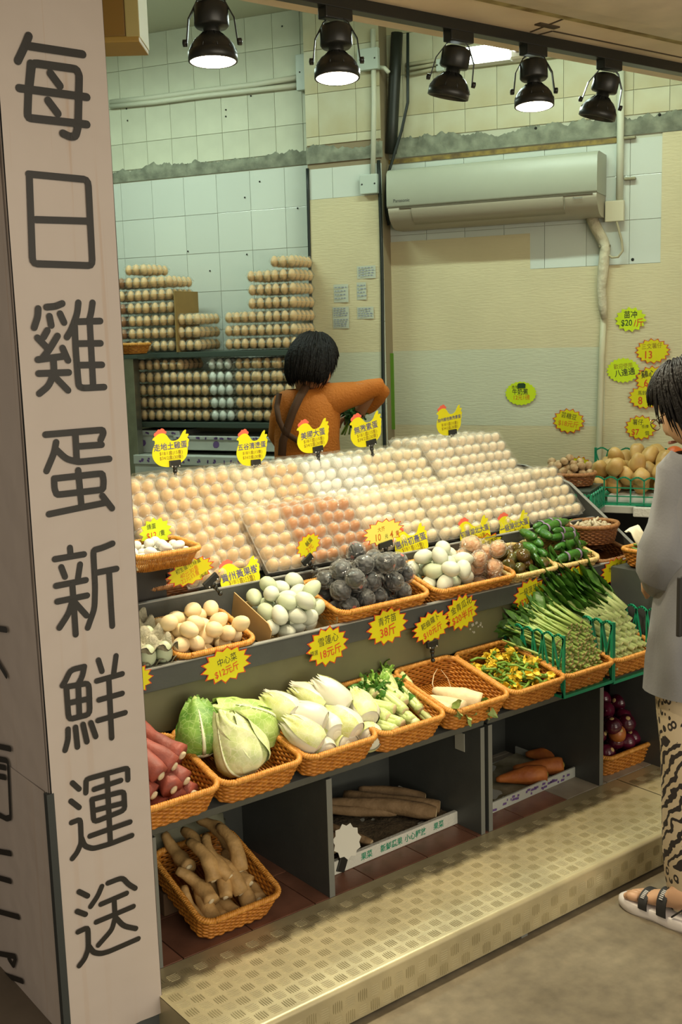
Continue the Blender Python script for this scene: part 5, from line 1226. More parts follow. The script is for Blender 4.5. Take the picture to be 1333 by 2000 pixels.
for row in range(9):
    z = .505 + row * .0185; n = 9
    for j in range(n):
        x = 2.812 + (j + .5 * (row % 2) + .3) * .0218
        if x > 3.0: continue
        y = 2.212 + .012 * row + rs.uniform(-.008, .008)
        M = axisU((x, y, z), (x - .10 + rs.uniform(-.06, .03), y + .20, z + .05 + .012 * row + rs.uniform(-.01, .03)), math.pi + rs.uniform(-.6, .6))
        if k < 4: GP[k].matrix_basis = M
        else: dup(GP[k % 4], M)
        k += 1
# pale green lettuce heads behind them
LT = veinmat('lettuce_green', '#7fae3c', '#a6c860', '#d5e2a4', 22)
for k, (x, y, yy) in enumerate(((1222, 1165, 2.40), (1252, 1150, 2.44), (1268, 1190, 2.36), (1245, 1185, 2.36))):
    P0 = V(aty(x + 22, y + 22, yy)); t = empty('choy_head', axisM(P0, aty(x - 40, y - 22, yy + .06), k), ['leftmost', 'uppermost', 'rightmost', 'lower'][k] + ' pale green choy head behind the dark leafy greens', 'greens', 'pale green choy heads'); g = MB(); h = MB()
    for q in range(8):
        a = q * .785; leaf(g, (.014 * math.cos(a), .014 * math.sin(a), .04), (.35 * math.cos(a), .35 * math.sin(a), 1), rs.uniform(.07, .11), .055, 900 + 10 * k + q, .2, 0, ruffle=.12)
        h.tube([(.006 * math.cos(a), .006 * math.sin(a), 0), (.015 * math.cos(a), .015 * math.sin(a), .03), (.02 * math.cos(a), .02 * math.sin(a), .075)], [.008, .007, .003], 6, flat=.6)
    g.obj('leaves', LT, t, kind='stuff'); h.obj('stalks', LS_, t)
# --- tomatoes, cucumbers, shallots
TOM = mat('dark_tomato', '#5a3a1c', .18, spec=.6, col2='#4f5526', vscale=14, rnd=.2); TSTEM = mat('tomato_scar', '#6d6a34', .6)
tp = empty('dark_tomato', None, 'dark brown tomato in the straw-coloured basket', 'tomato', 'dark tomatoes'); g = MB(); g.blob((0, 0, 0), (.0245, .0245, .0215), 22, 14, fn=lambda u: 1 - .10 * max(0, abs(u.z) - .85) / .15 + .012 * math.sin(5 * math.atan2(u.y, u.x))); g.obj('fruit', TOM, tp); MB().lathe([(0, .0195), (.004, .0195), (.003, .0215), (0, .0215)], 8).obj('stem_scar', TSTEM, tp)
scatter([tp], drop(19, .0245, .195, .17, rs, 60, base=.006, bias=lambda x, y: .2 * abs(x) + .15 * abs(y)), MB3)
for a in ((979, 1077, 2.56), (1023, 1085, 2.50)): dup(tp, mw(aty(*a)) @ rrot(rs), 'large dark tomato on top of the heap, ' + ('left one' if a[0] < 1000 else 'right one'))
CUC = mat('cucumber_skin', '#2c5a1c', .35, col2='#447a26', vscale=30, bump=.3, bscale=70); TAPE = mat('purple_tape', '#8f7f96', .45, var=.2, vscale=90)
def cuke(p0, p1, R_, lab, band=True):
    P0, P1 = V(p0), V(p1); L_ = (P1 - P0).length; t = empty('cucumber', axisM(P0, P1, rs.uniform(0, 6)), lab, 'cucumber', 'cucumbers in the straw-coloured basket'); g, P, r = root_mb(L_, R_, rs.randint(0, 999), 1, .03, .03, prof=lambda t: max(.12, math.sin(math.pi * min(1, max(0, t))) ** .35)); g.obj('skin', CUC, t)
    MB().tube([P[-1], (P[-1][0] + .003, P[-1][1], P[-1][2] + .018)], [.003, .0022], 6).obj('stem', FST, t)
    if band:
        for q in (.32, .68):
            c = P[int(q * 14)]; MB().lathe([(R_ * 1.06, -.005), (R_ * 1.08, 0), (R_ * 1.06, .005)], 18, Matrix.Translation(c)).obj('tape_band', TAPE, t)
CK = [((1085, 1095, 2.46), (1150, 1078, 2.47)), ((1083, 1072, 2.50), (1145, 1062, 2.53)), ((1075, 1052, 2.55), (1140, 1046, 2.57)), ((1080, 1036, 2.56), (1135, 1036, 2.58)), ((1050, 1040, 2.56), (1112, 1017, 2.60)), ((1042, 1030, 2.60), (1090, 1014, 2.62))]
for i, (a, b) in enumerate(CK): cuke(aty(*a), aty(*b), .0175, ['lowest banded cucumber at the basket front', 'banded cucumber just above the lowest one', 'banded cucumber third from the bottom', 'banded cucumber fourth from the bottom', 'tilted banded cucumber near the top', 'topmost cucumber at the back'][i])
for i, (x, y, yy) in enumerate(((1048, 1050, 2.53), (1060, 1066, 2.50), (1050, 1078, 2.49), (1068, 1085, 2.475), (1052, 1092, 2.47), (1077, 1050, 2.50), (1095, 1100, 2.455), (1072, 1098, 2.46))): cuke(aty(x, y, yy), aty(x - 30, y - 14, yy + .10), .0165, 'unbanded dark cucumber seen end on at the left of the stack', False)
SHW = mat('shallot_white', '#cfc4a4', .5, col2='#8b6d4d', vscale=40); SHP = []
for k in range(3):
    t = empty('shallot', None, 'dirty white shallot in the dark oval basket', 'shallot', 'shallots in the dark oval basket'); MB().lathe([(0, 0), (.010, .003), (.012, .010), (.009, .018), (.005, .028), (.004, .045), (0, .046)], 12).obj('bulb', SHW, t); g = MB()
    for q in range(4): g.tube([(0, 0, .002), (.006 * math.cos(q * 1.6), .006 * math.sin(q * 1.6), -.010)], [.001, .0004], 4)
    g.obj('roots', HAIR, t, kind='stuff'); SHP.append(t)
scatter(SHP, drop(34, .0125, .165, .145, rs, 40, base=.034, oval_=True, bias=lambda x, y: .2 * (abs(x) + abs(y))), MB5, rot=lambda r: Matrix.Rotation(r.uniform(0, 6.28), 4, 'Z') @ Matrix.Rotation(r.uniform(.8, 1.9), 4, 'X') @ Matrix.Translation((0, 0, -.015)))
relabel([o for o in COL.objects if o.name.startswith('white_cabbage')], 'white cabbage with pale cut base, %s in the %s row of its basket', ['upper', 'middle', 'lower'])
relabel([o for o in COL.objects if o.name.startswith('sweet_potato')], 'red sweet potato, %s in the %s layer beside the banner', ['upper', 'middle', 'lower'])
relabel([o for o in COL.objects if o.name.startswith('celery_heart')], 'cut celery heart, %s in the %s row of its basket', ['upper', 'middle', 'lower'])
# ---------------------------------------------------------------- lower cabinet goods
FZ2 = FZ + .0085
LB = mw((1.395, 2.258 + .108, FZ2 + .004), rot=(R(19), 0, 0)); LB = mw((1.392, 2.265, FZ2), rot=(R(19), 0, R(0))) @ Matrix.Translation((0, .13, 0))
basket(LB, .235, .27, .078, 'orange wicker basket of pale tubers on the cabinet floor')
g = MB(); g.bb((-.11, -.02, 0), (.11, .06, .062), .003); g.obj('wooden_block', mat('old_wood', '#5d4630', .8), None, mw((1.392, 2.47, FZ2)), label='dark block propping the back of the low tuber basket', cat='block')
YAM = mat('pale_tuber_skin', '#bd9860', .65, col2='#9c7c4c', vscale=30, bump=.3, bscale=60); YP = []
for k in range(4):
    t = empty('pale_tuber', None, 'pale brown tuber in the basket on the cabinet floor', 'tuber', 'pale tubers in the low basket'); g, P, r = root_mb(.118 + .006 * k, .0195, 200 + k, .6, .16, .12); g.obj('skin', YAM, t); MB().lathe([(0, -.003), (.009, -.002), (.010, .003), (0, .005)], 10, Matrix.Translation(P[0])).obj('cut_end', CUT, t); YP.append(t)
pos = [(-.075, .03, -.10), (-.035, .03, -.105), (.005, .03, -.10), (.045, .03, -.10), (.082, .03, -.09), (-.055, .068, -.07), (-.015, .07, -.075), (.028, .07, -.08), (.068, .066, -.06), (-.035, .105, -.04), (.005, .108, -.05), (.045, .104, -.04), (.0, .09, .03), (-.06, .09, .04), (.07, .09, .04)]
for i, (x, z, y) in enumerate(pos):
    M = LB @ axisM((x, y, z), (x - .02 + rs.uniform(-.03, .03), y + .13, z + .03 + rs.uniform(-.01, .02)), rs.uniform(0, 6))
    if i < 4: YP[i].matrix_basis = M
    else: dup(YP[i % 4], M)
relabel(list(dict.fromkeys([o for o in COL.objects if o.name.startswith('pale_tuber')])), 'pale brown tuber, %s in the %s layer of the low basket', ['upper', 'middle', 'lower'])
t = empty('sliced_yam', LB @ axisM((-.062, -.118, .040), (-.05, .02, .06)), 'thick tuber with a round white cut face at the low basket front', 'tuber'); g, P, r = root_mb(.12, .022, 300, .7, .05, .04, blunt0=.5); g.obj('skin', YAM, t); MB().lathe([(0, -.003), (.0205, -.002), (.0215, .001), (0, .003)], 22).obj('white_cut_face', mat('white_yam_cut', '#d8d3c4', .6, var=.05, vscale=60), t)
# plastic sack behind
g = MB(); g.blob((0, 0, .11), (.15, .07, .12), 24, 14, fn=lambda u: 1 + .06 * math.sin(7 * u.x + 5 * u.z) + .05 * math.sin(11 * u.y + 9 * u.z)); g.obj('plastic_sack', mat('pale_sack', '#8f9078', .6, var=.2, vscale=10), None, mw((1.40, 2.585, FZ2)), label='dull pale sack at the back of the first cabinet bay', cat='sack')
# foam tray with long roots
FOAM = mat('white_foam', '#c9c9bd', .8, bump=.3, bscale=120); GRN = mat('green_print', '#1f8a66', .6)
t = empty('foam_box', mw((1.985, 2.352, FZ2), rot=(0, 0, R(1.5))), 'shallow white foam box with green writing holding long brown roots', 'box')
g = MB(); g.bb((-.262, -.0, 0), (.262, .26, .012), .003); g.obj('bottom', FOAM, t); g = MB(); g.bb((-.262, -.012, 0), (.262, .004, .040), .003); g.obj('front_wall', FOAM, t)
for s in (-1, 1): g = MB(); g.bb((s * .262 - .008, -.01, 0), (s * .262 + .008, .26, .038), .003); g.obj('side_wall', FOAM, t)
for i, s in enumerate(['菜', '果菜', '新鮮蔬果', '小心輕放', '果菜']): text(s, mw((-.21 + .095 * i, -.0128, .020), (1, 0, 0), (0, 0, 1), (0, -1, 0)), GRN, t, bold=.012, size=.024, sx=.9)
DIRT = mat('peat', '#4f4432', .95, col2='#6b5c44', vscale=60, bump=.8, bscale=90)
g = MB(); g.sheet([[(x, y, .016 + .006 * math.sin(31 * x) * math.sin(27 * y) + rs.uniform(0, .005)) for x in np.linspace(-.252, .252, 36)] for y in np.linspace(.006, .255, 18)]); g.obj('peat', DIRT, None, t.matrix_basis.copy(), label='brown peat bedding in the foam box', cat='peat', kind='stuff')
BUR = mat('brown_root_skin', '#6d5638', .8, col2='#8a7050', vscale=18, bump=.4, bscale=60)
RT = [((-.22, .02), (-.20, .25), .013), ((-.17, .015), (-.235, .25), .012), ((-.12, .02), (-.21, .25), .014), ((-.075, .012), (-.18, .25), .012), ((-.20, .03), (-.10, .25), .013), ((.19, .02), (-.06, .24), .024), ((.225, .04), (.02, .25), .026), ((.10, .10), (-.12, .25), .016), ((.24, .12), (.08, .25), .022)]
for i, (a, b, R_) in enumerate(RT):
    T = t.matrix_basis; z = .028 + (.012 if i in (4, 7) else 0) + R_ * .6; P0, P1 = T @ Vector((a[0], a[1], z)), T @ Vector((b[0], b[1], z + .035)); e = empty('long_root', axisM(P0, P1, i), ['thin', 'thin', 'thin', 'thin', 'thin', 'thick', 'thick', 'thin', 'thick'][i] + ' long brown root, number %s from the left in the foam box' % ['one', 'two', 'three', 'four', 'five', 'eight', 'nine', 'six', 'seven'][i], 'root', 'long brown roots'); g, P, r = root_mb((P1 - P0).length, R_, 400 + i, .7, .03, .05, blunt0=.3); g.obj('skin', BUR, e)
    MB().lathe([(0, -.003), (R_ * .75, -.002), (R_ * .8, .003), (0, .004)], 12).obj('cut_end', mat('brown_cut', '#a89674', .8, var=.2, vscale=80), e)
# white torn sign in the middle bay
def star_pts(n, w, h, inner=.80, seed=0, ph=.3):
    rr = random.Random(seed); out = []
    for i in range(2 * n):
        a = math.pi * i / n + ph; k = 1 if i % 2 == 0 else inner
        out.append((w / 2 * k * math.cos(a), h / 2 * k * math.sin(a)))
    return out
g = MB(); g.prism(star_pts(11, .105, .10, .84, 5), 0, .001); g.obj('paper_star', mat('white_card', '#c9c8bc', .7), None, mw(aty(678, 1643, 2.30), (.95, .1, .2), (-.2, .3, .9), (.05, -.93, .3)), label='blank white star card turned away in the middle bay', cat='sign')
MB().box((0, 0, 0), (.030, .010, .045), ch=.003).obj('black_clip', BLK, None, mw(aty(668, 1687, 2.335), rot=(0, .4, 0)), label='black sign clip lying at the foam box corner', cat='clip')
# carrots on cardboard
t = empty('cardboard_tray', mw((2.545, 2.342, FZ2), rot=(0, 0, R(2.5))), 'shallow purple printed cardboard tray holding three carrots', 'box')
for a, b, nm in (((-.242, 0, 0), (.242, .26, .005), 'tray_bottom'), ((-.242, -.006, 0), (.242, 0, .034), 'front_wall'), ((-.245, -.006, 0), (-.239, .26, .032), 'side_wall'), ((.239, -.006, 0), (.245, .26, .032), 'side_wall')): g = MB(); g.bb(a, b); g.obj(nm, BOXW, t)
g = MB(); 
for k in range(34):
    x, z = rs.uniform(-.23, .20), rs.uniform(.004, .024); s = rs.uniform(.004, .022); g.add([(x, -.0065, z), (x + s, -.0065, z - .001), (x + s * 1.1, -.0065, z + .006), (x + s * .2, -.0065, z + .008)], [(0, 1, 2, 3)], False)
g.obj('purple_print', PURP, t, kind='stuff')
g = MB(); g.sheet([[(x, y, .007 + .004 * math.sin(23 * x) * math.sin(19 * y) + rs.uniform(0, .002)) for x in np.linspace(-.235, .235, 24)] for y in np.linspace(.002, .25, 14)]); g.obj('liner_paper', mat('dirty_paper', '#a59f86', .8, col2='#6d674a', vscale=14), t)
CAR = mat('carrot_skin', '#a4592a', .55, col2='#c47634', vscale=24, bump=.3, bscale=50); CTOP = mat('carrot_top', '#8a8a3a', .6, col2='#c99b4a', vscale=60)
for i, (a, b, R_) in enumerate((((1068, 1518, 2.355), (985, 1512, 2.44), .031), ((1100, 1508, 2.375), (1010, 1495, 2.48), .029), ((1122, 1488, 2.40), (1040, 1478, 2.52), .033))):
    P0 = V(aty(*a)); P1 = V(aty(*b)); zf = FZ2 + .012 + R_; P0.z = zf; P1.z = zf - .012; d = (P1 - P0).normalized(); e = empty('carrot', axisM(P0, P0 + d, i), ['front', 'middle', 'rear'][i] + ' fat carrot on the purple printed tray', 'carrot', 'fat carrots'); g, P, r = root_mb(.165, R_, 600 + i, .3, .02, .03, blunt0=.30); g.obj('root', CAR, e)
    MB().lathe([(0, -.006), (.006, -.005), (.012, -.001), (.016, .003), (0, .006)], 14).obj('crown', CTOP, e)
# onions
OB = mw((2.985, 2.275 + .105, FZ2 + .002), rot=(R(8), 0, 0)); basket(OB, .30, .22, .082, 'orange wicker basket of red onions on the cabinet floor')
ON = mat('red_onion_skin', '#5e1830', .22, spec=.6, col2='#3c0d1e', vscale=16, rnd=.2); ONT = mat('onion_root', '#b9a06a', .8); OY = mat('yellow_onion_skin', '#a5622c', .35, var=.2, vscale=18)
def onion_proto(m, lab):
    t = empty('onion', None, lab, 'onion', 'red onions'); MB().lathe([(0, -.027), (.008, -.027), (.024, -.018), (.032, -.002), (.029, .012), (.016, .024), (.006, .031), (.004, .038), (0, .039)], 22).obj('bulb', m, t); g = MB(); g.lathe([(0, -.0285), (.007, -.028), (.009, -.026), (0, -.025)], 10); g.obj('root_tuft', ONT, t); return t
op = onion_proto(ON, 'glossy red onion in the low basket beside the customer')
scatter([op], drop(38, .030, .275, .20, rs, 60, base=.006, bias=lambda x, y: .1 * abs(x) + .3 * abs(y) - .12 * y), OB)
oy = onion_proto(OY, 'brown-orange onion among the red onions'); oy.matrix_basis = mw(aty(1206, 1432, 2.295)) @ rrot(rs); oy['group'] = 'brown onion'
NETM = mat('red_net', '#7c1a22', .5)
# ---------------------------------------------------------------- potato stand by the wall
def sM(p, rz=0): return mw(p, WU, WN, (0, 0, 1)) @ Matrix.Rotation(rz, 4, 'Z')     # local x along wall to the right, y into wall
pc = atd(1130, 982, 4.40)
ST_Z = pc[2]
t = empty('produce_table', sM(pc), 'low table by the wall under the potato crate', 'table')
SLAB = mat('grey_white_board', '#a9a99c', .6, var=.08)
g = MB(); g.bb((-.02, -.02, -.032), (1.0, .62, -.004), .003); g.obj('table_top', SLAB, t)
for x in (.03, .34, .95): g = MB(); g.bb((x, .01, -(ST_Z - FZ)), (x + .035, .05, -.032)); g.obj('leg', GREYB, t)
g = MB(); g.bb((.0, .30, -(ST_Z - FZ)), (1.0, .31, -.034)); g.obj('shade_panel', mat('shadow_board', '#1d1c18', .8), t)  # added near-black sheet, stands in for the shade under the table
MB().bb((.22, -.035, -.042), (.62, .10, -.004), .005).obj('foam_board', FOAM, None, t.matrix_basis.copy(), label='rough white foam board on the table edge under the crate', cat='board')
MB().bb((.11, .02, .004), (.42, .22, .030), .004).obj('white_tray', mat('white_tray_plastic', '#d3d4cc', .4), None, t.matrix_basis.copy(), label='flat white tray inside the potato crate', cat='tray')
def full_crate(M, w, d, h, label, back=1.0):
    t = empty('green_crate', M, label, 'crate'); lattice(Matrix.Identity(4), w, h, t, 9, 'lattice_front', zig=False); lattice(Matrix.Translation((0, d, 0)), w, h * back, t, 9, 'lattice_back')
    for x in (0, w): lattice(Matrix.Translation((x, 0, 0)) @ Matrix.Rotation(math.pi / 2, 4, 'Z'), d, h, t, 6, zig=True)
    g = MB(); g.bb((0, 0, 0), (w, d, .004)); g.obj('crate_floor', GCR, t); return t
CM = t.matrix_basis @ Matrix.Translation((.0, .0, .0))
full_crate(CM, .46, .32, .105, 'green plastic crate heaped with potatoes by the wall', 1.75)
POT = mat('potato_skin', '#c7a262', .5, col2='#b08c4c', vscale=16, bump=.15, bscale=40, rnd=.1)
PM = []
for k in range(4):
    g = MB(); rr = random.Random(k); ph = rr.uniform(0, 6); g.blob((0, 0, 0), (.042, .034, .031), 20, 14, fn=lambda u: 1 + .05 * math.sin(4 * u.x + ph) + .04 * math.sin(5 * u.y + 3 * u.z + ph)); PM.append(g.mesh('potato', POT))
for (x, y, z, r) in drop(44, .034, .42, .29, rs, 60, base=.032, bias=lambda x, y: .08 * abs(x) - .1 * y):
    inst('potato', rs.choice(PM), CM @ Matrix.Translation((x + .23, y + .16, z)) @ lay(rs, .8), label='smooth yellow-brown potato in the green crate by the wall', cat='potato', group='potatoes in the crate')
MB().blob((0, 0, 0), (.04, .035, .035), 18, 12).obj('pumpkin', mat('orange_pumpkin', '#b9561e', .5, var=.15, vscale=12), None, mw(atd(1318, 888, 4.45)), label='orange root just visible behind the customer shoulder', cat='vegetable')
# ginger and garlic baskets left of the crate
gb = atd(1112, 948, 4.35); GM = sM(gb); basket(GM, .20, .16, .05, 'dark round basket of garlic beside the potato crate', style='dark', round_=True)
GIN = mat('garlic_skin', '#b8a27c', .7, col2='#8f7048', vscale=40); gp = empty('garlic_bulb', None, 'small garlic bulb in the dark round basket', 'garlic', 'garlic bulbs'); g = MB(); g.blob((0, 0, 0), (.017, .017, .014), 16, 10, fn=lambda u: 1 + .06 * math.sin(6 * math.atan2(u.y, u.x)) + .3 * max(0, u.z - .85)); g.obj('cloves', GIN, gp)
scatter([gp], drop(46, .0165, .19, .15, rs, 30, base=.008, oval_=True, bias=lambda x, y: .2 * (abs(x) + abs(y))), GM)
gb2 = atd(1090, 985, 4.2); GM2 = sM(gb2); full_crate(GM2 @ Matrix.Translation((-.02, -.02, -.03)), .15, .22, .07, 'small green crate of ginger beside the end panel')
gn = empty('ginger_root', None, 'knobbly ginger piece in the small green crate', 'ginger', 'ginger pieces'); g = MB()
for q in range(4): g.blob((.014 * q - .02, .008 * math.sin(q * 2), 0), (.013, .010, .009), 10, 8)
g.obj('knobs', mat('ginger_skin', '#a98552', .7, var=.2, vscale=40), gn, kind='stuff')
scatter([gn], drop(22, .016, .13, .19, rs, 30, base=0), GM2 @ Matrix.Translation((.055, .09, -.02)))
tb = empty('side_stool', sM(gb), 'dark stool under the garlic basket', 'stool'); g = MB(); g.bb((-.16, -.12, -.02), (.11, .14, -.003), .002); g.obj('seat', SHM, tb)
for x, y in ((-.15, -.11), (.09, -.11), (-.15, .12), (.09, .12)): g = MB(); g.bb((x, y, -(gb[2] - FZ)), (x + .02, y + .02, -.02)); g.obj('leg', SHM, tb)
# basket of green peppers at the far right of the counter
PBm = mw(atd(1282, 1078, 3.75)); basket(PBm @ Matrix.Translation((.03, 0, -.05)), .22, .18, .06, 'wicker basket of long green peppers behind the customer elbow')
MB().bb((-.12, -.10, -(PBm.translation.z - .05 - FZ)), (.20, .12, -.0035), .002).obj('side_plinth', GREYB, None, PBm @ Matrix.Translation((.03, 0, -.05)), label='dark plinth under the basket of long green peppers', cat='plinth')
PEP = mat('green_pepper', '#4f7d2c', .35, col2='#7d9c48', vscale=20)
for k in range(12):
    P0 = PBm.translation + Vector((rs.uniform(-.05, .07), rs.uniform(-.05, .03), -.030 + .008 * (k % 4))); e = empty('green_pepper', axisM(P0, P0 + Vector((rs.uniform(-.6, .6), 1, rs.uniform(0, .3)))), 'long green pepper in the basket behind the customer elbow', 'pepper', 'long green peppers'); g, P, r = root_mb(.09, .010, 800 + k, .2, .1, .04); g.obj('skin', PEP, e)
# ================================================================ SIGNS
YEL = mat('yellow_card', '#d3cc0e', .45); YEL2 = mat('lime_card', '#c6dc1c', .45); ORG = mat('red_orange_edge', '#cc4a1a', .5); PKC = mat('pale_yellow_card', '#f0e86a', .45)
INKB = mat('black_marker', '#23241c', .6); INKR = mat('red_marker', '#c8431a', .6); INKG = mat('green_black_marker', '#1e3c1c', .6); INKO = mat('orange_marker', '#d07818', .6); INKV = mat('violet_print', '#4d4a78', .6); INKBR = mat('brown_print', '#8a6a1a', .6)
INKS = dict(k=INKB, r=INKR, g=INKG, o=INKO, v=INKV, b=INKBR)
def burst(M, w, h, n, outline, label, lines, col=YEL, seed=0, inner=.77, name='price_card', clip=None):
    t = empty(name, M, label, 'sign', 'star shaped price cards'); ph = .2 + seed * .37
    if outline:
        MB().prism(star_pts(n, w, h, inner, seed, ph), -.0008, 0).obj('red_border', ORG, t)
        pts = [(x * (1 - .085 * (1 if i % 2 == 0 else .6) ), y * (1 - .085 * (1 if i % 2 == 0 else .6))) for i, (x, y) in enumerate(star_pts(n, w, h, inner, seed, ph))]
        MB().prism(pts, 0, .0004).obj('card', col, t)
    else: MB().prism(star_pts(n, w, h, inner, seed, ph), -.0008, .0004).obj('card', col, t)
    for (s, x, y, sz, c, *rot) in lines:
        text(s, Matrix.Translation((x * w, y * h, .0008)) @ Matrix.Rotation(R(rot[0] if rot else 0), 4, 'Z'), INKS[c], t, size=sz * h * 1.18, bold=.012 if sz > .2 else 0, sx=.88)
    if clip: add_clip(t, clip[0], clip[1], *clip[2:])
    return t
def add_clip(t, x, y, Ls=.045, ang=0., w=.042):
    """black spring clip with a jointed stem, hanging down from (x, y) in the card's plane"""
    M = Matrix.Translation((x, y, 0)) @ Matrix.Rotation(R(ang), 4, 'Z')
    MB().box((0, 0, .001), (w, .020, .010), ch=.002).obj('clip_jaw', BLK, t, M)
    g = MB()
    for s in (-1, 1): g.lathe([(0, 0), (.0028, 0), (.0028, .003), (0, .004)], 8, Matrix.Translation((s * w * .32, -.009, .005)))
    g.obj('clip_rivets', mat('rivet', '#b9b7ae', .3, metal=.8), t, M, kind='stuff')
    g = MB(); g.tube([(0, -.008, 0), (0, -.02, 0)], [.009, .0065], 8); g.blob((0, -.024, 0), (.0075, .0075, .0075), 10, 8); g.tube([(0, -.028, 0), (.001, -.028 - Ls, 0)], [.005, .0045], 8); g.blob((.001, -.030 - Ls, 0), (.007, .007, .007), 10, 8); g.obj('clip_stem', BLK, t, M)
def csign(bb, y, n, lines, label, outline=True, tilt=3, col=YEL, seed=0, lean=0., clip=None, inner=.77, k=1.):
    x0, y0, x1, y1 = bb; c = aty((x0 + x1) / 2, (y0 + y1) / 2, y); a, b = aty(x0, (y0 + y1) / 2, y), aty(x1, (y0 + y1) / 2, y); d, e = aty((x0 + x1) / 2, y0, y), aty((x0 + x1) / 2, y1, y)
    M = CTRM(c) @ Matrix.Rotation(R(tilt), 4, 'Z') @ Matrix.Rotation(lean, 4, 'X'); return burst(M, abs(b[0] - a[0]) * k, abs(d[2] - e[2]) * k, n, outline, label, lines, col, seed, inner, clip=clip)
def wsign(bb, n, lines, label, outline=True, tilt=0, col=YEL, seed=0, off=.016, inner=.80):
    x0, y0, x1, y1 = bb; a, c = wpx(x0, y0, off); b, d = wpx(x1, y1, off)
    return burst(wallM(off, (a + b) / 2, (c + d) / 2) @ Matrix.Rotation(R(tilt), 4, 'Z'), abs(b - a), abs(c - d), n, outline, label, lines, col, seed, inner)
LIP = 2.4265
csign((391, 1262, 494, 1335), LIP, 14, [('中心菜', .02, .12, .2, 'k', 8), ('$12元斤', .0, -.16, .21, 'r', 8)], 'yellow star card reading 中心菜 $12 on the counter front board', seed=1)
csign((598, 1222, 683, 1302), LIP - .0, 14, [('雪蓮心', .02, .14, .20, 'k', 4), ('精選', -.32, -.08, .11, 'k', 0), ('18元斤', .05, -.16, .22, 'r', 5)], 'yellow star card reading 雪蓮心 18 on the counter front board', seed=2)
csign((716, 1186, 799, 1260), LIP - .0, 14, [('青芥苗', .0, .16, .20, 'k', 4), ('38斤', .0, -.14, .27, 'r', 4)], 'yellow star card reading 青芥苗 38 below the bagged black eggs', seed=3)
csign((805, 1193, 882, 1256), LIP - .006, 15, [('耙齒蘿卜', -.02, .16, .19, 'k', 14), ('$10元斤', .02, -.14, .22, 'r', 12)], 'yellow star card reading 耙齒蘿卜 $10 clipped above the radish basket', seed=4, tilt=6, clip=(-.005, -.052, .022, -4))
csign((869, 1160, 936, 1232), LIP - .0035, 15, [('金青瓜花', .0, .17, .19, 'k', 12), ('$20半斤', .02, -.12, .22, 'r', 8)], 'yellow star card reading 金青瓜花 $20 overlapping the radish card', seed=5, tilt=6)
csign((1003, 1128, 1071, 1198), LIP, 15, [('一級菠菜苗', .0, .16, .17, 'k', 6), ('$22元斤', .0, -.12, .22, 'r', 4)], 'yellow star card reading 一級菠菜苗 $22 on the counter front board', seed=6)
csign((1088, 1104, 1151, 1166), LIP - .001, 15, [('菁菜苗', .0, .2, .2, 'k', 8), ('18元斤', .08, -.14, .22, 'r', 6)], 'yellow star card reading 菁菜苗 18 partly behind the leafy greens', seed=7)
csign((1174, 1088, 1232, 1142), LIP - .002, 15, [('水菜芥苗', .0, .14, .19, 'k', 6)], 'rightmost yellow star card on the front board, leaves over its lower half', seed=8)
csign((216, 1298, 302, 1362), LIP, 14, [('通菜', 0, .1, .2, 'k'), ('$12', 0, -.15, .2, 'r')], 'yellow star card half hidden by the banner on the front board', seed=9)
csign((707, 1013, 792, 1066), 2.645, 15, [('大芥', -.05, .12, .17, 'o'), ('10', -.14, -.16, .30, 'o'), ('元', .06, -.18, .15, 'k'), ('4', .18, -.16, .32, 'o'), ('隻', .32, -.16, .18, 'r')], 'bright pale star card reading 10元4隻 standing in front of the clear egg boxes', col=PKC, seed=10, inner=.76, clip=(.004, -.040, .020, 4, .055))
csign((322, 1090, 422, 1143), 2.60, 15, [('初生蛋/竹絲蛋', -.02, .22, .17, 'k', 8), ('40元30隻', -.02, .0, .20, 'o', 10), ('22元15隻', -.02, -.2, .20, 'o', 10), ('(每排)', .24, -.30, .13, 'k', 12)], 'large yellow star card with 40 and 22 in orange, tilted beside the banner', seed=11, tilt=10, clip=(.055, -.045, .02, 24, .05), inner=.80)
csign((577, 1042, 629, 1088), 2.640, 13, [('鹹蛋', .05, .12, .2, 'k', 18), ('2元', .0, -.14, .25, 'o', 14)], 'dull yellow star card leaning over the brown eggs', seed=12, tilt=22, clip=(-.022, -.036, .02, 14, .04), inner=.78)
csign((272, 1010, 337, 1068), 2.66, 13, [('鴿蛋', -.12, .2, .17, 'k'), ('$12', -.14, -.1, .24, 'r'), ('/隻', .18, -.08, .18, 'k')], 'lime green star card standing in the basket of tiny white eggs', outline=False, col=YEL2, seed=13, inner=.78)
csign((914, 1041, 989, 1098), 2.648, 13, [('荷蘭黑蕃茄', .05, .12, .17, 'k', 10), ('20', -.15, -.25, .25, 'o', 6)], 'yellow star card reading 荷蘭黑蕃茄 behind the dark tomatoes', seed=14)
csign((990, 1041, 1048, 1088), 2.650, 13, [('溫室小黃瓜', .02, .12, .16, 'k', 2), ('10', .0, -.16, .2, 'o', 2)], 'yellow star card reading 溫室小黃瓜 left of the cucumbers', seed=15)
csign((1098, 1014, 1134, 1040), 2.66, 12, [('菜', .2, .0, .25, 'o')], 'small yellow star card peeping out behind the cucumbers', seed=16)
csign((1118, 982, 1165, 1020), 2.90, 13, [('工林', .05, .05, .3, 'k', -14)], 'yellow star card on the outer side of the end panel', seed=17, tilt=-16)
M = mw(PBm.translation + Vector((-.12, -.06, .0)), RIGHT, (0, 0, 1), -FWD); burst(M, .085, .085, 13, True, 'yellow star card beside the basket of green peppers', [('小青瓜', 0, .1, .2, 'k'), ('10', 0, -.15, .22, 'r')], seed=18)
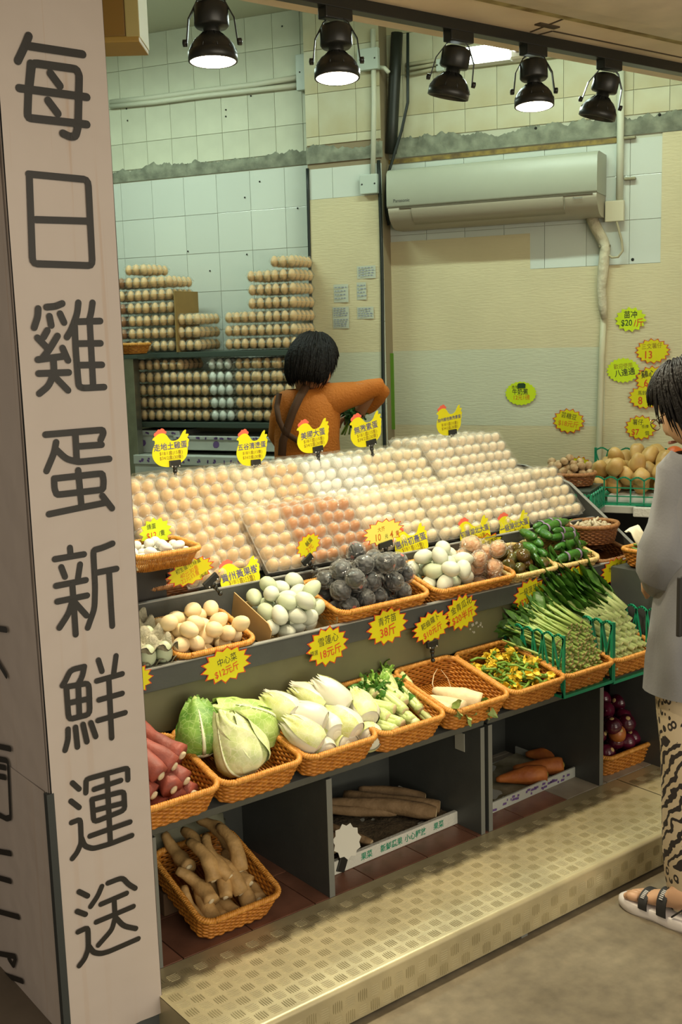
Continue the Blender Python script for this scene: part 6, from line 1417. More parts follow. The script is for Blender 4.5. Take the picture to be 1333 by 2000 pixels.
# on the wall
wsign((1201, 600, 1264, 648), 14, [('苗冲', .0, .17, .26, 'k'), ('$20', -.12, -.14, .28, 'g'), ('/斤', .26, -.16, .30, 'r')], 'lime green star card reading 苗冲 $20 highest on the wall', outline=False, col=YEL2, seed=21)
wsign((1240, 661, 1311, 711), 16, [('三文薯仔', -.02, .18, .19, 'b', 4), ('13', -.12, -.15, .34, 'r')], 'yellow star card with 13 in red on the wall', seed=22)
wsign((1185, 699, 1251, 748), 22, [('歡迎使用', .0, .16, .18, 'b', 6), ('八達通', .05, -.1, .26, 'k', 8)], 'lime star card reading 歡迎使用八達通 on the wall', outline=False, col=YEL2, seed=23, inner=.88)
wsign((1240, 714, 1312, 770), 16, [('鷄心', -.12, .18, .24, 'k', 4), ('6', -.18, -.12, .3, 'r')], 'yellow star card with 6 in red half behind the customer head', seed=24, off=.018)
wsign((1227, 752, 1292, 800), 15, [('馬鈴薯', .0, .16, .17, 'k'), ('8', -.12, -.15, .36, 'r'), ('元', .15, -.2, .14, 'k')], 'yellow star card with 8 in red on the wall', seed=25, off=.021)
wsign((1220, 810, 1284, 861), 15, [('薯仔', -.08, .2, .2, 'k'), ('任揀', .14, .04, .13, 'k'), ('$7', -.16, -.18, .28, 'r'), ('個', .2, -.22, .16, 'k')], 'yellow star card reading 薯仔 $7 on the wall', seed=26)
wsign((987, 745, 1049, 792), 22, [('本地', -.18, .25, .15, 'k'), ('牛奶蕉', -.02, .05, .22, 'k'), ('12元1磅', .02, -.18, .20, 'r')], 'lime star card reading 牛奶蕉 12元1磅 in the middle of the wall', outline=False, col=YEL2, seed=27, inner=.92)
wsign((1079, 797, 1144, 848), 15, [('芸糖豆', .0, .18, .2, 'k', -8), ('$18元斤', .0, -.12, .22, 'o', -4)], 'dull yellow star card with 18 low on the wall near the pipe', seed=28, tilt=-4)
wsign((1110, 890, 1158, 935), 14, [('大粒蒜', .05, .05, .24, 'k', -22)], 'dull yellow star card behind the garlic basket', seed=29, tilt=-16, off=.05)
g = MB(); g.prism([(-.019, -.011), (.019, -.010), (.020, .008), (.012, .014), (-.014, .013), (-.020, .006)], 0, .0006); a, b = wpx(1019, 754, .02); g.obj('marker_blot', INKG, None, wallM(.0184, a, b), label='dark scribbled blot on the 牛奶蕉 card', cat='blot')
# chicken cards
CHB = [(180, 375), (215, 320), (250, 305), (300, 260), (380, 230), (460, 240), (520, 290), (560, 360), (600, 410), (650, 430), (740, 420), (800, 380), (850, 300), (900, 220), (960, 190), (965, 230), (945, 300), (1000, 290), (1025, 310), (1005, 350), (980, 380), (1020, 410), (1025, 450), (1000, 500), (1005, 560), (975, 620), (980, 680), (960, 780), (920, 850), (860, 905), (800, 945), (720, 985), (600, 1010), (500, 1012), (400, 990), (320, 960), (250, 900), (200, 830), (165, 720), (175, 620), (210, 520), (245, 450), (240, 380)]
CHC = [(225, 240), (240, 300), (262, 312), (305, 268), (380, 240), (450, 245), (505, 260), (520, 200), (480, 185), (460, 140), (405, 120), (380, 152), (330, 140), (300, 185), (265, 205)]
COMB = mat('coral_comb', '#d9624a', .5)
def smooth_pts(P, it=1):
    for _ in range(it):
        Q = []
        for i in range(len(P)):
            a, b = P[i], P[(i + 1) % len(P)]; Q += [(a[0] * .75 + b[0] * .25, a[1] * .75 + b[1] * .25), (a[0] * .25 + b[0] * .75, a[1] * .25 + b[1] * .75)]
        P = Q
    return P
def chicken(bb, y, title, label, tilt=0, clip=True, lean=0., stem=.03, kx=1.):
    x0, y0, x1, y1 = bb; c = aty((x0 + x1) / 2, (y0 + y1) / 2, y); w = abs(aty(x1, (y0 + y1) / 2, y)[0] - aty(x0, (y0 + y1) / 2, y)[0]); h = abs(aty((x0 + x1) / 2, y0, y)[2] - aty((x0 + x1) / 2, y1, y)[2])
    M = CTRM(c) @ Matrix.Rotation(R(tilt), 4, 'Z') @ Matrix.Rotation(lean, 4, 'X'); t = empty('chicken_card', M, label, 'sign', 'yellow hen shaped price cards')
    f = lambda P: [((x - 597) / 860 * w, (566 - y_) / 892 * h) for x, y_ in reversed(P)]
    MB().prism(f(smooth_pts(CHC)), -.0012, -.0002).obj('comb', COMB, t); MB().prism(f(smooth_pts(CHB)), -.001, 0).obj('card', YEL, t)
    n = len(title); z = min(.165, .80 / n)
    text(title, Matrix.Translation((-.01 * w, .02 * h, .0006)) @ Matrix.Rotation(R(2), 4, 'Z'), INKV, t, size=z * w * 1.12, bold=.012, name='title')
    for i, (s, yy) in enumerate((('$18/1盒(15隻)', -.145), ('$34/2盒(30隻)', -.265))): text(s, Matrix.Translation((0, yy * h, .0006)), INKBR, t, size=.105 * w, bold=0, name='price_line')
    if clip: add_clip(t, .08 * w, -.42 * h, stem, 0, .30 * w)
    return t
CY = 3.03
chicken((297, 835, 371, 912), CY, '走地土雞蛋', 'yellow hen card reading 走地土雞蛋 above the left egg boxes', stem=.025)
chicken((462, 836, 524, 910), CY + .03, '五谷清遠蛋', 'yellow hen card reading 五谷清遠蛋 second from the left', stem=.006)
chicken((580, 815, 645, 884), CY, '美國大蛋', 'yellow hen card reading 美國大蛋 in front of the seller', stem=.025, tilt=5)
chicken((684, 802, 748, 872), CY, '無激素蛋', 'yellow hen card reading 無激素蛋 right of the seller', stem=.015, tilt=8)
chicken((853, 788, 904, 850), CY + .03, '加州維他無激素蛋', 'yellow hen card highest on the right, over the raised egg boxes', stem=.02, tilt=3)
LN = R(-28)
chicken((429, 1087, 511, 1158), 2.667, '貴州黃果樹', 'yellow hen card reading 貴州黃果樹 behind the rear board', clip=False, lean=R(-18), tilt=4)
chicken((770, 1022, 838, 1095), 2.667, '惠州初產蛋', 'yellow hen card behind the pale green eggs', clip=False, lean=R(-18), tilt=6)
chicken((898, 1006, 960, 1072), 2.667, '初醒湖北大蛋', 'yellow hen card left of its twin above the tomatoes card', clip=False, lean=R(-18), tilt=4)
chicken((975, 996, 1037, 1060), 2.667, '一級湖北大蛋', 'rightmost yellow hen card behind the rear board', clip=False, lean=R(-18), tilt=4)

# ================================================================ PEOPLE
SKIN = mat('warm_skin', '#b07d58', .5, sub=0, var=.04, vscale=10); HAIRM = mat('black_hair', '#15120f', .62, spec=.2, var=.3, vscale=40, bump=.5, bscale=90)
def skinned(name, nodes, edges, m, parent=None, sub=2, root=0, **k):
    """one continuous surface grown around a skeleton; nodes: (point, rx, ry)"""
    me = bpy.data.meshes.new(name); me.from_pydata([tuple(float(q) for q in n[0]) for n in nodes], edges, []); me.materials.append(m)
    o = bpy.data.objects.new(name, me); COL.objects.link(o); o.parent = parent
    sk = o.modifiers.new('skin', 'SKIN'); sk.use_smooth_shade = True; sk.branch_smoothing = .6
    lay_ = me.skin_vertices[0].data
    for i, n in enumerate(nodes): lay_[i].radius = (n[1], n[2] if len(n) > 2 else n[1]); lay_[i].use_root = (i == root)
    sb = o.modifiers.new('sub', 'SUBSURF'); sb.levels = sub; sb.render_levels = sub
    return tag(o, k.get('label'), k.get('cat'), k.get('group'), k.get('kind'))
def chain(*idx): return [(a, b) for a, b in zip(idx, idx[1:])]
def head(t, M, s=1.0, hairfn=None, skin=SKIN):
    """local: x right of the face, y forward (nose), z up; origin at the head centre"""
    def f(u):
        k = 1.
        if u.z < -.2: k -= .16 * (-u.z - .2) * (1 - max(0, u.y) * .6)
        if u.y > 0: k *= 1 - .05 * u.y * (1 - abs(u.z))
        return k
    g = MB(); g.blob((0, 0, 0), (.073 * s, .092 * s, .108 * s), 28, 22, fn=f)
    # brow, nose, lips, chin
    def bump(c, r, k):
        for i, v in enumerate(g.v):
            d = (Vector(v) - Vector(c) * s).length / (r * s)
            if d < 1: g.v[i] = tuple(Vector(v) + Vector((0, k * s * (1 - d * d) ** 2, 0)))
    bump((0, .085, -.012), .028, .016); bump((0, .09, -.026), .018, .010); bump((0, .08, -.055), .024, .006); bump((0, .07, -.088), .03, .010)
    for sx in (-1, 1): bump((sx * .030, .085, .004), .016, -.008)
    g.obj('head', skin, t, M)
    e = MB(); 
    for sx in (-1, 1): e.blob((sx * .030 * s, .078 * s, .004 * s), (.011 * s, .008 * s, .008 * s), 12, 8)
    e.obj('eye', mat('eye_dark', '#2a221c', .2), t, M)
    l = MB(); l.tube([(-.022 * s, .082 * s, -.056 * s), (-.008 * s, .094 * s, -.053 * s), (.008 * s, .094 * s, -.053 * s), (.022 * s, .082 * s, -.056 * s)], [.002, .0045, .0045, .002], 6); l.obj('mouth', mat('lips', '#9a6350', .45), t, M)
    for sx in (-1, 1):
        g = MB(); q = [(sx * .071 * s, -.004, .012 * s), (sx * .080 * s, -.014 * s, .022 * s), (sx * .084 * s, -.022 * s, .012 * s), (sx * .081 * s, -.016 * s, -.010 * s), (sx * .074 * s, -.003, -.024 * s)]
        g.tube(q, [.004 * s, .006 * s, .0065 * s, .006 * s, .005 * s], 8); g.blob((sx * .075 * s, -.008 * s, .0), (.006 * s, .012 * s, .018 * s), 10, 8); g.obj('ear', skin, t, M)
def hair(t, M, s, fringe_y, low_z, seed, nstr=420, face=True):
    """cap of hair plus hanging locks; fringe_y: how far forward it reaches"""
    rr = random.Random(seed); g = MB(); rows = []
    n = 40; m = 16
    def lim(ph):   # lowest polar angle for each direction
        fy = math.sin(ph); return (1.12 if fy > .55 else 1.12 + (low_z - 1.12) * min(1, (.55 - fy) / .6))
    for i in range(m + 1):
        row = []
        for k in range(n + 1):
            ph = 2 * math.pi * k / n; th = lim(ph) * i / m; r = 1.14 + .03 * math.sin(9 * ph + seed) * math.sin(th) + .02 * math.sin(23 * ph)
            x, y, z = math.sin(th) * math.cos(ph), math.sin(th) * math.sin(ph), math.cos(th)
            fl = 1 + .10 * max(0, th - 1.3)
            row.append((.075 * s * r * x * fl, (.094 * s * r * y - .006) * fl, .108 * s * r * z + .004))
        rows.append(row)
    g.sheet(rows)
    for q in range(nstr):
        ph = rr.uniform(0, 2 * math.pi); L_ = lim(ph); th0 = rr.uniform(.1, .5) * L_; th1 = L_ * rr.uniform(.92, 1.10); pts = []
        ph1 = ph + rr.uniform(-.25, .25); k = 1.15 + rr.uniform(-.01, .05)
        for i in range(6):
            u = i / 5; th = th0 + (th1 - th0) * u; p = ph + (ph1 - ph) * u; kk = k + .03 * u * rr.uniform(-.3, 1)
            fl = 1 + .10 * max(0, th - 1.3)
            pts.append((.075 * s * kk * math.sin(th) * math.cos(p) * fl, (.094 * s * kk * math.sin(th) * math.sin(p) - .006) * fl, .108 * s * kk * math.cos(th) + .004))
        g.tube(pts, [.0028, .0042, .0045, .0042, .0032, .0008], 4)
    g.obj('hair', HAIRM, t, M)
def hand(t, wrist, dirv, palmn, s=1., curl=.5, skin=SKIN, name='hand'):
    """palm and five separate fingers; dirv: towards the finger tips, palmn: out of the back of the hand"""
    w = V(wrist); d = V(dirv).normalized(); nn = V(palmn); nn = (nn - d * nn.dot(d)).normalized(); x = d.cross(nn)
    nodes = [(w - d * .02, .024 * s, .018 * s), (w + d * .02 * s, .030 * s, .015 * s), (w + d * .055 * s, .036 * s, .014 * s), (w + d * .078 * s, .034 * s, .012 * s)]; edges = chain(0, 1, 2, 3)
    skinned(name, nodes, edges, skin, t, 2)
    for k, (off, L_) in enumerate(((-.028, .060), (-.010, .070), (.009, .066), (.027, .052))):
        p = w + d * .076 * s + x * off * s; pts = [p - d * .02 * s, p]; a = 0; dd = d.copy()
        for j in range(3):
            a += curl * (.7 + .12 * k); dd = (d * math.cos(a) - nn * math.sin(a)); p = p + dd * L_ * s * (.44, .32, .24)[j]; pts.append(p.copy())
        g = MB(); g.tube(pts, [.0085 * s, .0088 * s, .0082 * s, .0075 * s, .0055 * s], 10); g.blob(pts[-1], [.0056 * s] * 3, 8, 6); g.obj('finger', skin, t)
    p = w + d * .02 * s - x * .026 * s; g = MB(); pts = [p, p + (d * .5 - x * .8 - nn * .2).normalized() * .028 * s, p + (d * .8 - x * .55 - nn * .5).normalized() * .056 * s, p + (d * .95 - x * .4 - nn * .7).normalized() * .078 * s]
    g.tube(pts, [.013 * s, .011 * s, .009 * s, .006 * s], 10); g.blob(pts[-1], [.0062 * s] * 3, 8, 6); g.obj('thumb', skin, t)

# loose top: elliptical rings
def rings(nm, rs_, m, nn=36, wav=.0, seed=0, thick=.004):
    g = MB(); rows = []
    for (p, rx, ry) in rs_:
        p = Ls(p); rows.append([tuple(p + RTv * (rx * math.cos(a) * (1 + wav * math.sin(5 * a + seed + p.z * 9))) + FWv * (ry * math.sin(a) * (1 + wav * math.sin(7 * a + p.z * 13)))) for a in np.linspace(0, 2 * math.pi, nn + 1)])
    g.sheet(rows); return g.obj(nm, m, t)
def sleeve(rs_, nm='sleeve', m=None):
    g = MB(); rows = []
    for i, (p, r) in enumerate(rs_):
        a_ = Ls(rs_[max(0, i - 1)][0]); b_ = Ls(rs_[min(len(rs_) - 1, i + 1)][0]); d = (b_ - a_).normalized(); x = d.cross(FWv if abs(d.dot(FWv)) < .8 else UP).normalized(); y = d.cross(x); p = Ls(p)
        rows.append([tuple(p + (x * math.cos(a) + y * math.sin(a)) * r * (1 + .035 * math.sin(3 * a + i))) for a in np.linspace(0, 2 * math.pi, 29)])
    g.sheet(rows); g.obj(nm, m or GREYT, t)
# --- the seller, seen from behind, right arm out sideways
DS = 4.55
def S(x, y, d=0.): return V(atd(x, y, DS + d))
base = S(598, 900); t = empty('person', mw((base.x, base.y, FZ)), 'seller in an orange sweater and brown cross-strapped apron, back turned, right arm stretched sideways', 'person')
TI = t.matrix_basis.inverted()
def Ls(p): return TI @ V(p)
ORS = mat('orange_sweater', '#c06f1e', .8, var=.06, vscale=9, bump=.4, bscale=120)
FWv, RTv = V(FWD), V(RIGHT); UP = Vector((0, 0, 1))
neck = S(592, 758); chest = S(600, 800); waist = S(600, 880); hip = S(602, 930); knee_z = .55
shL, shR = S(556, 778), S(640, 768)
elb = S(733, 752, -.02); wr = S(697, 815, .14)
elL, wrL = S(545, 852, .05), S(600, 858, .25)
f1, f2 = hip + Vector((0, 0, -.0)), None
bodyN = [(hip, .155, .115), (waist, .14, .10), (S(598, 835), .145, .10), (chest, .15, .105), (S(596, 775), .115, .085), (neck, .052, .05), (S(598, 738), .048, .048),
         (shL, .062), (elL, .048), (wrL, .034), (shR, .062), (S(688, 762, -.01), .056), (elb, .050), (wr, .034),
         (hip + RTv * -.09 + UP * -.12, .088), (hip + RTv * -.09 + UP * -.38, .062), (Vector((hip.x, hip.y, FZ + .10)) + RTv * -.09, .042), (Vector((hip.x, hip.y, FZ + .03)) + RTv * -.09 + FWv * .11, .035),
         (hip + RTv * .09 + UP * -.12, .088), (hip + RTv * .09 + UP * -.38, .062), (Vector((hip.x, hip.y, FZ + .10)) + RTv * .09, .042), (Vector((hip.x, hip.y, FZ + .03)) + RTv * .09 + FWv * .11, .035)]
E_ = chain(0, 1, 2, 3, 4, 5, 6) + chain(4, 7, 8, 9) + chain(4, 10, 11, 12, 13) + chain(0, 14, 15, 16, 17) + chain(0, 18, 19, 20, 21)
skinned('body', [(Ls(n[0]),) + tuple(v * (.93 if i in (5, 6, 9, 13) or i > 13 else .5 if i in (10, 11, 12) else .70) for v in n[1:]) for i, n in enumerate(bodyN)], E_, SKIN, t)
rings('sweater', [(S(590, 760), .060, .055), (S(592, 764), .088, .070), (S(596, 772), .122, .085), (S(599, 790), .138, .102), (S(600, 820), .136, .106), (S(600, 860), .132, .104), (S(601, 895), .135, .108), (S(602, 935), .140, .112)], ORS, wav=.012)
def closed_sleeve(rs_): sleeve(rs_, 'sweater_sleeve', ORS)
closed_sleeve([(S(610, 790), .060), (S(632, 786), .070), (S(650, 781), .068), (S(675, 773), .056), (S(702, 767), .047), (S(724, 759), .040), (S(738, 756), .038), (S(743, 764, .03), .038), (S(736, 776, .07), .036), (S(722, 792, .10), .034), (S(716, 800, .115), .026)])
closed_sleeve([(S(578, 785), .055), (S(560, 795), .056), (S(550, 820), .050), (S(546, 850, .03), .046), (S(556, 868, .09), .042), (S(575, 874, .16), .036)])
trn = [(hip + UP * .02, .165, .125)] + [bodyN[i] for i in (14, 15, 16, 18, 19, 20)]
skinned('trousers', [(Ls(n[0]),) + tuple(v * 1.12 for v in n[1:]) for n in trn], chain(0, 1, 2, 3) + chain(0, 4, 5, 6), mat('dark_trousers', '#2b2a26', .8), t)
APR = mat('brown_apron', '#4b2f16', .8); g = MB()
def strap(pts, w, th=.003):
    g = MB(); P = [Ls(p) for p in pts]; rows = []
    for i, p in enumerate(P):
        d = (P[min(i + 1, len(P) - 1)] - P[max(0, i - 1)]).normalized(); x = d.cross(FWv).normalized(); rows.append([p - x * w, p - x * w - FWv * th, p + x * w - FWv * th, p + x * w])
    g.sheet(rows); g.obj('apron_strap', APR, t)
B = -.125
strap([S(546, 768, -.05), S(541, 795, B + .02), S(545, 820, B), (S(557, 845, B)), S(590, 866, B), S(625, 885, B)], .011)
strap([S(600, 752, -.07), S(586, 775, B + .01), S(572, 805, B), S(562, 835, B), S(553, 862, B), S(551, 890, B + .01)], .016)
MB().box(Ls(S(640, 908, .02)), (.075, .12, .30), Matrix.Rotation(-.65, 4, 'Z'), .03).obj('apron_skirt', mat('dark_apron', '#23251d', .8), t)
HM = mw(Ls(S(607, 712)), (RTv * .90 + FWv * .0 - FWv * .0 + RTv * 0), (0, 0, 1), (0, 0, 1))
fd = (RTv * .72 + FWv * .66 - UP * .25).normalized(); xr = fd.cross(UP).normalized(); uu = xr.cross(fd)
HM = mw(Ls(S(613, 714)), xr, fd, uu); head(t, HM, .98); hair(t, HM, 1.04, .5, 2.25, 3)
hand(t, Ls(wr), (Ls(S(682, 812, .24)) - Ls(wr)), UP, 1., .4)
# bunch of greens in her hand
bn2 = empty('greens_bunch', mw(S(690, 806, .12)), 'dark green bunch of leaves held by the seller', 'greens'); g = MB(); h = MB()
for k in range(60): leaf(g, (rs.uniform(-.03, .03), rs.uniform(-.03, .03), rs.uniform(-.02, .02)), (rs.gauss(0, 1), rs.gauss(0, 1), rs.gauss(0, .8)), rs.uniform(.03, .06), .025, 2000 + k, .2, 1, ruffle=.15)
g.obj('leaves', mat('bunch_green', '#1f4a1c', .5, col2='#3b6d2a', vscale=40), bn2, kind='stuff')
for k in range(9): h.tube([(rs.uniform(-.01, .01), rs.uniform(-.01, .01), 0), (rs.uniform(-.05, .02), rs.uniform(-.02, .03), -.09)], .003, 5)
h.obj('stems', FST, bn2, kind='stuff')

# --- the customer at the right edge, facing the counter
DC = 2.82
def Cc(x, y, d=0.): return V(atd(x, y, DC + d))
ft = V(atz(1315, 1790, 0)); t = empty('person', mw((ft.x + .05, ft.y, 0)), 'customer in a loose grey top and animal print trousers standing at the counter', 'person'); TI = t.matrix_basis.inverted()
GREYT = mat('grey_cotton', '#77787a', .85, var=.05, vscale=6, bump=.08, bscale=150)
# folds in the cloth
_n = GREYT.node_tree; _v = _n.nodes.new('ShaderNodeTexNoise'); _v.inputs['Scale'].default_value = 9; _v.inputs['Detail'].default_value = 1; _b2 = _n.nodes.new('ShaderNodeBump'); _b2.inputs['Strength'].default_value = 1; _b2.inputs['Distance'].default_value = .06
_tc = _n.nodes.new('ShaderNodeTexCoord'); _mp = _n.nodes.new('ShaderNodeMapping'); _mp.inputs['Scale'].default_value = (1, 1, .45); _n.links.new(_tc.outputs['Object'], _mp.inputs[0]); _n.links.new(_mp.outputs[0], _v.inputs['Vector']); _n.links.new(_v.outputs['Fac'], _b2.inputs['Height'])
_bb = [n for n in _n.nodes if n.type == 'BUMP'][0]; _n.links.new(_b2.outputs[0], _bb.inputs['Normal'])
cx = 1398
hipC = Cc(cx, 1230); chestC = Cc(cx - 4, 1000); neckC = Cc(cx - 30, 890, .02)
shLc, shRc = Cc(1332, 925), Cc(1460, 925)
elLc = Cc(1296, 1090, .0); wrLc = Cc(1290, 1112, .24)
elRc, wrRc = Cc(1500, 1100, .05), Cc(1440, 1110, .27)
kL, kR = Cc(1345, 1545), Cc(1440, 1545); aL, aR = V((0, 0, 0)), V((0, 0, 0))
aL = V(atz(1326, 1772, .0)) + UP * .075; aR = aL + RTv * .17 + FWv * .02
toe = (V(atz(1215, 1752, 0)) - V(atz(1326, 1798, 0))).normalized()
Nn = [(hipC, .13, .10), (Cc(cx, 1130), .12, .095), (chestC, .13, .10), (Cc(cx - 10, 930), .11, .08), (neckC, .05), (Cc(1370, 850, .03), .048), (shLc, .052), (elLc, .042), (wrLc, .030), (shRc, .052), (elRc, .042), (wrRc, .030),
      (Cc(1355, 1300), .085), (kL, .055), (aL, .034), (Cc(1440, 1300), .085), (kR, .055), (aR, .034)]
Ec = chain(0, 1, 2, 3, 4, 5) + chain(3, 6, 7, 8) + chain(3, 9, 10, 11) + chain(0, 12, 13, 14) + chain(0, 15, 16, 17)
skinned('body', [(Ls(n[0]),) + tuple(v * .95 for v in n[1:]) for n in Nn], Ec, SKIN, t)
rings('top', [(Cc(cx - 8, 1345), .172, .135), (Cc(cx - 6, 1290), .170, .132), (Cc(cx - 4, 1230), .162, .128), (Cc(cx, 1150), .155, .122), (Cc(cx, 1060), .150, .12), (Cc(cx, 985), .145, .115), (Cc(cx - 4, 930), .132, .10), (Cc(cx - 18, 900), .098, .085), (Cc(cx - 28, 884), .065, .065)][::-1], GREYT, wav=.025)
sleeve([(Cc(1350, 905), .060), (Cc(1336, 925), .072), (Cc(1330, 970), .066), (Cc(1325, 1030), .074), (Cc(1313, 1080), .084), (Cc(1306, 1112, .01), .080), (Cc(1304, 1128, .05), .066), (Cc(1300, 1132, .09), .052)])
sleeve([(Cc(1440, 905), .060), (Cc(1462, 925), .070), (Cc(1480, 1000), .075), (Cc(1495, 1080), .07), (Cc(1480, 1108, .08), .055)])
# trousers
def animal_print():
    m = mat('animal_print_cloth', '#c7b596', .75); nt = m.node_tree; N = nt.nodes; L = nt.links; b = N['Principled BSDF']; tc = N.new('ShaderNodeTexCoord')
    mp = N.new('ShaderNodeMapping'); mp.inputs['Scale'].default_value = (1, 1, .8); L.new(tc.outputs['Object'], mp.inputs[0])
    n1 = N.new('ShaderNodeTexNoise'); n1.inputs['Scale'].default_value = 34; n1.inputs['Detail'].default_value = 1.5; L.new(mp.outputs[0], n1.inputs[0])
    vo = N.new('ShaderNodeTexVoronoi'); vo.inputs['Scale'].default_value = 46; L.new(mp.outputs[0], vo.inputs['Vector'])
    # leopard rosettes: a dark ring of broken blobs round each cell centre
    ring = N.new('ShaderNodeMapRange'); ring.inputs['From Min'].default_value = .18; ring.inputs['From Max'].default_value = .42; L.new(vo.outputs['Distance'], ring.inputs['Value'])
    pp = N.new('ShaderNodeMath'); pp.operation = 'PINGPONG'; pp.inputs[1].default_value = .5; L.new(ring.outputs[0], pp.inputs[0])
    le = N.new('ShaderNodeMath'); le.operation = 'MULTIPLY'; L.new(pp.outputs[0], le.inputs[0]); ns = N.new('ShaderNodeMath'); ns.operation = 'GREATER_THAN'; ns.inputs[1].default_value = .38; L.new(n1.outputs['Fac'], ns.inputs[0]); L.new(ns.outputs[0], le.inputs[1])
    l2 = N.new('ShaderNodeMath'); l2.operation = 'GREATER_THAN'; l2.inputs[1].default_value = .04; L.new(le.outputs[0], l2.inputs[0])
    wv = N.new('ShaderNodeTexWave'); wv.wave_type = 'BANDS'; wv.bands_direction = 'DIAGONAL'; wv.inputs['Scale'].default_value = 15; wv.inputs['Distortion'].default_value = 7; wv.inputs['Detail'].default_value = 2; wv.inputs['Detail Scale'].default_value = 1.6; L.new(tc.outputs['Object'], wv.inputs['Vector'])
    z2 = N.new('ShaderNodeMath'); z2.operation = 'GREATER_THAN'; z2.inputs[1].default_value = .56; L.new(wv.outputs['Fac'], z2.inputs[0])
    sx = N.new('ShaderNodeSeparateXYZ'); L.new(tc.outputs['Object'], sx.inputs[0]); n3 = N.new('ShaderNodeTexNoise'); n3.inputs['Scale'].default_value = 3; L.new(tc.outputs['Object'], n3.inputs[0])
    ad = N.new('ShaderNodeMath'); ad.operation = 'MULTIPLY_ADD'; ad.inputs[1].default_value = .35; L.new(n3.outputs['Fac'], ad.inputs[0]); L.new(sx.outputs['Z'], ad.inputs[2])
    lo = N.new('ShaderNodeMath'); lo.operation = 'COMPARE'; lo.inputs[1].default_value = .52; lo.inputs[2].default_value = .19; L.new(ad.outputs[0], lo.inputs[0])
    mk = N.new('ShaderNodeMix'); mk.data_type = 'FLOAT'; L.new(lo.outputs[0], mk.inputs[0]); L.new(l2.outputs[0], mk.inputs[2]); L.new(z2.outputs[0], mk.inputs[3])
    cr = N.new('ShaderNodeMix'); cr.data_type = 'RGBA'; L.new(n3.outputs['Fac'], cr.inputs[0]); cr.inputs[6].default_value = lin('#a58d5c'); cr.inputs[7].default_value = lin('#d9cdb8')
    mx = N.new('ShaderNodeMix'); mx.data_type = 'RGBA'; L.new(mk.outputs[0], mx.inputs[0]); L.new(cr.outputs[2], mx.inputs[6]); mx.inputs[7].default_value = lin('#2a2422'); L.new(mx.outputs[2], b.inputs['Base Color']); return m
AP = animal_print()
def leg(pts, nm='trouser_leg'):
    g = MB(); rows = []
    for i, (p, rx) in enumerate(pts):
        p = Ls(p); rows.append([tuple(p + RTv * (rx * math.cos(a) * (1 + .05 * math.sin(3 * a + i * .9))) + FWv * (rx * .98 * math.sin(a) * (1 + .04 * math.sin(4 * a + i)))) for a in np.linspace(0, 2 * math.pi, 33)])
    g.sheet(rows); g.obj(nm, AP, t)
leg([(Cc(1366, 1290), .100), (Cc(1361, 1340), .106), (Cc(1362, 1400), .106), (Cc(1364, 1460), .100), (Cc(1364, 1530), .095), (Cc(1365, 1600), .092), (Cc(1364, 1660), .088), (Cc(1359, 1710), .078), (Cc(1352, 1750), .062), (Cc(1344, 1768), .052)])
leg([(Cc(1436, 1290), .098), (Cc(1444, 1400), .100), (Cc(1458, 1530), .095), (Cc(1462, 1660), .085), (Cc(1466, 1760), .055)])
# head looking down at the counter
fd = (-RTv * .62 + FWv * .66 - UP * .42).normalized(); xr = fd.cross(UP).normalized(); uu = xr.cross(fd)
HM = mw(Ls(Cc(1356, 800, .0)), xr, fd, uu); SK2 = mat('pale_skin', '#c39a78', .5, var=.03, vscale=10); head(t, HM, .98, skin=SK2); hair(t, HM, 1.06, .5, 2.05, 8)
GL = mat('glasses_frame', '#6b5a3e', .3, metal=.5); g = MB()
for sx in (-1, 1):
    g.tube([(sx * .031 + .020 * math.cos(a), .098, .002 + .015 * math.sin(a)) for a in np.linspace(0, 2 * math.pi, 17)[:-1]], .0014, 5, closed=True); g.tube([(sx * .051, .096, .006), (sx * .070, .06, .008), (sx * .078, -.005, .008)], .0014, 5)
g.tube([(-.011, .099, .004), (.011, .099, .004)], .0014, 5); g.obj('glasses', GL, t, HM)
hand(t, Ls(wrLc), (FWv * .8 - UP * .5), UP * .8 - RTv * .3, .92, .5, SK2); hand(t, Ls(wrRc), (FWv * .8 - UP * .5), UP, .92, .5, SK2)
MB().box(Ls(Cc(1330, 1185, -.155)), (.02, .012, .15), None, .004).obj('bag_strap', mat('black_strap', '#22201e', .6), t)
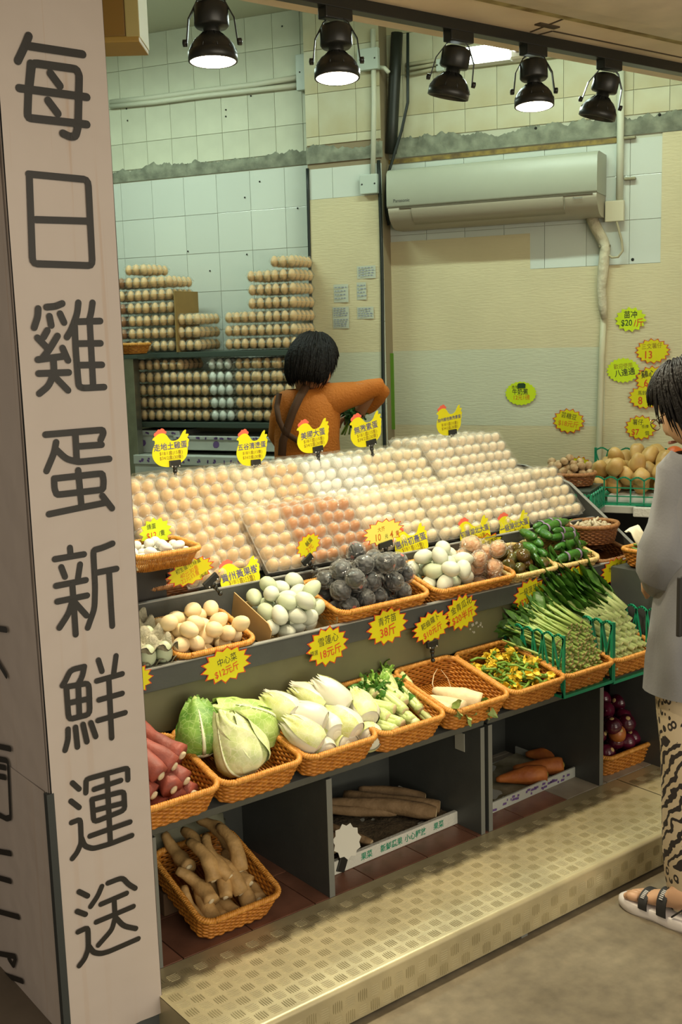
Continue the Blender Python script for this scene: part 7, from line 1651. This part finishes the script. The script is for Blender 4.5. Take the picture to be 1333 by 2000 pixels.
# feet and sandals
SOLE = mat('white_sole', '#cfc9c4', .5); STRP = mat('black_strap_cloth', '#1d1c1b', .7); TAGM = mat('silver_print', '#a9a7a2', .5)
def sandal(heel, d, nm):
    d = V((d.x, d.y, 0)).normalized(); x = d.cross(UP); M = mw(Ls(heel), x, d, UP); L_ = .235
    f = empty('foot', M); f.parent = t
    out = [(-.032, 0), (-.038, .05), (-.036, .11), (-.044, .17), (-.036, .215), (-.012, .237), (.018, .232), (.038, .20), (.042, .15), (.032, .10), (.034, .05), (.030, 0), (.0, -.012)]
    out = smooth_pts(out, 2); g = MB(); n = len(out)
    lv = [(1.0, 0), (1.06, .006), (1.05, .020), (1.0, .028), (.96, .030)]
    g.add([((x_ * k), (y_ - .11) * k + .11, z + (.004 * math.sin(y_ * 60) if 0 < j < 3 else 0)) for j, (k, z) in enumerate(lv) for x_, y_ in out], [tuple(j * n + i for j, i in ((a, b), (a, (b + 1) % n), (a + 1, (b + 1) % n), (a + 1, b))) for a in range(4) for b in range(n)] + [tuple(range(4 * n, 5 * n)), tuple(range(n - 1, -1, -1))], True); g.obj('sole', SOLE, f)
    nodes = [(Vector((0, .015, .060)), .030, .030), (Vector((0, .05, .072)), .031, .034), (Vector((-.002, .11, .058)), .032, .024), (Vector((-.003, .165, .045)), .036, .015), (Vector((0, .04, .13)), .034, .036)]
    skinned('foot_body', nodes, chain(0, 1, 2, 3) + [(1, 4)], SK2, f)
    for k, (xx, yy, r) in enumerate(((-.028, .203, .0125), (-.010, .208, .0095), (.005, .203, .009), (.018, .195, .0085), (.029, .184, .0075))):
        g = MB(); g.tube([(xx * .9, .168, .046), (xx, yy - .012, .043), (xx, yy, .039)], [r * .95, r, r * .85], 10); g.blob((xx, yy, .039), (r * .86, r * .9, r * .8), 10, 8); g.obj('toe', SK2, f)
    for yy, hgt, w in ((.150, .068, .013), (.095, .090, .014)):
        g = MB(); rows = []
        for s in (-1, 1): rows.append([((.047 if yy > .12 else .043) * math.cos(a), yy + s * w + .02 * (1 - math.sin(a)) * (-.3), .028 + (hgt - .028) * math.sin(a) ** .8 if math.sin(a) > 0 else .028) for a in np.linspace(0, math.pi, 17)])
        g.sheet(rows); g.sheet([[(p[0] * .93, p[1], p[2] - .003) for p in r_] for r_ in rows][::-1]); g.obj('strap', STRP, f)
        g = MB()
        for q in range(6): a = 1.9 + q * .11; g.box(((.0475 if yy > .12 else .0435) * math.cos(a) * 1.02, yy, .029 + (hgt - .028) * math.sin(a) ** .8), (.003, .010, .0035), Matrix.Rotation(-a + math.pi / 2, 4, 'Y'))
        g.obj('strap_print', TAGM, f, kind='stuff')
    g = MB(); g.tube([(-.034, .06, .035), (-.037, .02, .075), (0, -.018, .085), (.037, .02, .075), (.034, .06, .035)], .005, 8, flat=.5); g.obj('heel_strap', STRP, f)
hl = V(atz(1366, 1822, .0)) ; hl.z = 0
sandal(hl, toe, 'left'); sandal(hl + RTv * .20 - FWv * .02, toe, 'right')
# white paper held by the customer
g = MB(); P = [Cc(1222, 1040, .36), Cc(1232, 1050, .33), Cc(1245, 1075, .32), Cc(1262, 1098, .30)]; rows = [[tuple(V(p) + RTv * a + UP * (.02 * math.sin(a * 40 + i))) for a in (0, .015, .04)] for i, p in enumerate(P)]
g.sheet(rows); g.sheet([[tuple(Vector(q) + FWv * .012) for q in r_] for r_ in rows][::-1]); g.obj('paper_bag', mat('white_paper', '#c9c6ae', .7), None, None, label='crumpled white paper bag in the customer hand', cat='bag')
SC.camera = cam
